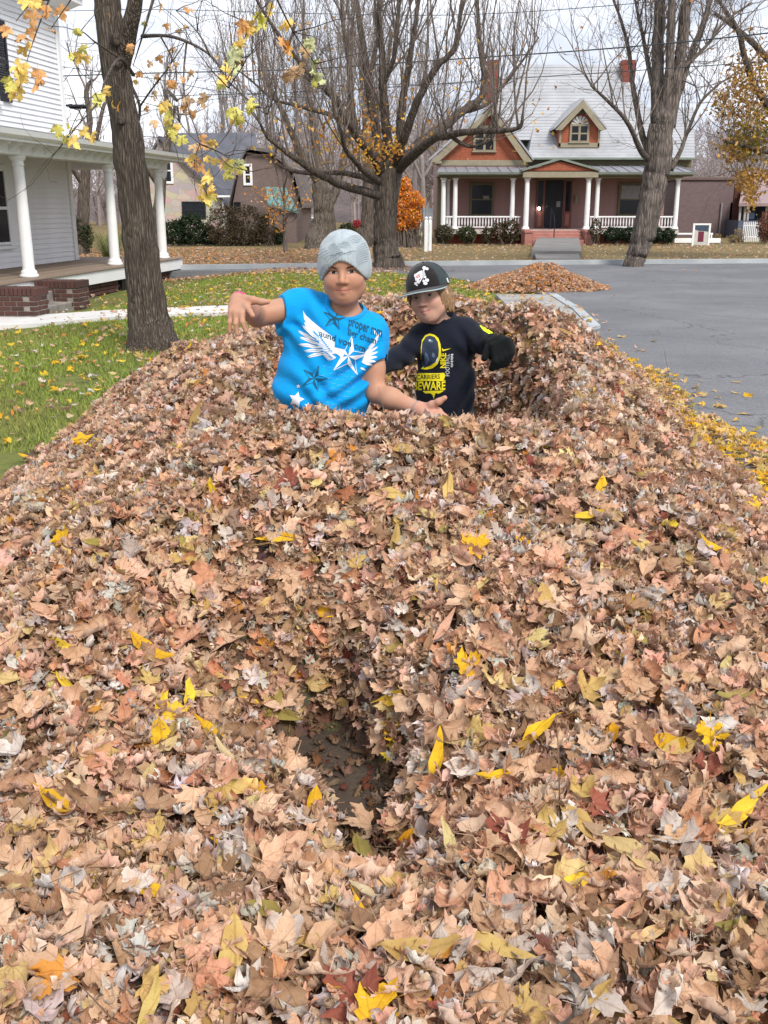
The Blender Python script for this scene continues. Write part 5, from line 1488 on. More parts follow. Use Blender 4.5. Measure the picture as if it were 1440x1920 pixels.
# ---------------------------------------------------------------- great spreading maple
b0 = G(726, 503, gz(.1, 25.3)); D2 = b0.y
bt = empty('spreading_maple', b0); tag(bt, 'great bare maple with low sweeping limbs behind the boy in blue', 'tree')
tp = [(b0 + Vector((0, 0, -.15)), .42), PR(726, 492, D2, 25), PR(723, 470, D2, 22.5), PR(722, 440, D2, 21), PR(723, 400, D2, 21.5), PR(725, 360, D2, 23.5), PR(728, 330, D2, 25), PR(732, 306, D2, 20), PR(734, 285, D2, 14)]
link('trunk', trunk_mesh(limb_path(local(tp, b0), 5, .03), 32, .55, 5, 8, BARK_BIG, .05, .7), bt)
LIMBS = [
    [(722, 372, 0, 10), (690, 361, -.5, 11), (640, 347, -1.2, 10.5), (606, 331, -1.8, 9), (560, 303, -2.4, 8), (520, 272, -2.8, 6), (500, 255, -3, 4.5), (485, 225, -3.2, 3)],
    [(722, 352, 0, 9), (700, 340, .5, 8), (650, 325, 1.4, 7), (600, 325, 2, 6), (555, 322, 2.2, 5), (525, 310, 2.3, 4), (514, 295, 2.4, 3.5), (520, 285, 2.4, 2)],
    [(718, 345, 0, 10), (690, 326, -1, 8), (665, 302, -1.8, 7), (645, 275, -2.4, 5.5), (640, 245, -2.8, 4.5), (628, 215, -3, 3.5), (620, 170, -3, 2.5)],
    [(720, 330, 0, 14), (700, 295, -.6, 13), (672, 258, -1.0, 11.5), (650, 225, -1.4, 10.5), (630, 188, -1.6, 9), (600, 158, -1.8, 7.5), (565, 120, -2, 6), (540, 88, -2.2, 5), (505, 40, -2.4, 4), (470, -20, -2.6, 3)],
    [(655, 235, -1.3, 7), (620, 215, -.6, 6), (580, 205, .2, 5), (545, 195, .8, 4), (510, 185, 1.2, 3.5), (470, 150, 1.6, 2.5), (420, 110, 2, 2)],
    [(728, 315, 0, 16), (726, 262, -.3, 13), (722, 212, -.5, 11), (718, 163, -.6, 10), (716, 100, -.6, 8), (712, 40, -.5, 6), (708, -30, -.5, 4)],
    [(722, 330, .3, 14), (712, 280, .9, 12), (700, 220, 1.3, 11), (690, 150, 1.6, 9.5), (680, 80, 1.8, 8), (668, 0, 2, 6), (660, -60, 2, 4)],
    [(735, 320, .2, 15), (748, 265, .4, 13), (752, 215, .6, 11), (760, 160, .7, 9), (772, 90, .8, 7), (782, 20, .8, 5.5), (790, -40, .8, 4)],
    [(738, 315, 0, 14), (755, 270, -.6, 11.5), (775, 210, -1, 10), (797, 160, -1.3, 9), (826, 118, -1.5, 7.5), (853, 92, -1.6, 6.5), (860, 55, -1.7, 5), (868, 0, -1.8, 3.5)],
    [(742, 318, 0, 17), (765, 292, .5, 15), (795, 262, 1, 13), (830, 238, 1.4, 12), (865, 210, 1.7, 10.5), (900, 185, 1.9, 9), (908, 150, 2, 7.5), (900, 90, 2, 6), (896, 20, 2, 4.5), (892, -40, 2, 3)],
    [(744, 322, 0, 13), (775, 290, -1, 12), (812, 262, -1.9, 10.5), (850, 252, -2.7, 9), (895, 246, -3.4, 8), (940, 246, -4, 7), (975, 238, -4.3, 5), (980, 215, -4.4, 3.5)],
    [(840, 252, -2.6, 6), (880, 275, -2.8, 4.5), (920, 262, -3, 3.5), (930, 240, -3, 2.5)],
    [(865, 210, 1.7, 6), (905, 200, 2.4, 5), (940, 165, 2.9, 4), (975, 120, 3.2, 3), (1010, 70, 3.4, 2)],
    [(672, 258, -1, 8), (660, 200, -.8, 7.5), (655, 130, -.6, 6.5), (645, 60, -.5, 5.5), (640, -20, -.5, 4)],
    [(690, 150, 1.6, 6), (705, 90, 1.8, 5), (712, 20, 2, 4), (715, -40, 2, 3)],
    [(718, 163, -.6, 6), (738, 110, -.9, 5.5), (745, 50, -1, 4.5), (752, -20, -1, 3)],
]
LIMB_K[0] = .72
ltips = []; crown = MB(); paths = []
for lm in LIMBS:
    path = limb_path(local([PR(a, b_, D2 + c_, r_) for a, b_, c_, r_ in lm], b0), 4, .10)
    paths.append(path)
    m = MB(); add_path(m, path, 14); m.build('limb', BARK_LIMB, bt, True)
for i, path in enumerate(paths):
    low = i in (0, 1, 2, 4, 10, 11)
    shoots(crown, path, 13 if not low else 12, 2.6 if not low else 2.2, .022, 2, ltips, .55, .15, .40, kids=(3, 4), wig=.10, minr=.0042, spread=.5)
    shoots(crown, path, 12, 1.1, .010, 1, ltips, .25, .1, .8, kids=(2, 4), wig=.18, minr=.004, spread=.8)
crown.build('crown', BARK_TWIG, bt, False, fix=False)['kind'] = 'stuff'
LIMB_K[0] = 1.0
# the last leaves, thickest low on the left of the crown
lp = []
for (px, py, s_, n, c_) in ((705, 300, 14, 130, 0), (690, 280, 24, 110, -.5), (660, 265, 30, 110, -1), (640, 235, 45, 90, -1), (700, 220, 40, 70, 0), (600, 290, 40, 40, -1), (760, 230, 50, 50, 0), (740, 280, 12, 60, -.8), (820, 180, 60, 45, 0), (880, 150, 60, 35, 0), (640, 120, 90, 50, 0), (530, 260, 40, 35, -2), (980, 250, 45, 30, 1), (480, 140, 60, 40, 0)):
    for _ in range(n):
        lp.append(P(px + trs.gauss(0, s_), py + trs.gauss(0, s_ * .8), D2 + c_ + trs.gauss(0, .5)) - b0)
tree_leaves(bt, lp, .03, (.06, .11), None, cols=[(.78, .42, .02), (.72, .36, .02), (.66, .28, .03), (.80, .50, .04), (.52, .22, .04)], seed=5)

# ---------------------------------------------------------------- leaning tree at the edge of the street (right)
b0 = G(1187, 500, 0.0); D3 = b0.y
rt = empty('leaning_tree', b0); tag(rt, 'leaning grey tree by the street, splitting into upright stems', 'tree')
tp = [(b0 + Vector((-.05, 0, -.2)), .26), PR(1188, 496, D3, 18), PR(1195, 475, D3, 19), PR(1205, 445, D3, 20.5), PR(1215, 400, D3, 21.5), PR(1226, 350, D3, 23), PR(1232, 310, D3, 23), PR(1237, 270, D3, 22.5), PR(1241, 230, D3, 21), PR(1243, 195, D3, 16), PR(1243, 160, D3, 12)]
link('trunk', trunk_mesh(limb_path(local(tp, b0), 5, .05), 28, .10, 4, 4, BARK_PALE, .07, .6), rt)
RL = [
    [(1232, 230, 0, 14), (1233, 160, .1, 14), (1234, 100, .1, 13.5), (1236, 40, .1, 12.5), (1238, -30, .1, 11), (1240, -120, .1, 8)],
    [(1248, 235, -.1, 12), (1252, 170, -.2, 10.5), (1256, 110, -.2, 9.5), (1258, 40, -.3, 9), (1262, -40, -.3, 7)],
    [(1255, 240, .1, 14), (1264, 180, .2, 13), (1274, 110, .3, 12.5), (1283, 40, .4, 12), (1290, -30, .4, 10), (1298, -120, .4, 7)],
    [(1262, 210, .3, 9), (1280, 150, .6, 7.5), (1300, 90, .9, 6.5), (1320, 40, 1.1, 5.5), (1335, -20, 1.3, 4)],
    [(1214, 298, -.1, 8), (1200, 280, -.4, 6.5), (1185, 245, -.8, 5.5), (1165, 215, -1.1, 4.5), (1135, 185, -1.4, 3.5), (1108, 160, -1.6, 2.5)],
    [(1216, 280, .1, 9), (1205, 255, .3, 7.5), (1196, 215, .5, 6.5), (1185, 150, .8, 5.5), (1178, 90, 1, 4.5), (1165, 40, 1.1, 3.5), (1150, 0, 1.2, 2.5)],
    [(1258, 318, 0, 7), (1275, 285, .2, 5), (1290, 245, .5, 4.2), (1312, 195, .8, 3.4), (1345, 160, 1.1, 2.4), (1370, 145, 1.2, 1.6)],
    [(1228, 175, 0, 7), (1215, 120, .3, 5), (1206, 70, .5, 4), (1195, 20, .7, 3), (1185, -30, .9, 2)],
    [(1272, 130, .3, 6), (1295, 115, .5, 4.5), (1325, 85, .8, 3.5), (1360, 40, 1.2, 2.5), (1410, 5, 1.5, 2)],
]
crown = MB(); ltips = []
LIMB_K[0] = .80
for i, lm in enumerate(RL):
    path = limb_path(local([PR(a, b_, D3 + c_, r_) for a, b_, c_, r_ in lm], b0), 4, .07)
    m = MB(); add_path(m, path, 14 if i < 4 else 10); m.build('limb', BARK_PALE if i < 4 else BARK_BIG, rt, True)
    shoots(crown, path, 9 if i < 4 else 12, 1.9, .020, 2, ltips, .28, .2, .55, kids=(3, 4), wig=.14, minr=.005, spread=.6)
    shoots(crown, path, 9, 1.0, .012, 1, ltips, .1, .2, .9, kids=(2, 4), wig=.18, minr=.0045, spread=.8)
crown.build('crown', BARK_TWIG, rt, False, fix=False)['kind'] = 'stuff'
LIMB_K[0] = 1.0
lp = [t_[0] for t_ in trs.sample(ltips, min(len(ltips), 70))]
tree_leaves(rt, lp, .05, (.06, .10), None, cols=[(.60, .25, .05), (.66, .30, .06)], seed=6)

# ---------------------------------------------------------------- golden tree at the right edge
b0 = Vector((P(1560, 470, 31).x, 31, -.05)); D4 = 31
gt = empty('golden_tree', b0); tag(gt, 'tree still in olive and gold leaf leaning in from the right edge', 'tree')
tp = [(b0 + Vector((0, 0, -.2)), .34), PR(1560, 430, D4, 22), PR(1556, 350, D4, 21), PR(1548, 280, D4, 20), PR(1530, 200, D4, 18), PR(1510, 120, D4, 14), PR(1490, 30, D4, 10), PR(1470, -80, D4, 7)]
link('trunk', trunk_mesh(limb_path(local(tp, b0), 4, .04), 20, .3, 5, 4, BARK_BIG, .05, .6), gt)
GL = [
    [(1540, 300, 0, 9), (1490, 255, -.5, 8), (1450, 210, -.8, 7), (1418, 165, -1, 6), (1400, 120, -1.2, 5.5), (1385, 60, -1.4, 4.5), (1360, 20, -1.5, 3.5), (1335, -20, -1.5, 2)],
    [(1530, 210, 0, 8), (1480, 150, .2, 6.5), (1440, 110, .4, 6), (1405, 75, .5, 5), (1370, 45, .6, 4), (1340, 25, .7, 3)],
    [(1545, 330, -.3, 7), (1490, 300, -.8, 5.5), (1440, 285, -1.2, 4.5), (1400, 275, -1.4, 3.5), (1360, 265, -1.6, 2.5)],
    [(1550, 370, .3, 6), (1500, 345, .6, 5), (1450, 330, .9, 4), (1410, 330, 1.1, 3), (1380, 338, 1.2, 2)],
]
crown = MB(); ltips = []
for i, lm in enumerate(GL):
    path = limb_path(local([PR(a, b_, D4 + c_, r_) for a, b_, c_, r_ in lm], b0), 4, .07)
    m = MB(); add_path(m, path, 10); m.build('limb', BARK_LIMB, gt, True)
    shoots(crown, path, 16, 1.5, .016, 2, ltips, .1, .2, .7, kids=(2, 4), wig=.18, minr=.005, spread=.7)
crown.build('crown', BARK_TWIG, gt, False, fix=False)['kind'] = 'stuff'
lp, cl_g, cl_o = [], [], []
for (px, py, sx_, sy_, n, col_) in ((1390, 200, 32, 40, 620, 0), (1425, 160, 30, 40, 480, 0), (1400, 270, 28, 22, 520, 1), (1430, 240, 30, 36, 520, 1), (1375, 285, 16, 16, 200, 0), (1395, 340, 16, 16, 240, 0), (1408, 365, 10, 22, 170, 0), (1432, 330, 22, 14, 160, 0), (1410, 120, 36, 26, 170, 0), (1355, 190, 14, 20, 120, 0), (1385, 150, 18, 18, 120, 0), (1480, 220, 40, 60, 500, 1)):
    for _ in range(n):
        q = P(px + trs.gauss(0, sx_ * .75), py + trs.gauss(0, sy_ * .75), D4 + trs.gauss(-.6, .8)) - b0
        (cl_o if (col_ and trs.random() < .7) else cl_g).append(q)
tree_leaves(gt, cl_g, .04, (.07, .12), None, cols=[(.50, .26, .03), (.44, .22, .035), (.56, .33, .04), (.38, .19, .05), (.46, .30, .05)], seed=7, name='gold_leaves')
tree_leaves(gt, cl_o, .04, (.07, .12), None, cols=[(.20, .19, .025), (.15, .16, .02), (.30, .25, .03), (.36, .26, .03)], seed=8, name='olive_leaves')

# ---------------------------------------------------------------- trees across the street
def plain_tree(name, label, px, py, d, nodes, lvl=3, nsh=10, L=3.2, mat=BARK_BIG, flare=.4, tw=BARK_FAR, up=.4, group=None, minr=.009):
    b = G(px, py, -.05) if d is None else Vector((P(px, py, d).x, d, -.08)); d = b.y
    o = empty(name, b); tag(o, label, 'tree', group)
    trunk = nodes[0]
    tp = [(Vector((0, 0, -.2)), trunk[0][3] * d / 1951 * 1.1)] + local([PR(a, b_, d + c_, r_) for a, b_, c_, r_ in trunk], b)
    link('trunk', trunk_mesh(limb_path(tp, 4, .04), 20, flare, 5, int(px), mat, .06, .8), o)
    cr = MB(); tips_ = []
    for lm in nodes[1:]:
        path = limb_path(local([PR(a, b_, d + c_, r_) for a, b_, c_, r_ in lm], b), 4, .08)
        m_ = MB(); add_path(m_, path, 10); m_.build('limb', mat, o, True)
        shoots(cr, path, nsh, L, .035, lvl - 1, tips_, up, .15, .5, kids=(3, 5), wig=.13, minr=minr, spread=.6)
    shoots(cr, limb_path(tp, 4), nsh // 2, L, .035, lvl - 1, tips_, up, .7, .6, kids=(3, 5), wig=.13, minr=minr, spread=.6)
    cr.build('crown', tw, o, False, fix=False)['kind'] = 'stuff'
    return o, b, tips_
o, b, tp_ = plain_tree('old_maple', 'thick hollow-looking old trunk across the street, left of the great maple', 600, 462, 39, [
    [(600, 455, 0, 31), (603, 435, 0, 25), (606, 410, 0, 20), (606, 385, 0, 19), (602, 360, 0, 17), (600, 340, 0, 13)],
    [(612, 395, 0, 10), (625, 365, .2, 9), (636, 335, .3, 7), (650, 270, .5, 6), (655, 180, .8, 5), (660, 100, 1, 3)],
    [(600, 345, 0, 12), (592, 290, .1, 10), (585, 220, .3, 8), (575, 150, .5, 6), (570, 60, .6, 4)],
    [(602, 350, 0, 9), (560, 280, -.4, 7), (530, 210, -.6, 5), (500, 150, -.8, 3.5), (480, 90, -1, 2)]], nsh=14)
o, b, tp_ = plain_tree('far_trunk_tree', 'grey straight trunk just left of and behind the great maple', 689, 447, 43, [
    [(688, 440, 0, 17), (690, 420, 0, 13), (690, 390, 0, 11.5), (691, 350, 0, 11), (692, 300, 0, 10)],
    [(692, 310, 0, 9), (688, 240, .2, 8), (680, 160, .4, 6), (675, 80, .6, 4)], [(692, 310, 0, 8), (705, 230, .2, 7), (720, 150, .4, 5), (735, 60, .6, 3)]], nsh=10)
# bare trees beyond the left house and behind the roofs
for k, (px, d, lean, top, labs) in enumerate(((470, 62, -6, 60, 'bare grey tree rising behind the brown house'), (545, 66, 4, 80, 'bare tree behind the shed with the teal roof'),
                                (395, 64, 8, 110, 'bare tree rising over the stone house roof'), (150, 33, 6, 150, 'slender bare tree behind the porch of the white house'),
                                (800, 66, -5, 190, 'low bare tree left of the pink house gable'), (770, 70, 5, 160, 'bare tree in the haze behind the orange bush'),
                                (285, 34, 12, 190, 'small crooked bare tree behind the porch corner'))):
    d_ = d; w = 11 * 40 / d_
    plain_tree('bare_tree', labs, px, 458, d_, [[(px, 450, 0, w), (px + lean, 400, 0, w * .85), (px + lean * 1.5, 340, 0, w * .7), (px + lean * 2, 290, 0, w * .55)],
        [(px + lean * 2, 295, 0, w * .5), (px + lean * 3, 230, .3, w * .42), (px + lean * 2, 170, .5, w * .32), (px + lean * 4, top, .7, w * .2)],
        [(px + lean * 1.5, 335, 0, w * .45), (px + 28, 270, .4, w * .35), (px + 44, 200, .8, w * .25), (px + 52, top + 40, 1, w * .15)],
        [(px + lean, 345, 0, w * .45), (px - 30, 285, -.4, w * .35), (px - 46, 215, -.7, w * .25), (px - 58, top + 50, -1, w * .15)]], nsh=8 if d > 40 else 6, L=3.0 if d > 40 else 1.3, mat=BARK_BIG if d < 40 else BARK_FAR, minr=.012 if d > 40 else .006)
# sapling with a few orange leaves
b = G(535, 474, -.02); d_ = b.y
sp = empty('sapling', b); tag(sp, 'thin sapling with orange leaves on the leaf-strewn verge', 'tree')
m = MB(); tpth = limb_path(local([PR(535, 476, d_, 4.8), PR(534, 440, d_, 4.2), PR(533, 410, d_, 3.4), PR(533, 370, d_, 2.6), PR(531, 300, d_, 1.4), PR(530, 262, d_, .8)], b), 5); add_path(m, tpth, 10); m.build('trunk', BARK_PALE, sp, True)
cr = MB(); tips_ = []
for (a, e) in (((533, 405), (505, 345)), ((533, 415), (565, 350)), ((534, 395), (490, 375)), ((533, 400), (580, 380)), ((533, 380), (515, 300)), ((533, 385), (555, 310)), ((534, 420), (512, 400)), ((534, 418), (558, 405)), ((533, 350), (545, 285))):
    p_ = limb_path(local([PR(a[0], a[1], d_, 1.6), PR((a[0] * .45 + e[0] * .55), (a[1] + e[1]) / 2 + 4, d_ + trs.gauss(0, .4), 1.1), PR(e[0], e[1], d_ + trs.gauss(0, .7), .5)], b), 4); add_path(cr, p_, 5)
    shoots(cr, p_, 7, .7, .008, 1, tips_, .35, .2, .5, kids=(2, 3), minr=.005)
cr.build('crown', BARK_TWIG, sp, False, fix=False)['kind'] = 'stuff'
lp = []
for (px, py, s_, n) in ((505, 362, 8, 40), (495, 370, 10, 30), (530, 370, 8, 36), (545, 355, 8, 18), (538, 385, 10, 40), (520, 398, 10, 40), (515, 410, 8, 30), (530, 425, 8, 18), (570, 372, 8, 16), (505, 392, 6, 14), (526, 432, 4, 8), (480, 360, 10, 14)):
    for _ in range(n): lp.append(P(px + trs.gauss(0, s_), py + trs.gauss(0, s_ * .8), d_ + trs.gauss(0, .5)) - b)
tree_leaves(sp, lp, .02, (.06, .10), None, cols=[(.72, .32, .04), (.76, .38, .05), (.60, .24, .04)], seed=12)

# ---------------------------------------------------------------- shrubs
SHRUBN = [0]
def shrub(name, label, d, blobs, cols, n, size, kinds=('oval',), base=-.08, cat='shrub', group=None, stems=True, inner=None):
    """blobs: (px, py, rx, ry) ellipses in the photo, filled to a depth of about their width"""
    SHRUBN[0] += 1
    rs_ = np.random.default_rng(300 + SHRUBN[0])
    px0 = sum(b_[0] for b_ in blobs) / len(blobs)
    b = Vector((P(px0, 455, d).x, d, base)); o = empty(name, b); tag(o, label, cat, group)
    pts = []
    area = sum(b_[2] * b_[3] for b_ in blobs)
    mb = MB()
    for (px, py, rx, ry) in blobs:
        c_ = P(px, py, d) - b; k = d / 1951.0
        ax = Vector((rx * k, max(.35, rx * k * .8), ry * k * .97))
        m_ = int(n * rx * ry / area)
        u = rs_.normal(0, 1, (m_, 3)); u /= np.linalg.norm(u, axis=1, keepdims=True)
        lump = 1 + .16 * np.sin(u[:, 0] * 7 + px) * np.sin(u[:, 2] * 6 + py) + .10 * np.sin(u[:, 1] * 11 + u[:, 2] * 9)
        q = u * (rs_.uniform(.55, 1.0, (m_, 1)) ** .6) * lump[:, None] * np.array(ax) + np.array(c_)
        q = q[q[:, 2] > .02]
        pts.append(q)
        if stems:
            for _ in range(10):
                e = Vector((trs.gauss(0, .6) * ax.x, trs.gauss(0, .5) * ax.y, ax.z * trs.uniform(-.2, .9)))
                s0 = Vector((c_.x + trs.gauss(0, .15), c_.y + trs.gauss(0, .1), 0))
                mb.tube([s0, s0.lerp(c_ + e, .5) + rvec(.05), c_ + e], [.02, .014, .006], 4)
    if stems: mb.build('stems', BARK_TWIG, o)
    pts = np.vstack(pts)
    tree_leaves(o, pts, .01, size, None, name='foliage', seed=400 + SHRUBN[0], kinds=kinds, tilt=1.4, cols=cols)
    return o
DG = [(.020, .045, .016), (.030, .060, .020), (.016, .034, .014), (.045, .075, .028)]
BR = [(.10, .075, .04), (.13, .09, .05), (.075, .06, .03), (.12, .10, .045)]
shrub('evergreen_shrub', 'dark green evergreen mass in front of the stone house', 44, [(330, 440, 26, 28), (360, 434, 28, 34), (392, 446, 20, 22)], DG, 5200, (.07, .13))
shrub('brown_hedge', 'tall brown twiggy hedge in front of the brown house', 43.5, [(420, 425, 34, 40), (465, 425, 36, 42), (500, 432, 18, 34), (445, 445, 50, 22)], BR, 7000, (.06, .11))
shrub('evergreen_shrub', 'small dark evergreen between brown hedge and sapling', 44, [(522, 445, 10, 18)], DG, 700, (.07, .12))
shrub('evergreen_shrub', 'green bush seen between the columns of the white porch', 33, [(148, 440, 26, 34), (128, 440, 16, 26)], [(.03, .055, .02), (.05, .08, .03), (.10, .07, .045)], 2600, (.06, .10))
# fountain grass clump
b = Vector((P(208, 490, 27).x, 27, gz(-6, 27) - .05)); fg = empty('fountain_grass', b); tag(fg, 'pale green fountain grass clump beside the porch column', 'grass clump')
t = NT('grass_blade_pale'); t.set(t.ramp(t.noise(t.coord('Object'), 3, 2), [(.3, (.20, .24, .07)), (.7, (.40, .42, .16))]), .8); PALEBL = t.m
mb = MB()
for _ in range(420):
    a = trs.uniform(0, 6.28); Lr = trs.uniform(.5, .95); hh = trs.uniform(.55, 1.05)
    d_ = Vector((math.cos(a), math.sin(a), 0)); s_ = d_ * trs.uniform(0, .08)
    w_ = Vector((-d_.y, d_.x, 0)) * .006
    pp = [s_, s_ + d_ * Lr * .2 + Vector((0, 0, hh * .6)), s_ + d_ * Lr * .5 + Vector((0, 0, hh)), s_ + d_ * Lr * .75 + Vector((0, 0, hh * .82))]
    vs_ = []
    for k, q in enumerate(pp): vs_ += [q - w_ * (1 - k * .28), q + w_ * (1 - k * .28)]
    mb.add(vs_, [(0, 1, 3, 2), (2, 3, 5, 4), (4, 5, 7, 6)])
o = mb.build('blades', PALEBL, fg, fix=False); o['kind'] = 'stuff'
GR2 = [(.04, .07, .02), (.06, .09, .03), (.03, .05, .015), (.10, .08, .04)]
for (lab, bl, cs, n) in (('brown-green shrub at the left corner of the pink porch', [(832, 438, 18, 17)], [(.09, .08, .04), (.06, .07, .03), (.12, .09, .06)], 900),
                         ('rounded green shrub below the left porch railing', [(875, 440, 18, 16)], GR2, 900),
                         ('dark shrub with a few red leaves left of the steps', [(915, 442, 14, 16), (935, 435, 15, 20), (958, 433, 18, 22)], [(.05, .07, .025), (.04, .05, .02), (.10, .06, .03), (.16, .06, .035)], 2000),
                         ('thin shrub right of the pink house steps', [(1117, 432, 11, 22)], [(.10, .085, .04), (.07, .06, .03)], 380),
                         ('clipped dark hedge under the right porch railing', [(1150, 440, 20, 14), (1180, 440, 20, 14)], [(.025, .05, .025), (.035, .065, .03), (.02, .04, .02)], 2200),
                         ('clipped dark hedge right of the leaning trunk', [(1228, 440, 18, 15), (1252, 442, 14, 14)], [(.025, .05, .025), (.035, .065, .03), (.02, .04, .02)], 1800)):
    shrub('porch_shrub', lab, 44.4, bl, cs, n, (.06, .12), group='shrubs along the pink house')
shrub('rust_bush', 'rounded rust-brown bush at the far right edge', 46, [(1436, 425, 16, 30), (1450, 430, 18, 28)], [(.24, .085, .04), (.30, .12, .06), (.18, .065, .035)], 2600, (.05, .10))
shrub('straw_bush', 'straw-yellow low plants beside the white fence', 47, [(1386, 440, 10, 12), (1375, 447, 14, 7), (1345, 446, 8, 8)], [(.42, .30, .10), (.36, .26, .12), (.28, .22, .10)], 700, (.06, .11), kinds=('lance',))
shrub('green_bush', 'green bush low between the far trunks', 55, [(650, 432, 16, 14)], GR2, 800, (.08, .14))
shrub('red_bush', 'small crimson bush beside the far trunk', 54, [(669, 420, 8, 8)], [(.50, .03, .05), (.42, .04, .06)], 420, (.07, .11))
# blazing orange little maple
orb = shrub('orange_maple', 'blazing orange maple bush behind the great trunk', 41, [(757, 385, 17, 42), (775, 378, 18, 20), (750, 420, 14, 16), (775, 405, 16, 22), (762, 348, 9, 16), (785, 380, 12, 10), (745, 395, 12, 30)],
            [(.95, .33, .006), (.92, .27, .006), (.96, .42, .012), (.85, .22, .006)], 6500, (.06, .11), kinds=('maple', 'maple_curled'), cat='tree')
shrub('green_bush', 'low brown-green bush at the foot of the orange maple', 42, [(760, 438, 18, 12), (775, 446, 14, 8)], [(.07, .07, .03), (.05, .06, .025), (.12, .09, .05)], 700, (.06, .1))

# ---------------------------------------------------------------- woods on the hill (too far to count)
t = NT('wooded_hill'); c = t.coord('Object'); n1 = t.noise(c, .12, 6, .7); n2 = t.noise(c, .9, 5, .7)
a = t.ramp(n1, [(.3, (.13, .105, .105)), (.7, (.21, .165, .155))]); a = t.mix(t.math('MULTIPLY', n2, .6), a, (.28, .23, .22)); t.set(a, 1.0); t.bump(n2, 1.0, 1.5)
hx_ = np.linspace(-160, 160, 121); hy_ = np.linspace(90, 190, 31)
HX, HY = np.meshgrid(hx_, hy_)
prof = 4.2 + 2.2 * np.sin(HX * .045 + 1.0) + 1.4 * np.sin(HX * .11 + 2.0)
HZ = -1.0 + (prof + 2) * smooth(90, 165, HY) + vnoise(HX, HY, 9, 3) * 1.6
i2 = (np.arange(30)[:, None] * 121 + np.arange(120)[None, :]).ravel()
hills = link('hills', np_mesh('hills', np.stack([HX.ravel(), HY.ravel(), HZ.ravel()], 1), np.stack([i2, i2 + 1, i2 + 122, i2 + 121], 1), t.m, True)); tag(hills, kind='structure')
t = NT('far_bark'); t.set(t.ramp(t.noise(t.coord('Object'), 2, 2), [(.3, (.25, .205, .20)), (.7, (.36, .305, .295))]), 1.0); FARB = t.m  # pale tone paints the haze of distance into the woods
tcoll = bpy.data.collections.new('far_tree_shapes')
for k in range(4):
    cr = MB(); tips_ = []
    cr.tube([(0, 0, -.5), (trs.gauss(0, .1), 0, 2), (trs.gauss(0, .2), 0, 4)], [.16, .13, .10], 5)
    for _ in range(9):
        grow(cr, Vector((0, 0, trs.uniform(1.6, 4))), Vector((trs.gauss(0, .8), trs.gauss(0, .8), .8)), trs.uniform(2.2, 3.6), .07, 2, tips_, .35, .16, .55, (3, 5), .022, .6)
    me = cr.mesh('far_tree', FARB, fix=False)
    tcoll.objects.link(bpy.data.objects.new('far_%02d' % k, me))
rs_ = np.random.default_rng(4)
n = 500
wx = np.concatenate([rs_.uniform(-70, 90, 320), rs_.uniform(-40, 8, 70), rs_.uniform(26, 70, 80), rs_.uniform(18.5, 24.5, 30)]); wy = np.concatenate([rs_.uniform(92, 165, 320), rs_.uniform(74, 95, 70), rs_.uniform(78, 100, 80), rs_.uniform(72, 78, 30)])
wz = -1.0 + (4.2 + 2.2 * np.sin(wx * .045 + 1.0) + 1.4 * np.sin(wx * .11 + 2.0) + 2) * smooth(90, 165, wy) - .2
wz = np.where(wy < 92, -.2, wz)
wo = scatter('woods', np.stack([wx, wy, wz], 1), np.stack([np.zeros(n), np.zeros(n), rs_.uniform(0, 6.28, n)], 1), np.concatenate([rs_.uniform(.7, 1.25, n - 30), rs_.uniform(.55, .72, 30)]), rs_.integers(0, 4, n), np.ones((n, 3)), tcoll)
tag(wo, 'bare brown woods on the hill beyond the houses', 'woods', kind='stuff')
# ================================================================== SIGNS, WIRES, SMALL THINGS
# utility pole beside the white house
upx = P(124, 480, 27)
up_ = empty('utility_pole', (upx.x, 27, gz(upx.x, 27))); tag(up_, 'weathered wooden utility pole at the corner of the white house', 'utility pole')
WOOD = bark_mat('weathered_pole', (.10, .085, .07), (.20, .175, .145), (.28, .25, .21), 18, .8, .4)
m = MB(); m.tube([(0, 0, -.3), (0, 0, 3), (.01, 0, 6), (0, 0, 9.2)], [.17, .165, .155, .14], 18); m.build('post', WOOD, up_, True)
m = MB(); m.bbox(-1.1, 1.1, -.20, -.10, 8.3, 8.45, .01); m.build('crossarm', WOOD, up_)
lz = P(140, 200, 27).z - up_.location.z
m = MB(); m.tube([(.14, 0, lz - .15), (.3, 0, lz + .02), (.5, 0, lz + .05)], .022, 8); m.build('lamp_arm', BLACKP, up_)
m = MB(); m.bbox(.42, .86, -.10, .10, lz - .05, lz + .05, .04); m.build('lamp_head', BLACKP, up_)
# overhead wires, sagging between poles out of view
WIRE = paint('wire', (.05, .065, .075), .6, .1, 3)
def wire(label, pts, d, r=.011):
    m_ = MB(); base = P(pts[0][0], pts[0][1], d[0])
    n = len(pts)
    path = limb_path([(P(p[0], p[1], d[0] + (d[1] - d[0]) * i / (n - 1)) - base, r) for i, p in enumerate(pts)], 8)
    add_path(m_, path, 6)
    o = m_.build('wire', WIRE, None, True, loc=base); tag(o, label, 'wire', 'overhead wires')
wire('thick upper wire rising to the right across the leaning tree', [(-150, 152), (250, 138), (560, 130), (850, 111), (1076, 96), (1257, 81), (1440, 62), (1700, 32)], (30, 23), .016)
wire('second wire below it, crossing the right chimney', [(-150, 190), (300, 180), (620, 170), (982, 146), (1105, 138), (1285, 126), (1440, 115), (1700, 92)], (30, 23), .010)
wire('thin wire high above the great maple', [(-150, 30), (250, 18), (560, 25), (850, 28), (1150, 10), (1440, -22)], (30, 23), .008)
wire('short slack wire over the porch roof of the white house', [(60, 118), (200, 136), (300, 150), (420, 172), (560, 182), (640, 186)], (27, 33), .009)
wire('lowest wire running behind the maple crown', [(90, 232), (300, 204), (430, 182), (640, 160), (820, 158), (960, 150)], (28, 36), .008)

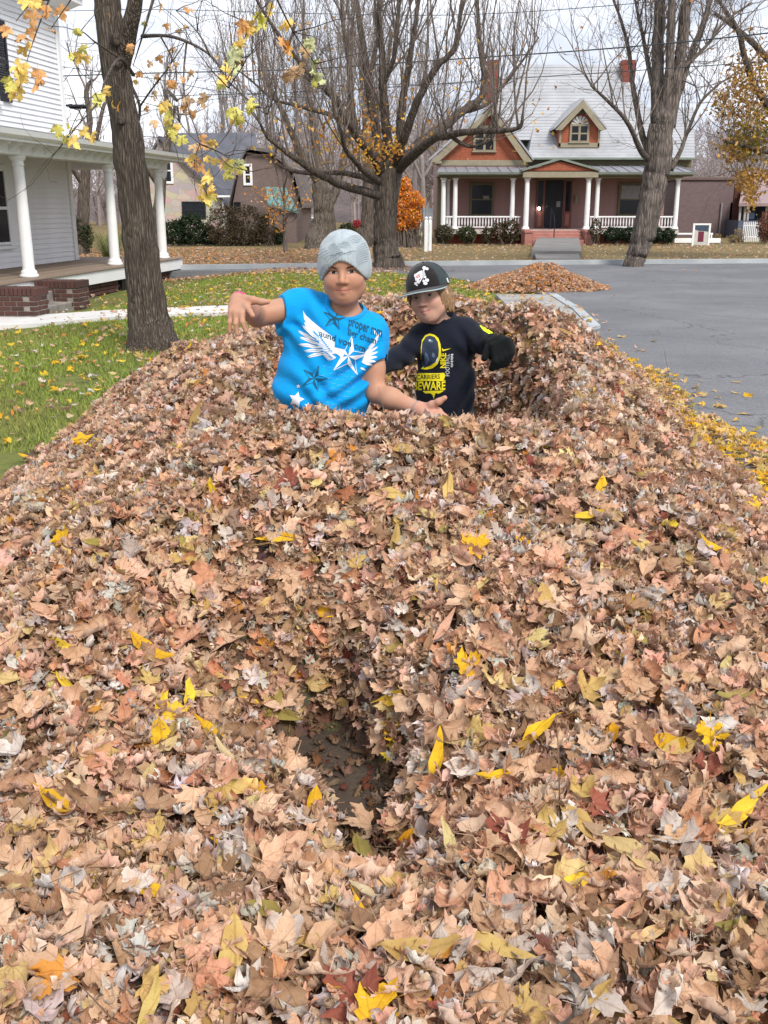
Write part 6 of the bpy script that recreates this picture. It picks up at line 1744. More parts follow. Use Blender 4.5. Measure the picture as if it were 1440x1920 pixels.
# two-post name board in front of the pink house
b = G(799, 471, -.02); d_ = b.y
sg = empty('post_sign', b); tag(sg, 'narrow white two-post sign on the pink house lawn', 'sign')
k = d_ / 1951
hgt = P(800, 413, d_).z - b.z
for xo, yo in ((-.01, -.0), (.15, .5)):
    m = MB(); m.bbox(xo - .06, xo + .06, yo - .06, yo + .06, -.2, hgt, .012); m.lathe([(.05, hgt + .001), (.03, hgt + .02), (.055, hgt + .06), (.05, hgt + .10), (0, hgt + .125)], xo, yo, 12); m.build('post', W_PAINT, sg)
m = MB(); m.add([(.045, .062, .25), (.10, .438, .25), (.10, .438, hgt - .1), (.045, .062, hgt - .1), (.075, .062, .25), (.13, .438, .25), (.13, .438, hgt - .1), (.075, .062, hgt - .1)],
                [(0, 1, 2, 3), (7, 6, 5, 4), (0, 4, 5, 1), (1, 5, 6, 2), (2, 6, 7, 3), (3, 7, 4, 0)])
pn = m.build('panel', paint('pale_panel', (.62, .64, .66), .6), sg)
# white board sign further back
b = Vector((P(798, 455, 47).x, 47, -.1)); sg2 = empty('board_sign', b); tag(sg2, 'pale rectangular board sign left of the pink house', 'sign')
z0, z1 = P(798, 412, 47).z - b.z, P(798, 391, 47).z - b.z
m = MB(); m.bbox(-.32, .32, -.03, .03, z0, z1, .01); m.build('board', paint('board_grey_white', (.50, .54, .57), .6, .15, 8), sg2)
for xo in (-.22, .22):
    m = MB(); m.bbox(xo - .035, xo + .035, .032, .09, -.2, z1 - .05, .008); m.build('post', W_PAINT, sg2)
# sandwich board right of the pink house
b = Vector((P(1313, 456, 43).x, 43, gz(13, 43))); sb = empty('sandwich_board', b); tag(sb, 'white-framed sandwich board with maroon centre by the street', 'sign')
w2 = 15 * 43 / 1951; hgt = P(1313, 419, 43).z - b.z
for s_ in (-1, 1):
    m = MB(); m.bbox(s_ * w2 - .04, s_ * w2 + .04, -.05, .0, -.02, hgt, .008); m.build('frame_post', W_PAINT, sb)
m = MB(); m.bbox(-w2 + .042, w2 - .042, -.048, -.002, hgt - .07, hgt - .001, .008); m.build('frame_top', W_PAINT, sb)
m = MB(); m.box(-w2 + .042, w2 - .042, -.03, -.01, .03, hgt - .072); bd = m.build('board', paint('board_cream', (.55, .54, .50), .6, .1, 5), sb)
NAVY = paint('navy_print', (.05, .08, .12), .6); MARN = paint('maroon_print', (.16, .025, .05), .6)
m = MB(); m.prism([(-w2 + .05, hgt - .08), (w2 - .05, hgt - .08), (w2 - .05, hgt - .33), (.10, hgt - .30), (-.10, hgt - .30), (-w2 + .05, hgt - .24)], 'y', -.036, -.031); m.build('header_print', NAVY, bd)
m = MB(); m.bbox(-.13, .11, -.037, -.031, .16, hgt - .32, .003); m.build('centre_print', MARN, bd)
# white low wall and ledge behind it
m = MB(); a_, b_ = P(1264, 455, 46.5), P(1302, 447, 46.5); e_ = P(1352, 447, 46.5)
lw = empty('white_ramp', (a_.x, 46.5, -.1)); tag(lw, 'low white ramp edge at the right end of the pink house', 'ramp')
m.bbox(0, e_.x - a_.x, 0, .15, 0, b_.z + .1, .02); m.build('ledge', W_PAINT, lw)
m = MB(); zz = P(1300, 437, 46.5).z + .1; m.bbox(0, P(1340, 437, 46.5).x - a_.x, .2, .27, zz - .08, zz, .01)
for f in (0.05, .9, 1.7): m.bbox(f, f + .06, .205, .265, .0, zz - .081, .008)
m.build('rail', W_PAINT, lw)
# white picket fence
a_, b_ = P(1392, 452, 48), P(1424, 452, 48)
pfn = empty('picket_fence', (a_.x, 48, -.1)); tag(pfn, 'short white picket fence beside the rust-brown bush', 'fence')
hp = P(1400, 415, 48).z + .1; wdt = b_.x - a_.x
pk = MB().prism([(-.022, .02), (.022, .02), (.022, hp - .05), (0, hp), (-.022, hp - .05)], 'y', -.012, .012).mesh('picket', W_PAINT)
x = 0
while x < wdt: link('picket', pk, pfn, loc=(x, 0, 0)); x += .085
for zz in (.2, hp - .22):
    m = MB(); m.bbox(-.03, wdt, .0125, .05, zz, zz + .06, .006); m.build('rail', W_PAINT, pfn)

# ---------------------------------------------------------------- second leaf pile at the street corner
sp_c = G(1010, 545, 0); sp_c.y += .6
pile2 = empty('small_leaf_pile', (sp_c.x + .05, sp_c.y, 0)); tag(pile2, 'small orange-brown leaf pile at the kerb in the distance', 'leaf pile')
def pile2_h(x, y):
    r = np.hypot(x / 1.28, y / 1.0)
    h = .29 * np.clip(1 - r ** 2.3, 0, 1) ** .9
    return np.maximum(0, h * (1 + .5 * vnoise(x, y, .35, 12)) * (1 + .22 * np.sin(x * 2.6 + 1)))
n = 9000
x = rs.uniform(-1.5, 1.5, n); y = rs.uniform(-1.2, 1.2, n); keep_ = (np.hypot(x / 1.32, y / 1.05) < 1 + rs.normal(0, .05, n)); x, y = x[keep_], y[keep_]; n = len(x)
h = pile2_h(x, y); e_ = .04
nn = np.stack([-(pile2_h(x + e_, y) - h) / e_, -(pile2_h(x, y + e_) - h) / e_, np.ones(n)], 1); nn /= np.linalg.norm(nn, axis=1, keepdims=True)
idx, _ = pick_idx(n, dict(maple=2, maple_curled=3, silver_curled=1, fragment=1), rs)
col, _ = pick_cols(n, dict(tan=2, orange=1.6, pink=2.2, brown=1.3, straw=.5, grey=.4), rs)
o = scatter('leaf_litter', np.stack([x, y, h + rs.uniform(.0, .03, n)], 1), eulers_from(nn, .5, rs), rs.uniform(.05, .10, n), idx, col, proto, pile2); o['kind'] = 'stuff'
g2 = np.linspace(-1.35, 1.35, 50); A_, B_ = np.meshgrid(g2, g2); C_ = pile2_h(A_, B_) - .03
i2 = (np.arange(49)[:, None] * 50 + np.arange(49)[None, :]).ravel()
link('packed_leaves', np_mesh('packed_leaves', np.stack([A_.ravel(), B_.ravel(), C_.ravel()], 1), np.stack([i2, i2 + 1, i2 + 51, i2 + 50], 1), bpy.data.materials['packed_leaves'], True), pile2)

# ---------------------------------------------------------------- fallen leaves lying about
def fallen(name, label, n, xr, yr, wcol, size, seed, dens=None, tilt=.25, dz=.022):
    rs_ = np.random.default_rng(seed)
    x = rs_.uniform(*xr, n); y = rs_.uniform(*yr, n)
    if dens is not None:
        k_ = rs_.uniform(0, 1, n) < dens(x, y); x, y = x[k_], y[k_]; n = len(x)
    idx, _ = pick_idx(n, dict(maple=3, maple_curled=2, lance=1.2, oval=.8, silver_curled=.8), rs_)
    col, _ = pick_cols(n, wcol, rs_)
    o_ = scatter(name, np.stack([x, y, ground_z(x, y) + dz], 1), eulers_from(np.tile([[0, 0, 1.]], (n, 1)), tilt, rs_), rs_.uniform(size[0], size[1], n), idx, col, proto)
    tag(o_, label, 'fallen leaves', kind='stuff')
def off_pile(x, y): return (pile_h(x, y)[1] < -.05) | (y > 12.3)
def lawn_only(x, y):
    return off_pile(x, y) & (y < np.interp(x, [-40, -16, -8, -3, -1.2, .2, 1.2, 2.0], [22, 23.3, 24.1, 24.75, 24.7, 24.0, 22.6, 20.8])) & (x < 1.9)
fallen('lawn_leaves', 'yellow and tan leaves scattered over the green lawn', 8500, (-11, 1.9), (3.5, 27), dict(yellow=2.4, straw=1.6, tan=2.6, orange=.8, brown=1, grey=.7), (.05, .10), 51, lambda x, y: lawn_only(x, y) * (.30 + .70 * np.exp(-np.maximum(0, np.abs(x) - 2.2) / 1.6)))
fallen('verge_leaves', 'brown leaves carpeting the verge beyond the far kerb', 12000, (-16, 2.0), (24.8, 40), dict(tan=3, pink=2.5, orange=1.3, brown=1.4, straw=.4), (.06, .12), 52, lambda x, y: (smooth(2.0, -3.0, x) * .96 + .04) * smooth(42, 31, y) * (y > np.interp(x, [-12.3, -5.3, -2.1, 1.1, 5.9], [24.4, 25.25, 25.95, 27.05, 27.7])))
fallen('far_lawn_leaves', 'pale leaves sprinkled on the straw-coloured lawn of the pink house', 2600, (-2, 20), (28.2, 44.5), dict(tan=3, straw=1, grey=.8, pink=1), (.05, .11), 53)
fallen('kerb_leaves', 'leaves blown along the cross street gutter', 3600, (-12, 2.5), (23.6, 26.6), dict(tan=3, pink=2, brown=1.2, orange=.5), (.05, .10), 54, lambda x, y: smooth(2.5, -2, x))
fallen('gutter_leaves', 'yellow leaves strewn along the gutter edge of the pile', 3200, (1.92, 2.85), (3.6, 12.8), dict(yellow=3, straw=2, tan=1), (.05, .10), 55, lambda x, y: np.exp(-np.maximum(0, x - 2.34 - .10 * np.sin(y * 2.3)) / .11) * smooth(13.2, 9.5, y))
fallen('apron_leaves', 'tan leaves dropped on the concrete apron behind the pile', 110, (1.6, 2.95), (12.2, 17.6), dict(tan=3, straw=1, yellow=1, brown=1), (.05, .09), 56, None, .3, .055)
fallen('path_leaves', 'few leaves lying on the pale footpath to the porch', 60, (-5, .8), (14.7, 15.6), dict(tan=3, straw=1, yellow=2, brown=1), (.05, .09), 57, None, .3, .055)
# single leaves on the asphalt
ROADL = [(1292, 738, 'straw'), (1378, 737, 'yellow'), (1402, 742, 'yellow'), (1352, 763, 'straw'), (1310, 741, 'tan'), (1395, 776, 'straw'), (1165, 632, 'straw'), (1195, 657, 'straw'), (1206, 658, 'orange'), (1305, 777, 'straw'), (1330, 805, 'straw'), (1136, 605, 'tan'), (1284, 507, 'tan'), (1308, 508, 'orange'), (1150, 554, 'tan'), (1245, 695, 'tan'), (1380, 717, 'straw'), (1338, 797, 'yellow'), (1225, 640, 'straw')]
ORD = 'first second third fourth fifth sixth seventh eighth ninth tenth eleventh twelfth thirteenth fourteenth fifteenth sixteenth seventeenth eighteenth nineteenth'.split()
rank = {k_[:2]: i_ for i_, k_ in enumerate(sorted(ROADL, key=lambda k_: -k_[1]))}
names_ = {'straw': 'straw-coloured', 'yellow': 'yellow', 'tan': 'tan', 'orange': 'orange'}
for (px, py, c_) in ROADL:
    p = G(px, py, .012)
    kd = 'lance' if trs.random() < .45 else 'maple'
    s_ = trs.uniform(.08, .12) * (1.2 if kd == 'lance' else 1)
    o = link('fallen_leaf', LEAF_O_MESH[trs.choice(KIND_IDX[kd])], None, loc=p, rot=(trs.gauss(0, .2), trs.gauss(0, .2), trs.uniform(0, 6.28)), scale=(s_, s_, s_))
    cl = trs.choice(PALETTE[c_]); o.color = cl + (1,)
    tag(o, '%s leaf lying on the asphalt, %s nearest of the scattered ones' % (names_[c_], ORD[rank[(px, py)]]), 'leaf', 'single leaves on the asphalt')

# ---------------------------------------------------------------- grass blades on the near lawn
rs_ = np.random.default_rng(9)
def blades(n, xr, yr, hgt, wid, seed):
    rs_ = np.random.default_rng(seed)
    x = rs_.uniform(*xr, n); y = yr[0] + (yr[1] - yr[0]) * rs_.uniform(0, 1, n) ** 1.4
    k_ = lawn_only(x, y) & ~((y > 14.45) & (y < 16.2) & (x > -5.2)) & ~((x < -5.0 + (y - 16) * .13) & (y > 13.6)) & (vnoise(x, y, .5, 3) > -.33) & ~((x > -8) & (x < -4.9) & (y > 14) & (y < 16.2))
    x, y = x[k_], y[k_]; n = len(x)
    z = ground_z(x, y) - .02
    a = rs_.uniform(0, 6.28, n); h = hgt * rs_.uniform(.5, 1.3, n); w = wid * rs_.uniform(.6, 1.3, n) * (.6 + y / 14)
    l = rs_.uniform(.2, .9, n) * h; b_ = rs_.uniform(0, 6.28, n)
    p0 = np.stack([x - np.cos(a) * w, y - np.sin(a) * w, z], 1); p1 = np.stack([x + np.cos(a) * w, y + np.sin(a) * w, z], 1)
    p2 = np.stack([x + np.cos(b_) * l, y + np.sin(b_) * l, z + h], 1)
    v = np.stack([p0, p1, p2], 1).reshape(-1, 3)
    return v, np.arange(3 * n).reshape(-1, 3)
t = NT('grass_blade'); c = t.coord('Object'); n1 = t.noise(c, .5, 4); n2 = t.noise(c, 30, 3)
g_ = t.ramp(n2, [(.25, (.10, .15, .025)), (.5, (.21, .28, .045)), (.8, (.38, .38, .10))])
s_ = t.ramp(n2, [(.3, (.16, .15, .04)), (.7, (.34, .28, .10))])
t.set(t.mix(t.ramp(n1, [(.46, (0, 0, 0)), (.66, (.7, .7, .7))]), g_, s_), .8); M_BLADE = t.m
va, fa = blades(230000, (-9, 1.8), (4.0, 26.5), .055, .0045, 1)
gr = link('grass', np_mesh('grass', va, fa, M_BLADE)); tag(gr, 'short green lawn grass left of the leaf pile', 'grass', kind='stuff')
# ================================================================== PEOPLE
class Field:
    """signed-distance grid; bodies and clothes are grown from it as single continuous surfaces"""
    def __init__(self, lo, hi, h):
        self.lo = np.array(lo, float); self.h = h
        self.n = np.ceil((np.array(hi) - self.lo) / h).astype(int) + 1
        self.f = np.full(self.n, .2, np.float32)
    def _sub(self, bb):
        a = np.clip(np.floor((np.array(bb[0]) - self.lo) / self.h).astype(int), 0, self.n - 1)
        b = np.clip(np.ceil((np.array(bb[1]) - self.lo) / self.h).astype(int) + 1, 1, self.n)
        if (b <= a).any(): return None, None
        ax = [self.lo[i] + self.h * np.arange(a[i], b[i]) for i in range(3)]
        X_, Y_, Z_ = np.meshgrid(*ax, indexing='ij')
        return tuple(slice(a[i], b[i]) for i in range(3)), np.stack([X_, Y_, Z_], -1)
    def put(self, fn, bb, k=.0, mode='add'):
        sl, p = self._sub(bb)
        if sl is None: return
        d = fn(p).astype(np.float32); f = self.f[sl]
        if mode == 'add': s = 1
        else: s = -1; f = -f; d = d if mode == 'sub' else -d
        if k > 0:
            h_ = np.clip(k - np.abs(f - d), 0, None) / k
            r = np.minimum(f, d) - h_ * h_ * k * .25
        else: r = np.minimum(f, d)
        self.f[sl] = s * r
    def cone(self, a, b, ra, rb, k=.02, mode='add', m=.05):
        a, b = np.array(a, float), np.array(b, float); ab = b - a; L2 = max(1e-9, ab @ ab)
        def fn(p):
            t_ = np.clip(((p - a) @ ab) / L2, 0, 1)
            return np.linalg.norm(p - a - t_[..., None] * ab, axis=-1) - (ra + (rb - ra) * t_)
        r = max(ra, rb) + m
        self.put(fn, (np.minimum(a, b) - r, np.maximum(a, b) + r), k, mode)
    def ecap(self, a, b, ra, rb, width, k=.02, mode='add', m=.05):
        """capsule with elliptic section: ra, rb = (half width, half depth), width = direction of the half width"""
        a, b = np.array(a, float), np.array(b, float); ab = b - a; L2 = max(1e-9, ab @ ab)
        u = np.array(width, float); n_ = ab / math.sqrt(L2); u = u - n_ * (u @ n_); u /= np.linalg.norm(u); v = np.cross(n_, u)
        def fn(p):
            q = p - a; t_ = np.clip((q @ ab) / L2, 0, 1)
            w = q - t_[..., None] * ab
            ru = ra[0] + (rb[0] - ra[0]) * t_; rv = ra[1] + (rb[1] - ra[1]) * t_
            x, y, z = w @ u / ru, w @ v / rv, w @ n_ / np.minimum(ru, rv)
            return (np.sqrt(x * x + y * y + z * z) - 1) * np.minimum(ru, rv)
        r = max(ra + rb) + m
        self.put(fn, (np.minimum(a, b) - r, np.maximum(a, b) + r), k, mode)
    def ell(self, c_, r, k=.02, mode='add', rot=None, m=.05):
        c_ = np.array(c_, float); r = np.array(r, float); Rm = np.array(rot) if rot is not None else np.eye(3)
        def fn(p):
            q = ((p - c_) @ Rm) / r; l = np.linalg.norm(q, axis=-1)
            l2 = np.linalg.norm(q / r, axis=-1)
            return l * (l - 1) / np.maximum(l2, 1e-6)
        e = r.max() + m
        self.put(fn, (c_ - e, c_ + e), k, mode)
    def mesh(self, name, mat, relax=1):
        f = self.f; s = f < 0
        c8 = np.zeros(np.array(f.shape) - 1, np.int8)
        for i in (0, 1):
            for j in (0, 1):
                for k in (0, 1):
                    c8 += s[i:s.shape[0] - 1 + i, j:s.shape[1] - 1 + j, k:s.shape[2] - 1 + k]
        act = np.argwhere((c8 > 0) & (c8 < 8)); n = len(act)
        idm = np.full(c8.shape, -1, np.int32); idm[tuple(act.T)] = np.arange(n)
        acc = np.zeros((n, 3)); cnt = np.zeros(n)
        cor = [np.array((i, j, k)) for i in (0, 1) for j in (0, 1) for k in (0, 1)]
        val = {tuple(c_): f[tuple((act + c_).T)] for c_ in cor}
        for ax in range(3):
            for c_ in cor:
                if c_[ax]: continue
                e = c_.copy(); e[ax] = 1
                a, b = val[tuple(c_)], val[tuple(e)]
                m = (a < 0) != (b < 0)
                t_ = a[m] / (a[m] - b[m])
                p = np.repeat(c_[None].astype(float), m.sum(), 0); p[:, ax] = t_
                acc[m] += p; cnt[m] += 1
        V = self.lo + (act + acc / cnt[:, None]) * self.h
        F = []
        for ax in range(3):
            o1, o2 = [(1, 2), (2, 0), (0, 1)][ax]
            sa = [slice(1, -1)] * 3; sa[ax] = slice(0, -1)
            sb = [slice(1, -1)] * 3; sb[ax] = slice(1, None)
            a, b = s[tuple(sa)], s[tuple(sb)]
            for flip, m in ((False, a & ~b), (True, ~a & b)):
                q = np.argwhere(m)
                q[:, o1] += 1; q[:, o2] += 1
                def cid(d1, d2):
                    w = q.copy(); w[:, o1] -= d1; w[:, o2] -= d2
                    return idm[tuple(w.T)]
                qd = np.stack([cid(1, 1), cid(0, 1), cid(0, 0), cid(1, 0)], 1)
                F.append(qd[:, ::-1] if flip else qd)
        F = np.vstack(F); F = F[(F >= 0).all(1)]
        for _ in range(relax):
            e = np.vstack([F[:, [0, 1]], F[:, [1, 2]], F[:, [2, 3]], F[:, [3, 0]]])
            sm = np.zeros_like(V); ct = np.zeros(len(V))
            np.add.at(sm, e[:, 0], V[e[:, 1]]); np.add.at(ct, e[:, 0], 1)
            np.add.at(sm, e[:, 1], V[e[:, 0]]); np.add.at(ct, e[:, 1], 1)
            V = V * .5 + .5 * sm / np.maximum(ct, 1)[:, None]
        me = np_mesh(name, V, F, mat, True)
        return me, V, F

def euler_m(yaw, pitch, roll):
    """head frame: x = image right, y = away from the viewer, z = up"""
    return np.array(Matrix.Rotation(yaw, 3, 'Z') @ Matrix.Rotation(pitch, 3, 'X') @ Matrix.Rotation(roll, 3, 'Y'))

def vcol(me, cols, name='skin'):
    a = me.attributes.new(name, 'FLOAT_COLOR', 'POINT')
    a.data.foreach_set('color', np.hstack([cols, np.ones((len(cols), 1))]).astype(np.float32).ravel())

def skin_mat(name):
    t = NT(name); base = t.attr('skin'); c = t.coord('Object')
    n1 = t.noise(c, 25, 4); n2 = t.noise(c, 260, 3)
    a = t.mix(t.ramp(n1, [(.35, (0, 0, 0)), (.75, (.55, .55, .55))]), base, t.mix(1, base, (1.0, .78, .72), 'MULTIPLY'))
    n5 = t.noise(c, 70, 3); a = t.mix(t.ramp(n5, [(.5, (0, 0, 0)), (.75, (.35, .35, .35))]), a, t.mix(1, a, (1.12, 1.10, 1.08), 'MULTIPLY'))
    a = t.mix(t.math('MULTIPLY', n2, .12), a, t.mix(1, base, (.6, .5, .45), 'MULTIPLY'))
    t.set(a, .55, Specular_IOR_Level=.35, Subsurface_Weight=.10, Subsurface_Scale=.006)
    t.b.inputs['Subsurface Radius'].default_value = (1.0, .4, .25)
    t.bump(n2, .06, .002); return t.m
SKIN = skin_mat('skin')
def cloth_mat(name, col, scale=420, var=.1, bump=.12, sheen=.1):
    t = NT(name); c = t.coord('Object')
    n1 = t.noise(c, 9, 4); n2 = t.noise(c, scale, 2); n3 = t.noise(c, 60, 3)
    a = t.mix(t.ramp(n1, [(.35, (0, 0, 0)), (.75, (1, 1, 1))]), tuple(x * (1 - var) for x in col), tuple(min(1, x * (1 + var)) for x in col))
    a = t.mix(t.math('MULTIPLY', n2, .35), a, tuple(x * .62 for x in col))
    t.set(a, .9, Specular_IOR_Level=.15, Sheen_Weight=sheen)
    n4 = t.noise(t.coord('Object', (1.0, 1.0, 1.7), (0, R(35), 0)), 11, 2, .45, .8)
    t.bump(t.math('ADD', t.math('MULTIPLY', t.math('ADD', n2, t.math('MULTIPLY', n3, .5)), .22), t.math('MULTIPLY', n4, 1.0)), .42, .018)
    return t.m
def flat(name, col, rough=.7):
    t = NT(name); n = t.noise(t.coord('Object'), 90, 3)
    t.set(t.mix(t.math('MULTIPLY', n, .3), col, tuple(x * .75 for x in col)), rough, Specular_IOR_Level=.25); return t.m

# ---- thin printed or painted patches that follow a surface
CAMO = Vector((0, 0, CAM_H))
def poly_mesh(polys):
    """list of outlines (2-D) -> verts, triangles"""
    V, F = [], []
    for pl in polys:
        tri = tessellate_polygon([[Vector((p[0], p[1], 0)) for p in pl]])
        b = len(V); V += [tuple(p) for p in pl]; F += [[i + b for i in f] for f in tri]
    return V, F
def subdivide(V, F, maxlen):
    bm = bmesh.new(); vs_ = [bm.verts.new((v[0], v[1], 0)) for v in V]
    for f in F:
        try: bm.faces.new([vs_[i] for i in f])
        except ValueError: pass
    for _ in range(5):
        e = [e_ for e_ in bm.edges if e_.calc_length() > maxlen]
        if not e: break
        bmesh.ops.subdivide_edges(bm, edges=e, cuts=1)
        bmesh.ops.triangulate(bm, faces=bm.faces)
    bm.verts.index_update()
    Vn = [(v.co.x, v.co.y) for v in bm.verts]; Fn = [[v.index for v in f.verts] for f in bm.faces]
    bm.free(); return Vn, Fn
def on_surface(name, V, F, bvh, mat, parent, off=.0016, maxlen=4.0, tofn=None):
    """lay a flat pattern given in photo pixels onto a surface (world-space bvh)"""
    V, F = subdivide(V, F, maxlen)
    pos = []
    for (px, py) in V:
        o_, d_ = (CAMO, ray(px, py).normalized()) if tofn is None else tofn(px, py)
        h, nrm, _, _ = bvh.ray_cast(o_, d_)
        if h is None: pos.append(None)
        else:
            if nrm.dot(d_) > 0: nrm = -nrm
            pos.append(h + nrm * off)
    F = [f for f in F if all(pos[i] is not None for i in f)]
    F = [f for f in F if max((pos[f[0]] - pos[f[1]]).length, (pos[f[1]] - pos[f[2]]).length, (pos[f[2]] - pos[f[0]]).length) < .06]
    mb = MB(); mb.add([p if p is not None else Vector((0, 0, 0)) for p in pos], F)
    used = sorted({i for f in F for i in f}); mp = {i: k for k, i in enumerate(used)}
    mb2 = MB()
    if not used: return None
    mb2.add([pos[i] - parent.matrix_world.translation for i in used], [[mp[i] for i in f] for f in F])
    o = mb2.build(name, mat, parent, True, fix=False)
    return o
def text_poly(s, font_scale=1.0, bold=0.0):
    cu = bpy.data.curves.new('txt', 'FONT'); cu.body = s; cu.size = 1.0; cu.offset = bold; cu.resolution_u = 3
    ob = bpy.data.objects.new('txt', cu); COL.objects.link(ob)
    bpy.context.view_layer.update()
    me = ob.evaluated_get(bpy.context.evaluated_depsgraph_get()).to_mesh()
    V = [(v.co.x, v.co.y) for v in me.vertices]; F = []
    for p in me.polygons:
        ids = list(p.vertices)
        for k in range(1, len(ids) - 1): F.append([ids[0], ids[k], ids[k + 1]])
    ob.evaluated_get(bpy.context.evaluated_depsgraph_get()).to_mesh_clear()
    bpy.data.objects.remove(ob); bpy.data.curves.remove(cu)
    return V, F
def fit_text(s, p0, pw, ph_, bold=0.0):
    """text with its lower-left corner at pixel p0, baseline vector pw (whole width) and up vector ph_ (cap height)"""
    V, F = text_poly(s, 1, bold)
    x0, x1 = min(v[0] for v in V), max(v[0] for v in V); y0, y1 = 0.0, max(v[1] for v in V)
    out = [(p0[0] + pw[0] * (v[0] - x0) / (x1 - x0) + ph_[0] * (v[1] - y0) / (y1 - y0), p0[1] + pw[1] * (v[0] - x0) / (x1 - x0) + ph_[1] * (v[1] - y0) / (y1 - y0)) for v in V]
    return out, F
def star_pts(cx, cy, r, rot=0.0, inner=.40, n=5):
    return [(cx + (r if k % 2 == 0 else r * inner) * math.sin(rot + PI * k / n), cy - (r if k % 2 == 0 else r * inner) * math.cos(rot + PI * k / n)) for k in range(2 * n)]
def star_facets(cx, cy, r, rot, inner=.38, n=5):
    """the dark halves of a faceted star"""
    p = star_pts(cx, cy, r, rot, inner, n); return [[(cx, cy), p[k], p[(k + 1) % (2 * n)]] for k in range(0, 2 * n, 2)]

def head(F, c_, Rm, s, chub=1.0, k0=.012):
    """grow a child's head into field F; c_ = point between the eyes (inside), s = scale"""
    W = lambda x, y, z: np.array(c_) + Rm @ (np.array((x, y, z)) * s)
    F.ell(W(0, .018, .045), np.array((.073, .090, .083)) * s, .0, rot=Rm)
    F.ell(W(0, -.008, -.030), np.array((.061 * (1 + .04 * chub), .074, .078)) * s, .03 * s, rot=Rm)
    for sx in (-1, 1):
        F.cone(W(sx * .034, -.044, -.032), W(sx * .036, -.030, -.055), .030 * s * (1 + .09 * chub), .026 * s * (1 + .07 * chub), .03 * s)
        F.cone(W(sx * .043, .0, -.058), W(sx * .020, -.038, -.088), .023 * s * (1 + .08 * chub), .021 * s, .03 * s)
        F.cone(W(sx * .012, -.070, .022), W(sx * .044, -.057, .020), .0095 * s, .008 * s, .02 * s)
    F.cone(W(0, -.050, -.088), W(0, -.054, -.083), .025 * s, .023 * s, .03 * s)
    F.ell(W(0, -.058, .045), np.array((.050, .026, .035)) * s, .03 * s, rot=Rm)
    # sockets, nose, lips
    for sx in (-1, 1):
        F.ell(W(sx * .031, -.098, .000), np.array((.019, .024, .0105)) * s, .012 * s, 'sub', rot=Rm)
    F.cone(W(0, -.076, .010), W(0, -.094, -.028), .0075 * s, .0105 * s, .012 * s)
    F.ell(W(0, -.094, -.031), np.array((.0105, .0105, .0090)) * s, .006 * s, rot=Rm)
    for sx in (-1, 1):
        F.ell(W(sx * .0125, -.086, -.034), np.array((.0080, .0095, .0070)) * s, .005 * s, rot=Rm)
        F.ell(W(sx * .0065, -.094, -.0415), np.array((.0035, .004, .003)) * s, .003 * s, 'sub', rot=Rm)
        F.ell(W(sx * .074, .016, -.012), np.array((.010, .020, .030)) * s, .006 * s, rot=Rm)
    for sx in (-1, 1):
        F.cone(W(0, -.0805, -.0575), W(sx * .024, -.0700, -.0612), .0058 * s, .0032 * s, .008 * s)
        F.cone(W(0, -.0795, -.0682), W(sx * .020, -.0705, -.0655), .0064 * s, .0038 * s, .008 * s)
        F.cone(W(0, -.0895, -.0624), W(sx * .027, -.0760, -.0622), .0024 * s, .0018 * s, .003 * s, 'sub')
    return W
def head_colors(V, c_, Rm, s, base, lip, blush=(1.06, .86, .82)):
    q = (V - np.array(c_)) @ Rm / s
    col = np.tile(np.array(base), (len(V), 1))
    fr = q[:, 1] < -.03
    def blend(w, c2): col[:] = col * (1 - w[:, None]) + np.array(c2) * w[:, None]
    ch = np.exp(-(((np.abs(q[:, 0]) - .040) / .022) ** 2 + ((q[:, 2] + .030) / .022) ** 2)) * fr
    blend(ch * .45, np.array(base) * np.array(blush))
    ns = np.exp(-((q[:, 0] / .012) ** 2 + ((q[:, 2] + .032) / .014) ** 2)) * (q[:, 1] < -.078)
    blend(ns * .35, np.array(base) * np.array((1.05, .82, .78)))
    zc = -.0625 + np.abs(q[:, 0]) * .02
    li = (1 - np.clip((np.abs(q[:, 2] - zc) - .0062) / .0035, 0, 1)) * np.clip((.0265 - np.abs(q[:, 0])) / .006, 0, 1) * fr
    blend(li * .75, lip)
    mo = (1 - np.clip((np.abs(q[:, 2] - zc) - .0008) / .0014, 0, 1)) * (np.abs(q[:, 0]) < .025) * fr
    blend(mo * .65, (.12, .04, .035))
    return col
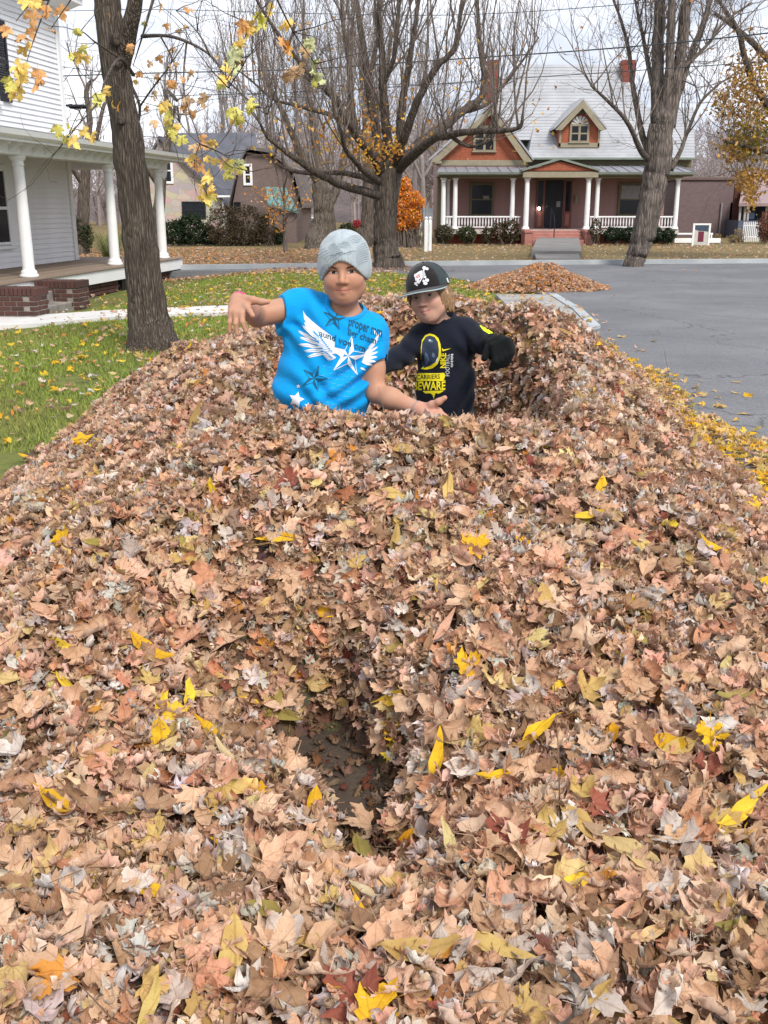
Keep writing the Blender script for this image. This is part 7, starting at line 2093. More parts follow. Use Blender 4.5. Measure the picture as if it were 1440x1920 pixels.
def eyes(parent, W, Rm, s, bvh, iris, browcol, lid, gaze=(0, 0), open_=1.0, lashes=(.02, .012, .01)):
    """eyeballs set behind almond openings, lid lines and brows, each laid on the face"""
    fw = Vector(Rm @ np.array((0, 1, 0)))
    def cast(x, z): return Vector(W(x, -.2, z)), fw
    SCL = flat('eye_white', (.48, .43, .41), .25); IR = flat('iris_' + parent.name, iris, .15); LID = flat('lash_' + parent.name, lashes, .6); BRW = flat('brow_' + parent.name, browcol, .85); PUP = flat('pupil', (.006, .006, .006), .1); GL = flat('eye_glint', (.9, .9, .9), .2)
    for sx in (-1, 1):
        ex, ez = sx * .031, -.0005
        up, dn = .0058 * open_, .0048 * open_
        n = 14
        a_up = [(ex + sx * .0142 * math.cos(PI * k / n), ez + up * math.sin(PI * k / n) ** .8 + .0012 * math.cos(PI * k / n)) for k in range(n + 1)]
        a_dn = [(ex + sx * .0142 * math.cos(PI * k / n), ez - dn * math.sin(PI * k / n) ** .9 + .0012 * math.cos(PI * k / n)) for k in range(n + 1)]
        V, Fq = poly_mesh([a_up + a_dn[-2:0:-1]])
        e = on_surface('eye', V, Fq, bvh, SCL, parent, .0008, .004, cast)
        ix, iz = ex + gaze[0], ez + .0006 + gaze[1]
        def clip(r_): return [(ix + r_ * math.cos(a), min(max(iz + r_ * math.sin(a), ez - dn * .92), ez + up * .92)) for a in [2 * PI * k / 20 for k in range(20)]]
        if e is None: continue
        for nm, r_, mt, of in (('iris', .0070, IR, .0013), ('pupil', .0032, PUP, .0017)):
            V, Fq = poly_mesh([clip(r_)]); on_surface(nm, V, Fq, bvh, mt, parent, of, .004, cast)
        V, Fq = poly_mesh([[(ix - .0022, iz + .0030), (ix - .0012, iz + .0036), (ix - .0006, iz + .0028), (ix - .0016, iz + .0022)]]); on_surface('glint', V, Fq, bvh, GL, parent, .0020, .004, cast)
        strip = [(p[0], p[1] + .0002) for p in a_up] + [(p[0], p[1] + .0020) for p in a_up[::-1]]
        strip[0] = (strip[0][0] + sx * .003, strip[0][1])
        V, Fq = poly_mesh([strip]); on_surface('lash', V, Fq, bvh, LID, parent, .0021, .004, cast)
        strip = [(p[0], p[1] - .0010) for p in a_dn] + [(p[0], p[1] + .0001) for p in a_dn[::-1]]
        V, Fq = poly_mesh([strip]); on_surface('lower_lid', V, Fq, bvh, lid, parent, .0015, .004, cast)
        br = [(ex + sx * x, z) for x, z in ((-.014, .0165), (-.005, .0190), (.006, .0198), (.015, .0176), (.0225, .0128), (.014, .0145), (.005, .0160), (-.005, .0148), (-.014, .0125))]
        V, Fq = poly_mesh([br]); on_surface('eyebrow', V, Fq, bvh, BRW, parent, .0012, .004, cast)

def world_bvh(V, F): return BVHTree.FromPolygons([tuple(v) for v in V], [tuple(f) for f in F])
def vp(*a): return np.array(P(*a))
def place(name, me, parent):
    """meshes are grown in world space; hang them under the person's origin"""
    me.transform(Matrix.Translation(-parent.location)); return link(name, me, parent)

# ================================================================== boy in the blue T-shirt
b1o = Vector((P(598, 790, 3.63).x, 3.63, 0.0))
boy1 = empty('person', b1o); tag(boy1, 'child in bright blue T-shirt and grey knit beanie, arms spread', 'person'); bpy.context.view_layer.update()
hc1 = vp(646, 505.5, 3.60); H1 = euler_m(R(-4), R(3), R(-2.5)); s1 = 1.0
pelv, belly, chest, neckb = vp(598, 800, 3.66), vp(604, 725, 3.64), vp(622, 645, 3.65), vp(640, 592, 3.67)
shR, elR, wrR = vp(566, 574, 3.66), vp(482, 592, 3.60), vp(446, 564, 3.37)
shL, elL, wrL = vp(694, 622, 3.66), vp(704, 736, 3.60), vp(786, 768, 3.50)
wd1 = (shL - shR) / np.linalg.norm(shL - shR)          # direction across the shoulders
F1 = Field((-.66, 3.08, -.02), (.30, 3.96, 1.46), .0036)
# torso, neck
F1.ecap(pelv, belly, (.145, .112), (.144, .112), wd1, .0)
F1.ecap(belly, chest, (.142, .110), (.142, .098), wd1, .05)
F1.ecap(chest, chest + (neckb - chest) * .55, (.145, .096), (.115, .080), wd1, .05)
F1.cone(shR, shL, .050, .050, .06)
F1.cone(neckb - np.array((0, 0, .03)), np.array(hc1) + np.array((-.002, .035, -.07)), .056, .052, .035)
# arms
F1.cone(shR, elR, .049, .039, .03); F1.cone(elR, elR * .55 + wrR * .45, .039, .036, .012); F1.cone(elR * .55 + wrR * .45, wrR, .036, .0240, .02)
F1.cone(shL, shL * .4 + elL * .6, .048, .041, .03); F1.cone(shL * .4 + elL * .6, elL, .041, .036, .02); F1.cone(elL, elL * .65 + wrL * .35, .036, .0375, .015); F1.cone(elL * .65 + wrL * .35, wrL, .0375, .0250, .02)
# right hand, back towards us, fingers hanging
def finger(F, pts, r0, r1, k=.004):
    pts = [np.array(p) for p in pts]; n = len(pts) - 1
    for i in range(n):
        ra, rb = r0 + (r1 - r0) * i / n, r0 + (r1 - r0) * (i + 1) / n
        F.cone(pts[i], pts[i + 1], ra, rb, k if i else .010, m=.015)
kn = [vp(464, 577, 3.265), vp(454, 588, 3.255), vp(443, 588, 3.262), vp(434, 585, 3.275)]
for q, r_ in zip(kn, (.0135, .0135, .0130, .0120)): F1.cone(wrR + (q - wrR) * .05, q, .0215, r_, .012)
F1.ell((wrR + kn[1]) / 2 * .5 + (wrR + kn[2]) / 4, (.030, .022, .030), .015)
finger(F1, [kn[0], vp(469, 584, 3.225), vp(474, 592, 3.20)], .0098, .0080)
finger(F1, [kn[1], vp(455, 604, 3.235), vp(461, 621, 3.235)], .0098, .0078)
finger(F1, [kn[2], vp(442, 607, 3.24), vp(445, 627, 3.24)], .0096, .0076)
finger(F1, [kn[3], vp(431, 605, 3.255), vp(431, 623, 3.255)], .0088, .0068)
finger(F1, [vp(458, 560, 3.32), vp(474, 563, 3.29), vp(490, 566, 3.275), vp(502, 566, 3.27)], .0150, .0085, .008)
# left hand, open palm towards us, fingers in the leaves
kl = [vp(822, 771, 3.475), vp(822, 778, 3.455), vp(815, 785, 3.445), vp(806, 788, 3.440)]
for q, r_ in zip(kl, (.0135, .0135, .013, .012)): F1.cone(wrL, q, .0235, r_, .012)
F1.ell((wrL + kl[1]) / 2, (.034, .018, .026), .012)
finger(F1, [kl[0], vp(834, 780, 3.455), vp(847, 789, 3.43)], .0098, .0078)
finger(F1, [kl[1], vp(836, 790, 3.425), vp(848, 801, 3.40)], .0098, .0078)
finger(F1, [kl[2], vp(825, 799, 3.415), vp(834, 811, 3.39)], .0096, .0076)
finger(F1, [kl[3], vp(810, 802, 3.41), vp(813, 813, 3.39)], .0088, .0068)
finger(F1, [vp(798, 764, 3.495), vp(810, 759, 3.47), vp(823, 753, 3.455), vp(834, 746, 3.45)], .0155, .0092, .010)
# legs under the leaves
hipR, hipL = pelv + wd1 * -.085, pelv + wd1 * .085
for hp_, fx in ((hipR, -.02), (hipL, .02)):
    kne = np.array((hp_[0] + fx, 3.64, .40)); ank = np.array((hp_[0] + fx, 3.68, .06))
    F1.cone(hp_, kne, .085, .058, .03); F1.cone(kne, ank, .055, .038, .02); F1.cone(ank + np.array((0, 0, -.02)), ank + np.array((fx, -.14, -.035)), .035, .028, .02)
W1 = head(F1, hc1, H1, s1, 1.25)
me, V, Fq = F1.mesh('body', SKIN, 1)
base1, lip1 = (.45, .250, .165), (.46, .185, .15)
cols = head_colors(V, hc1, H1, s1, base1, lip1)
hand_m = np.exp(-(np.linalg.norm(V - (wrL + (kl[1] - wrL) * .7), axis=1) / .07) ** 2)
cols = cols * (1 - .6 * hand_m[:, None]) + np.array((.58, .31, .25)) * .6 * hand_m[:, None]
vcol(me, cols); bvh1 = world_bvh(V, Fq)
place('body', me, boy1)
eyes(boy1, W1, H1, s1, bvh1, (.022, .012, .008), (.040, .026, .020), flat('lid1', (.25, .12, .08)), (.001, 0), .92)

# beanie and hair
HB = Field(hc1 - .17, hc1 + .19, .0032)
HB.ell(W1(0, .018, .045), np.array((.0795, .096, .089)) * s1, .0, rot=H1)
HB.ell(W1(0, .04, -.02), np.array((.073, .062, .07)) * s1, .03, rot=H1)
def hl(p): return ((p - np.array(hc1)) @ H1) / s1
def hair_cut(p):
    q = hl(p); return np.maximum(-(q[..., 2] + .038), np.where(q[..., 1] < .0, (-.012 - q[..., 1]) * 1.0, -1))
HB.put(hair_cut, (hc1 - .17, hc1 + .19), .004, 'int')
me, V, Fq = HB.mesh('hair', flat('black_hair', (.012, .010, .010), .55), 1); place('hair', me, boy1)
KB = Field(hc1 - .18, hc1 + .2, .0032)
KB.ell(W1(0, .014, .048), np.array((.0885, .110, .088)) * s1, .0, rot=H1)
KB.ell(W1(0, .014, -.004), np.array((.0915, .110, .072)) * s1, .04, rot=H1)
def brim(p):
    q = hl(p); ax = np.abs(q[..., 0])
    edge = .037 - .076 * np.clip(ax / .080, 0, 1.15) ** 2.0 - np.clip(q[..., 1] - .01, 0, 1) * .12
    return (edge - q[..., 2]) * .75
KB.put(brim, (hc1 - .18, hc1 + .2), .008, 'int')
KB.ell(W1(0, -.0, -.03), np.array((.0725, .092, .105)) * s1, .006, 'sub', rot=H1)
def knit(p):
    q = hl(p); a = np.arctan2(q[..., 0], -q[..., 1]); return .0011 * np.sin(a * 60) + .0012 * np.sin(q[..., 2] * 70 + 4 * np.sin(a * 2.1) + q[..., 0] * 30) * np.clip(q[..., 2] * 12, 0, 1)
KB.f += knit(np.stack(np.meshgrid(*[KB.lo[i] + KB.h * np.arange(KB.n[i]) for i in range(3)], indexing='ij'), -1)).astype(np.float32)
t = NT('beanie_knit'); c = t.coord('Object')
n1 = t.noise(c, 420, 2); n3 = t.noise(c, 30, 4); n5 = t.noise(c, 9, 3)
a = t.mix(t.ramp(n3, [(.4, (0, 0, 0)), (.7, (1, 1, 1))]), (.40, .455, .485), (.31, .36, .39))
a = t.mix(t.math('MULTIPLY', n1, .45), a, (.20, .24, .265))
a = t.mix(t.ramp(n5, [(.5, (0, 0, 0)), (.7, (.35, .35, .35))]), a, (.50, .56, .58))
t.set(a, 1.0, Sheen_Weight=.3, Specular_IOR_Level=.05); t.bump(n1, .22, .004)
me, V, Fq = KB.mesh('beanie', t.m, 1); bv_b = world_bvh(V, Fq); bean = place('beanie', me, boy1)
LINE = flat('beanie_line', (.13, .17, .195), .9)
# stitched wing lines on the front of the beanie
kl_ = []
def arc(x0, y0, a0, a1, r, n=7, w=.65):
    q = [(x0 + r * math.cos(a0 + (a1 - a0) * k / n), y0 + r * .8 * math.sin(a0 + (a1 - a0) * k / n)) for k in range(n + 1)]
    for k in range(n): kl_.append([(q[k][0], q[k][1] - w / 2), (q[k + 1][0], q[k + 1][1] - w / 2), (q[k + 1][0], q[k + 1][1] + w / 2), (q[k][0], q[k][1] + w / 2)])
for k in range(9): arc(652 - k * 2.4, 500 - k * 3.4, R(196 + k * 2), R(258), 30 - k * 1.2)
for k in range(6): arc(626 + k * 7, 486 - k * 1.0, R(215), R(300), 9 + k % 3 * 2)
for k in range(9): arc(640 - k * 3, 503 - k * 1.5, R(200 + k * 3), R(262 - k * 2), 18 + k * 3.2)       # feathers left
for k in range(9): arc(690 + k * .5, 508 - k * 3.5, R(190 + k * 3), R(268), 22 + k * 1.2)                # feathers right
for k in range(5): arc(641, 468, R(150 + 30 * k), R(330 + 20 * k), 5 + 3.2 * k)                            # swirl on top
for k in range(6): arc(604 + k * 2, 520 - k * 3, R(180), R(300), 6 + k)
for k in range(5): arc(668, 462, R(170), R(300), 9 + 4 * k)
V2, F2_ = poly_mesh(kl_); on_surface('knit_pattern', V2, F2_, bv_b, LINE, boy1, .0010, 4)

# T-shirt
T1 = Field((-.55, 3.36, .62), (.16, 3.92, 1.30), .0036)
g_ = .012
T1.ecap(pelv + np.array((0, 0, -.03)), belly, (.160 + g_, .124 + g_), (.152 + g_, .119 + g_), wd1, .0)
T1.ecap(belly, chest, (.150 + g_, .116 + g_), (.149 + g_, .104 + g_), wd1, .05)
T1.ecap(chest, chest + (neckb - chest) * .55, (.150 + g_, .100 + g_), (.118 + g_, .082 + g_), wd1, .05)
T1.cone(shR, shL, .056 + g_ * .5, .056 + g_ * .5, .06)
T1.cone(neckb - np.array((0, 0, .04)), neckb + np.array((0, -.0, .01)), .070, .062, .04)
slR = shR + (elR - shR) * .48; slL = shL + (elL - shL) * .50
def cone_fn(a, b, ra, rb):
    a, b = np.array(a, float), np.array(b, float); ab = b - a; L2 = ab @ ab
    def fn(p):
        t_ = np.clip(((p - a) @ ab) / L2, 0, 1); return np.linalg.norm(p - a - t_[..., None] * ab, axis=-1) - (ra + (rb - ra) * t_)
    return fn
def plane(pt, nrm):
    nrm = np.array(nrm, float) / np.linalg.norm(nrm); pt = np.array(pt); return lambda p: (p - pt) @ nrm
dR = (elR - shR) / np.linalg.norm(elR - shR); dL = (elL - shL) / np.linalg.norm(elL - shL)
def sleeve(sh, sl_, d, r0, r1, drop, nrm):
    out, inn, cut = cone_fn(sh, sl_ + d * .08 + drop, r0, r1), cone_fn(sl_ - d * .05 + drop * .6, sl_ + d * .12 + drop, r1 - .014, r1 - .006), plane(sl_, nrm)
    wav = lambda p: .003 * np.sin(p @ np.array((55., 70., 48.)) + 2 * np.sin(p[..., 2] * 40))
    T1.put(lambda p: np.maximum(np.maximum(out(p) + wav(p), cut(p)), -inn(p)), (np.minimum(sh, sl_) - .14, np.maximum(sh, sl_) + .14), .03)
sleeve(shR, slR, dR, .060, .066, np.array((0, 0, -.016)), dR + np.array((0, -.05, .30)))
sleeve(shL, slL, dL, .058, .060, np.array((.004, 0, 0)), dL)
def allbox(F): return (F.lo, F.lo + F.h * F.n)
# hems and neckline
nk = neckb + np.array((.014, -.030, .030))
fb1 = T1.f.copy()
T1.ell(nk, (.066, .075, .050), .006, 'sub')
T1.cone(neckb + np.array((.0, .0, -.02)), neckb + np.array((.0, .01, .08)), .058, .062, .004, 'sub')
# folds
G3 = np.stack(np.meshgrid(*[T1.lo[i] + T1.h * np.arange(T1.n[i]) for i in range(3)], indexing='ij'), -1)
sw = (G3 - belly)
def nr(c_, r): return np.exp(-(np.linalg.norm(G3 - np.array(c_), axis=-1) / r) ** 2)
x_, z_ = sw[..., 0], sw[..., 2]
ff = .0095 * np.sin(z_ * 60 + x_ * 52 + 1.6 * np.sin(x_ * 22)) * nr(belly + np.array((-.06, -.1, -.02)), .13)
ff += .0090 * np.sin(z_ * 70 - x_ * 58 + 1.8 * np.sin(z_ * 17)) * nr(belly + np.array((.10, -.1, .02)), .12)
ff += .0080 * np.sin((G3 - shR)[..., 0] * 85 + (G3 - shR)[..., 2] * 60 + np.sin(z_ * 30)) * nr(shR + np.array((.05, -.05, -.09)), .10)
ff += .0085 * np.sin((G3 - shL)[..., 2] * 78 - (G3 - shL)[..., 0] * 70) * nr(shL + np.array((-.05, -.05, -.12)), .10)
ff += .0060 * np.sin(x_ * 40 + z_ * 18 + 2 * np.sin(z_ * 12)) * nr(pelv + np.array((0, -.1, .05)), .16)
ff += .0022 * np.sin(G3[..., 0] * 37 + G3[..., 2] * 23) * np.sin(G3[..., 2] * 31 - G3[..., 0] * 15)
T1.f += ff.astype(np.float32); del G3, sw, ff
BLUE = cloth_mat('blue_jersey', (.004, .32, .76), 500, .08, .10, .05)
def collar(F, fb, holes, mat, parent, w=.015):
    C_ = Field(F.lo, F.lo + F.h * (F.n - 1), F.h); C_.f = np.full(F.n, .2, np.float32); C_.n = np.array(F.f.shape)
    g = Field(F.lo, F.lo + F.h * (F.n - 1), F.h); g.n = np.array(F.f.shape); g.f = np.full(F.f.shape, .2, np.float32)
    for h_ in holes: getattr(g, h_[0])(*h_[1:], 0.0, m=.06)
    C_.f = np.maximum(np.maximum(fb - .0032, g.f - w), -(g.f - .001)).astype(np.float32)
    me_, _, _ = C_.mesh('collar', mat, 1); return place('collar', me_, parent)
collar(T1, fb1, [('ell', nk, (.066, .075, .050)), ('cone', neckb + np.array((.0, .0, -.02)), neckb + np.array((.0, .01, .08)), .058, .062)], cloth_mat('blue_rib', (.004, .29, .70), 300), boy1)
me, V, Fq = T1.mesh('t_shirt', BLUE, 2); bvS = world_bvh(V, Fq); shirt1 = place('t_shirt', me, boy1)
# trousers
J1 = Field((-.55, 3.42, -.01), (.10, 3.90, .86), .007)
J1.ecap(pelv, pelv + np.array((0, 0, .02)), (.152, .118), (.150, .116), wd1, 0)
for hp_, fx in ((hipR, -.02), (hipL, .02)):
    kne = np.array((hp_[0] + fx, 3.64, .40)); ank = np.array((hp_[0] + fx, 3.68, .08)); J1.cone(hp_, kne, .088, .072, .03); J1.cone(kne, ank, .072, .062, .02)
me, V, Fq = J1.mesh('trousers', cloth_mat('denim', (.05, .07, .12)), 1); place('trousers', me, boy1)
# wristbands
def band(name, c_, ax, r, w, mat, parent, el=1.0):
    ax = Vector(ax).normalized(); u = ax.orthogonal().normalized(); v = ax.cross(u)
    n, m_ = 28, 8; vs_, fs = [], []
    for i in range(n):
        a = 2 * PI * i / n; rd = u * math.cos(a) + v * math.sin(a)
        for j in range(m_):
            b = 2 * PI * j / m_; vs_.append(Vector(c_) - parent.location + rd * (r + w * .38 * math.cos(b)) + ax * (w * .62 * math.sin(b)))
    for i in range(n):
        for j in range(m_): fs.append([i * m_ + j, ((i + 1) % n) * m_ + j, ((i + 1) % n) * m_ + (j + 1) % m_, i * m_ + (j + 1) % m_])
    return MB().add(vs_, fs).build(name, mat, parent, True)
axR = Vector(wrR - elR).normalized()
o = band('wristband', wrR - np.array(axR) * .010, axR, .0300, .009, flat('pink_rubber', (.80, .05, .30), .4), boy1); o['label'] = 'hot pink rubber wristband'
o = band('bracelet', wrL - (wrL - elL) * .06, Vector(wrL - elL), .0282, .0045, flat('grey_cord', (.24, .25, .28), .6), boy1)
# the print on the T-shirt
INKW, INKD, INKP = flat('white_ink', (.72, .74, .78)), flat('teal_ink', (.006, .075, .13)), flat('pale_ink', (.14, .47, .74))
def dec(name, polys, mat, off=.0016): 
    V2, F2 = poly_mesh(polys); return on_surface(name, V2, F2, bvS, mat, boy1, off)
dec('star_print', star_facets(627, 597, 23, R(12)), INKD); dec('star_print', star_facets(589, 709, 25, R(20)), INKD)
dec('star_print', [star_pts(627, 597, 6, R(12), .5)], INKD, .0018)
dec('white_star_print', star_facets(653, 668, 38, R(10), .36), INKW, .0022)
dec('white_star_print', [star_pts(556, 749, 15, R(15), .5)], INKW); dec('white_star_print', [star_pts(577, 761, 7, R(10), .45)], INKW); dec('white_star_print', [star_pts(560, 724, 4.5, 0, .45)], INKW)
def ring(p, w):
    """thin outline around a polygon of points"""
    out = []
    for a, b in zip(p, p[1:] + p[:1]):
        dx, dy = b[0] - a[0], b[1] - a[1]; l = math.hypot(dx, dy) or 1; nx, ny = -dy / l * w / 2, dx / l * w / 2
        out.append([(a[0] + nx, a[1] + ny), (b[0] + nx, b[1] + ny), (b[0] - nx, b[1] - ny), (a[0] - nx, a[1] - ny)])
    return out
dec('star_outline', ring(star_pts(653, 668, 38, R(10), .36), 1.0), INKW, .0020); dec('star_outline', ring(star_pts(589, 709, 25, R(20), .38), .9), INKD); dec('star_outline', ring(star_pts(627, 597, 23, R(12), .38), .9), INKD)
# wings: rows of feathers
def feather(x, y, ang, L, w):
    ca, sa = math.cos(ang), math.sin(ang); pts = []
    for t_, hh in ((0, .25), (.15, .8), (.4, 1.0), (.7, .85), (.9, .5), (1.0, 0), (.88, -.45), (.6, -.75), (.3, -.7), (.08, -.4)):
        u, v = t_ * L, hh * w / 2; pts.append((x + u * ca - v * sa, y + u * sa + v * ca))
    return pts
fe = []
for k in range(8):      # long outer feathers of the left wing, fanning from the leading edge
    f = k / 7
    fe.append(feather(628 - 26 * f + 4 * (k % 2), 655 - 8 * f, R(180 + 62 - 78 * (1 - f)), 34 + 30 * math.sin(PI * (.25 + .55 * f)), 9))
for k in range(7):
    f = k / 6; fe.append(feather(632 - 20 * f, 662 - 18 * f, R(180 + 8 + 30 * f), 26 + 8 * f, 7))
for k in range(5):
    f = k / 4; fe.append(feather(630 - 10 * f, 670 - 8 * f, R(165 + 12 * f), 18, 6))
dec('wing_print', fe, INKW)
QB = flat('blue_line', (.01, .22, .55))
def quills(fe_): return [[((p[0][0] + p[9][0]) / 2, (p[0][1] + p[9][1]) / 2), (p[5][0] + .3, p[5][1] + .5), (p[5][0] - .3, p[5][1] - .5)] for p in fe_] + [[p[2], (p[8][0] * .3 + p[2][0] * .7, p[8][1] * .3 + p[2][1] * .7 + .9), p[3]] for p in fe_]
dec('wing_lines', quills(fe), QB, .0023)
dec('wing_print', [[(568, 582), (574, 592), (588, 604), (606, 618), (622, 630), (628, 642), (627, 652), (634, 658), (646, 664), (642, 670), (628, 662), (618, 650), (606, 638), (590, 626), (577, 612), (570, 598)]], INKW, .0019)
fe = []
for k in range(6):
    f = k / 5; fe.append(feather(678 + 4 * f, 678 - 14 * f, R(18 - 62 * f), 24 + 10 * f, 6))
fe += [feather(690, 652, R(-42), 26, 5), feather(700, 640, R(-50), 22, 4.5), feather(684, 664, R(-30), 26, 5), feather(676, 690, R(20), 10, 4), feather(700, 618, R(60), 14, 5)]
dec('wing_print', fe, INKW)
for s_, p0, pw, ph_ in (('proper mm', (653, 610), (62, 22), (1.5, -12)), ('ligr cham', (652, 628), (52, 17), (1.5, -12)), ('aund von om', (598, 630), (86, 30), (1.5, -12))):
    V2, F2 = fit_text(s_, p0, pw, ph_, .018); on_surface('lettering', V2, F2, bvS, INKD, boy1, .0024, 3)
# faint script lines
scr = []
for r_ in range(9):
    y0 = 684 + r_ * 9.5; x = 592 + (r_ * 37 % 23) + (12 if r_ < 2 else 0)
    while x < 668 - (r_ % 3) * 6:
        L = trs.uniform(5, 12); yy = y0 + (x - 592) * .22 + trs.uniform(-.8, .8)
        q = [(x + L * k / 6, yy + trs.uniform(-1.7, 1.7)) for k in range(7)]
        for a, b in zip(q, q[1:]): scr.append([(a[0], a[1] - .35), (b[0], b[1] - .35), (b[0], b[1] + .35), (a[0], a[1] + .35)])
        x += L + trs.uniform(2, 6)
dec('script_print', scr, INKP)

# ================================================================== boy in the dark long-sleeved shirt
b2o = Vector((P(835, 790, 4.12).x, 4.12, 0.0))
boy2 = empty('person', b2o); tag(boy2, 'child in navy long-sleeved shirt and tilted black cap, gloved hand out', 'person'); bpy.context.view_layer.update()
hc2 = vp(803, 551.5, 4.07); H2 = euler_m(R(-24), R(4), R(-13)); s2 = .93
pelv, belly, chest, neckb = vp(834, 800, 4.15), vp(835, 725, 4.14), vp(836, 650, 4.14), vp(829, 604, 4.15)
shR, elR, wrR = vp(791, 632, 4.13), vp(752, 668, 4.06), vp(700, 692, 3.92)
shL, elL, wrL = vp(873, 622, 4.15), vp(905, 640, 4.06), vp(932, 648, 3.96)
wd2 = np.array((1.0, .10, .0)); wd2 /= np.linalg.norm(wd2)
F2 = Field((-.22, 3.80, -.02), (.62, 4.36, 1.36), .0036)
F2.ecap(pelv, belly, (.100, .080), (.094, .076), wd2, .0); F2.ecap(belly, chest, (.094, .076), (.098, .074), wd2, .05); F2.ecap(chest, chest + (neckb - chest) * .5, (.096, .070), (.080, .058), wd2, .04)
F2.cone(shR, shL, .036, .036, .05); F2.cone(neckb - np.array((0, 0, .03)), np.array(hc2) + np.array((.022, .03, -.06)), .042, .040, .03)
F2.cone(shR, elR, .036, .030, .03); F2.cone(elR, wrR, .030, .022, .02); F2.cone(shL, elL, .036, .030, .03); F2.cone(elL, wrL, .030, .023, .02)
for hp_, fx in ((pelv + wd2 * -.06, -.02), (pelv + wd2 * .06, .02)):
    kne = np.array((hp_[0] + fx, 4.13, .36)); ank = np.array((hp_[0] + fx, 4.16, .06))
    F2.cone(hp_, kne, .066, .047, .03); F2.cone(kne, ank, .044, .032, .02); F2.cone(ank + np.array((0, 0, -.02)), ank + np.array((fx, -.13, -.035)), .032, .026, .02)
# right hand, behind the other boy's arm
for k in range(4):
    q = wrR + np.array((-.045, -.05, -.01 - .014 * k + .02)); F2.cone(wrR, q, .02, .011, .01); finger(F2, [q, q + np.array((-.022, -.012, -.012)), q + np.array((-.034, -.012, -.03))], .0082, .0065)
finger(F2, [wrR + np.array((-.015, -.03, .012)), wrR + np.array((-.03, -.055, .028)), wrR + np.array((-.045, -.07, .03))], .011, .0075)
# bare finger tips below the glove
for k, (a, b) in enumerate((((917, 668), (916, 679)), ((922, 672), (921, 684)), ((927, 676), (927, 687)))):
    F2.cone(vp(926, 660, 3.94), vp(a[0], a[1], 3.93), .009, .0078, .003, m=.02); F2.cone(vp(a[0], a[1], 3.93), vp(b[0], b[1], 3.925), .0078, .0066, .003, m=.02)
W2 = head(F2, hc2, H2, s2, .35)
me, V, Fq = F2.mesh('body', SKIN, 1)
base2, lip2 = (.55, .335, .25), (.52, .215, .19)
vcol(me, head_colors(V, hc2, H2, s2, base2, lip2, (1.04, .80, .76))); bvh2 = world_bvh(V, Fq)
place('body', me, boy2)
eyes(boy2, W2, H2, s2, bvh2, (.05, .04, .035), (.20, .13, .075), flat('lid2', (.40, .22, .17)), (.004, 0), .82, (.06, .04, .03))
# hair: strands combed down beside the face
HR = Field(hc2 - .19, hc2 + .19, .0034)
W = W2
HR.ell(W(0, .022, .030), np.array((.0785, .095, .080)) * s2, .0, rot=H2)
HR.ell(W(0, .045, -.02), np.array((.076, .072, .075)) * s2, .03, rot=H2)
for sx in (-1, 1):
    rh = random.Random(3 + sx)
    for k in range(17):
        y = -.036 + k * .0062; zt = -.040 - .055 * min(1, k / 8) + rh.uniform(-.012, .010)
        xo = rh.uniform(-.003, .005)
        HR.cone(W(sx * (.068 + xo * .5), y, .03), W(sx * (.0735 + xo), y + .004, (.03 + zt) / 2), .0085 * s2, .0080 * s2, .006, m=.02)
        HR.cone(W(sx * (.0735 + xo), y + .004, (.03 + zt) / 2), W(sx * (.071 + xo), y + rh.uniform(-.004, .008), zt * (1.0 if sx > 0 else .9)), .0080 * s2, .0030 * s2, .006, m=.02)
HR.ell(W(0, -.03, -.04), np.array((.0625, .085, .088)) * s2, .004, 'sub', rot=H2)
def hl2(p): return ((p - np.array(hc2)) @ H2) / s2
G3 = np.stack(np.meshgrid(*[HR.lo[i] + HR.h * np.arange(HR.n[i]) for i in range(3)], indexing='ij'), -1); q = hl2(G3)
HR.f += (.0016 * np.sin(q[..., 1] * 420 + 3 * np.sin(q[..., 2] * 60))).astype(np.float32); del G3, q
t = NT('blond_hair'); c = t.coord('Object', (60, 60, 9)); n1 = t.noise(c, 6, 4)
t.set(t.ramp(n1, [(.3, (.10, .055, .025)), (.5, (.26, .155, .075)), (.72, (.42, .27, .14))]), .5); t.bump(n1, .5, .006)
me, V, Fq = HR.mesh('hair', t.m, 0); place('hair', me, boy2)
# cap: crown and wide flat brim
CAPM = cloth_mat('black_cap', (.017, .014, .015), 300, .25, .1, .25); CAPG = cloth_mat('cap_grey_panel', (.035, .05, .055), 500, .1, .1)
CF = Field(hc2 - .2, hc2 + .2, .0034)
CF.ell(W(0, .020, .048), np.array((.0865, .103, .086)) * s2, .0, rot=H2)
CF.ell(W(0, .016, .030), np.array((.0875, .104, .052)) * s2, .03, rot=H2)
CF.ell(W(0, -.030, .068), np.array((.056, .056, .056)) * s2, .03, rot=H2)
CF.put(lambda p: (.026 - hl2(p)[..., 2] - np.clip(hl2(p)[..., 1] - .02, 0, 1) * .12), (hc2 - .2, hc2 + .2), .004, 'int')
CF.ell(W(0, .020, .03), np.array((.080, .096, .080)) * s2, .004, 'sub', rot=H2)
me, V, Fq = CF.mesh('cap', CAPM, 1)
me.materials.append(CAPG)
ql = hl2(V); fc = ql[Fq].mean(1)
mi = ((np.arctan2(fc[:, 0], -fc[:, 1]) > 1.10) & (fc[:, 2] > .03)).astype(np.int32); me.polygons.foreach_set('material_index', mi)
bvC = world_bvh(V, Fq); cap = place('cap', me, boy2)
nb_, nr_ = 28, 6; vs_, fs = [], []
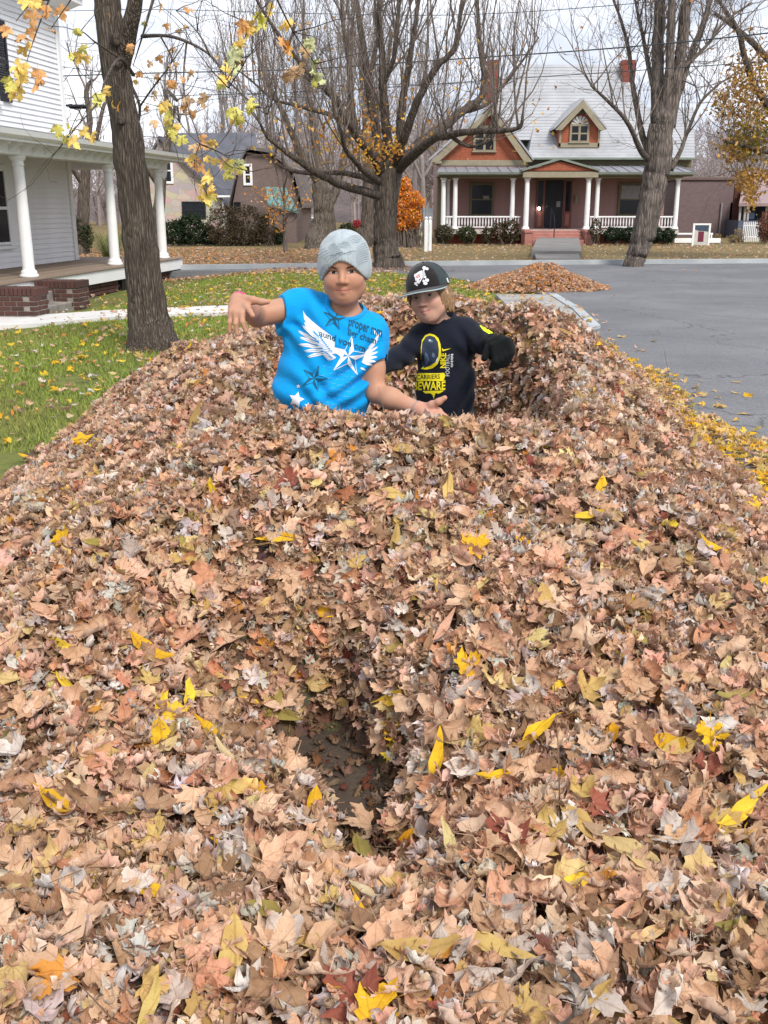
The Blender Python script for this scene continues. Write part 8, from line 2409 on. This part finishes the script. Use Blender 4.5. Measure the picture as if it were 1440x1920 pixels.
for side in (0, 1):
    for j in range(nr_):
        for i in range(nb_):
            a = R(-88) + R(176) * i / (nb_ - 1); f = j / (nr_ - 1)
            r0x, r0y = .083, .098
            ex = (.092 * math.copysign(abs(math.sin(a)) ** .85, math.sin(a))) * (1 - f) * .92 + f * .100 * math.copysign(abs(math.sin(a)) ** .72, math.sin(a))
            ey = .020 - (r0y * math.cos(a)) * (1 - f) - f * (.060 + .152 * abs(math.cos(a)) ** .55) + f * .04
            z = .031 - .008 * f - .06 * (ex / .1) ** 2 * .16 + (.0 if side else .0042)
            vs_.append(Vector(W(ex, ey, z)) - b2o)
def vid(s_, j, i): return s_ * nb_ * nr_ + j * nb_ + i
for s_ in (0, 1):
    for j in range(nr_ - 1):
        for i in range(nb_ - 1):
            q = [vid(s_, j, i), vid(s_, j, i + 1), vid(s_, j + 1, i + 1), vid(s_, j + 1, i)]; fs.append(q if s_ else q[::-1])
brimo = MB().add(vs_, fs).build('cap_brim', CAPM, boy2, True)
# pale edge piping round the brim
edge = [vs_[vid(0, nr_ - 1, i)].lerp(vs_[vid(1, nr_ - 1, i)], .5) for i in range(nb_)]
m = MB(); m.tube(edge, .0026, 6); m.build('brim_edge', flat('teal_piping', (.36, .46, .48), .6), boy2, True)
m = MB(); m.lathe([(.0, 0), (.008, .0), (.007, .004), (0, .006)], 0, 0, 12); o = m.build('cap_button', CAPM, boy2, True, loc=Vector(W(0, .020, .132)) - b2o)
# panel seams
fwz = Vector(H2 @ np.array((0, 0, -1)))
for k in range(6):
    a = R(30 + 60 * k); pl = []
    for f in np.linspace(.06, 1.02, 12):
        o_ = Vector(W(.085 * f * math.sin(a), .020 - .102 * f * math.cos(a), .25)); h_, n_, _, _ = bvC.ray_cast(o_, fwz)
        if h_ is not None: pl.append(h_ + n_ * .0006 - b2o)
    if len(pl) > 2: m = MB(); m.tube(pl, .0011, 4); m.build('seam', flat('cap_thread', (.035, .033, .036), .9), boy2, True)
# emblem: box-headed skull with crossed bones
WHT, RDI, GRY = flat('emblem_white', (.72, .72, .74)), flat('emblem_red', (.66, .10, .05)), flat('emblem_grey', (.42, .42, .45))
def dec2(name, polys, mat, bv, off=.0016):
    V2, Fz = poly_mesh(polys); return on_surface(name, V2, Fz, bv, mat, boy2, off, 3)
def blob(cx, cy, rx, ry, n=14): return [(cx + rx * math.cos(2 * PI * k / n), cy + ry * math.sin(2 * PI * k / n)) for k in range(n)]
dec2('emblem_bone', [blob(795.5, 503, 3.4, 3.2), blob(800.5, 504.5, 2.8, 2.4), [(793, 507), (796, 506), (795, 511), (792, 511)]], WHT, bvC)
dec2('emblem_bone', [blob(800.5, 525.5, 3.8, 3.2), blob(797.5, 531.5, 4.0, 2.8), [(793, 524), (797, 526), (796, 531), (792, 528)], blob(779.5, 531.5, 2.4, 2.6), blob(782, 534.5, 1.8, 1.6)], WHT, bvC)
dec2('emblem_skull', [[(778, 519), (780, 513.5), (786, 509.5), (790.5, 507.5), (792, 512), (792, 522), (789, 527.5), (786, 532), (781.5, 530.5), (779, 526)]], WHT, bvC, .0019)
dec2('emblem_skull', [[(790.8, 507.5), (795, 509), (797.5, 513.5), (797.5, 519.5), (793.5, 522.5), (792.2, 522), (792.2, 512)]], GRY, bvC, .0020)
dec2('emblem_ear', [[(776.5, 519.5), (777.5, 514.5), (779.5, 513.2), (779, 518.5)], blob(797.4, 520, 1.8, 2.4)], WHT, bvC, .0021)
dec2('emblem_number', [[(780.2, 518), (781.4, 517.6), (781.6, 519.4), (782.8, 519), (782.6, 515.8), (783.6, 515.4), (784, 521), (782.9, 521.4), (782.8, 520.2), (780.4, 521)],
                       [(784.4, 515.4), (787, 514), (787.4, 516.4), (786.6, 517), (787.4, 517.6), (787.6, 520), (785, 521.4), (784.8, 519.8), (786.2, 519), (786, 518.2), (784.9, 518.6)]], RDI, bvC, .0023)
dec2('emblem_eye', [[(785.5, 525.5), (789.5, 520.5), (788.5, 524.5), (786.5, 526)], [(779.8, 526), (782, 527), (781.8, 528.2), (780, 527.6)]], flat('emblem_black', (.02, .02, .025)), bvC, .0023)
dec2('side_logo', [[(836.5, 522), (838.5, 521), (840, 526), (843, 530.5), (841, 532), (838.4, 528)]], WHT, bvC)

# long-sleeved shirt
T2 = Field((-.25, 3.80, .62), (.62, 4.38, 1.22), .0036)
g_ = .012
T2.ecap(pelv + np.array((0, 0, -.05)), belly, (.106 + g_, .086 + g_), (.100 + g_, .082 + g_), wd2, .0); T2.ecap(belly, chest, (.100 + g_, .082 + g_), (.104 + g_, .080 + g_), wd2, .05)
T2.ecap(chest, chest + (neckb - chest) * .5, (.102 + g_, .074 + g_), (.084 + g_, .060 + g_), wd2, .04); T2.cone(shR, shL, .044, .044, .05)
T2.cone(neckb - np.array((0, 0, .04)), neckb + np.array((0, 0, .012)), .058, .052, .03)
T2.cone(shR, elR, .050, .045, .03); T2.cone(elR, wrR, .045, .036, .02); T2.cone(shL, elL, .054, .048, .03); T2.cone(elL, wrL, .048, .038, .02)
fb2 = T2.f.copy()
T2.ell(neckb + np.array((-.006, -.014, .036)), (.050, .058, .034), .006, 'sub')
T2.cone(neckb + np.array((0, 0, -.0)), neckb + np.array((-.005, .0, .08)), .046, .05, .004, 'sub')
G3 = np.stack(np.meshgrid(*[T2.lo[i] + T2.h * np.arange(T2.n[i]) for i in range(3)], indexing='ij'), -1)
def near(c_, r): return np.exp(-(np.linalg.norm(G3 - np.array(c_), axis=-1) / r) ** 2)
ff = .0065 * np.sin(G3[..., 0] * 95 + G3[..., 2] * 60) * near((elL + shL) / 2 + np.array((0, -.02, -.02)), .07) + .0060 * np.sin(G3[..., 2] * 95 + G3[..., 0] * 70) * near(elR, .09) + .006 * np.sin(G3[..., 0] * 120) * near(wrL - (wrL - elL) * .3, .05)
ff += .0060 * np.sin(G3[..., 0] * 85 - G3[..., 2] * 40 + np.sin(G3[..., 2] * 20)) * near(belly + np.array((.08, -.06, 0)), .13) + .004 * np.sin(G3[..., 2] * 46 + G3[..., 0] * 32) * near(chest, .12) + .0055 * np.sin(G3[..., 2] * 70 + G3[..., 0] * 60) * near(shL + np.array((-.03, -.04, -.08)), .08)
T2.f += ff.astype(np.float32); del G3, ff
NAVYC = cloth_mat('navy_jersey', (.0095, .012, .022), 500, .12, .10, .08)
collar(T2, fb2, [('ell', neckb + np.array((-.006, -.014, .036)), (.050, .058, .034)), ('cone', neckb + np.array((0, 0, -.0)), neckb + np.array((-.005, .0, .08)), .046, .05)], cloth_mat('navy_rib', (.012, .015, .026), 300), boy2)
me, V, Fq = T2.mesh('shirt', NAVYC, 2); bvT = world_bvh(V, Fq); place('shirt', me, boy2)
J2 = Field((-.05, 3.95, -.01), (.5, 4.34, .86), .007)
J2.ecap(pelv, pelv + np.array((0, 0, .05)), (.125, .100), (.122, .098), wd2, 0)
for hp_, fx in ((pelv + wd2 * -.06, -.02), (pelv + wd2 * .06, .02)):
    kne = np.array((hp_[0] + fx, 4.13, .36)); ank = np.array((hp_[0] + fx, 4.16, .08)); J2.cone(hp_, kne, .078, .062, .03); J2.cone(kne, ank, .060, .055, .02)
me, V, Fq = J2.mesh('trousers', cloth_mat('dark_trousers', (.025, .025, .03)), 1); place('trousers', me, boy2)
# bulky dark glove
GV = Field(wrL - .13, wrL + .13, .0036)
gc = vp(938, 655, 3.93)
GV.ell(gc, (.058, .046, .055), 0); GV.cone(wrL - (wrL - elL) * .35, gc, .043, .044, .02)
for k in range(4):
    a = vp(950 - k * 8, 640 + k * 3, 3.90); b = vp(957 - k * 9, 662 + k * 5, 3.885); c_ = vp(950 - k * 9, 681 + k * 3, 3.895)
    GV.cone(a, b, .017, .0165, .006); GV.cone(b, c_, .0165, .014, .004)
GV.cone(vp(915, 655, 3.92), vp(908, 672, 3.90), .016, .013, .008)
me, V, Fq = GV.mesh('glove', cloth_mat('black_fleece_glove', (.007, .009, .009), 300, .3, .4, .02), 1); place('glove', me, boy2)
# prints
YEL, BLK, WI = flat('yellow_ink', (.80, .68, .015)), flat('black_ink', (.012, .012, .016)), flat('white_ink2', (.62, .63, .64))
hel_o = [(789, 652), (791, 638), (797, 629), (806, 625.5), (815, 628), (822, 634), (826, 646), (827, 660), (824, 674), (820, 683), (812, 690), (800, 693), (789, 692), (795, 686), (789, 672)]
dec2('helmet_print', [hel_o], YEL, bvT)
dec2('helmet_print', [[(790, 655), (792, 641), (798, 632), (806, 629), (815, 632), (821, 641), (823, 655), (822, 668), (816, 679), (806, 686), (796, 690), (791, 684), (790, 670)]], flat('helmet_navy', (.030, .045, .075)), bvT, .0019)
dec2('helmet_shine', [blob(808, 640, 4.5, 2.2), [(797, 660), (802, 664), (806, 676), (800, 684), (796, 676)], [(811, 660), (816, 664), (815, 671), (810, 668)]], flat('helmet_blue', (.12, .17, .26)), bvT, .0022)
dec2('helmet_shine', [blob(806, 638, 2.6, 1.2), [(818, 674), (822, 668), (821, 676), (817, 681)]], WI, bvT, .0025)
V2, Fz = fit_text('NIKE', (836, 690), (0, -28), (-10.5, 0), .035); on_surface('lettering', V2, Fz, bvT, YEL, boy2, .0018, 3)
V2, Fz = fit_text('FOOTBALL', (842.5, 705), (0, -41), (-7.2, 0), .0); on_surface('lettering', V2, Fz, bvT, WI, boy2, .0018, 3)
dec2('small_lettering', [[(845, 664 + k * 3.2), (849.5 - (k % 2), 663.6 + k * 3.2), (849.5 - (k % 2), 665.6 + k * 3.2), (845, 666 + k * 3.2)] for k in range(8)], WI, bvT)
dec2('swoosh', [[(829, 652.5), (828.6, 656), (830, 658.6), (834, 657.6), (846, 653), (835, 655), (831.4, 655.2)]], YEL, bvT)
dec2('yellow_panel', [[(781, 703), (786, 699.5), (815, 700), (833, 699), (834.5, 705), (832, 712), (836, 713.5), (826, 714.5), (800, 714), (782, 714.5)]], YEL, bvT)
V2, Fz = fit_text('CARRIERS', (782, 711.5), (43, -1.2), (0, -8.6), .012); on_surface('lettering', V2, Fz, bvT, BLK, boy2, .0022, 3)
V2, Fz = fit_text('BEWARE', (776, 731), (59, -.8), (0, -15.5), .03); on_surface('lettering', V2, Fz, bvT, YEL, boy2, .0022, 3)
dec2('drip_print', [[(793, 733), (833, 732), (827, 736), (822, 738), (817, 736.5), (815, 741), (813.5, 748), (811.5, 741), (808, 737.5), (803, 737), (798, 738)]], YEL, bvT)
dec2('sleeve_patch', [[(899, 611), (908, 609), (918, 615), (931, 624), (927, 629), (917, 627), (906, 620)]], flat('fluorescent_yellow', (.62, .80, .02)), bvT)
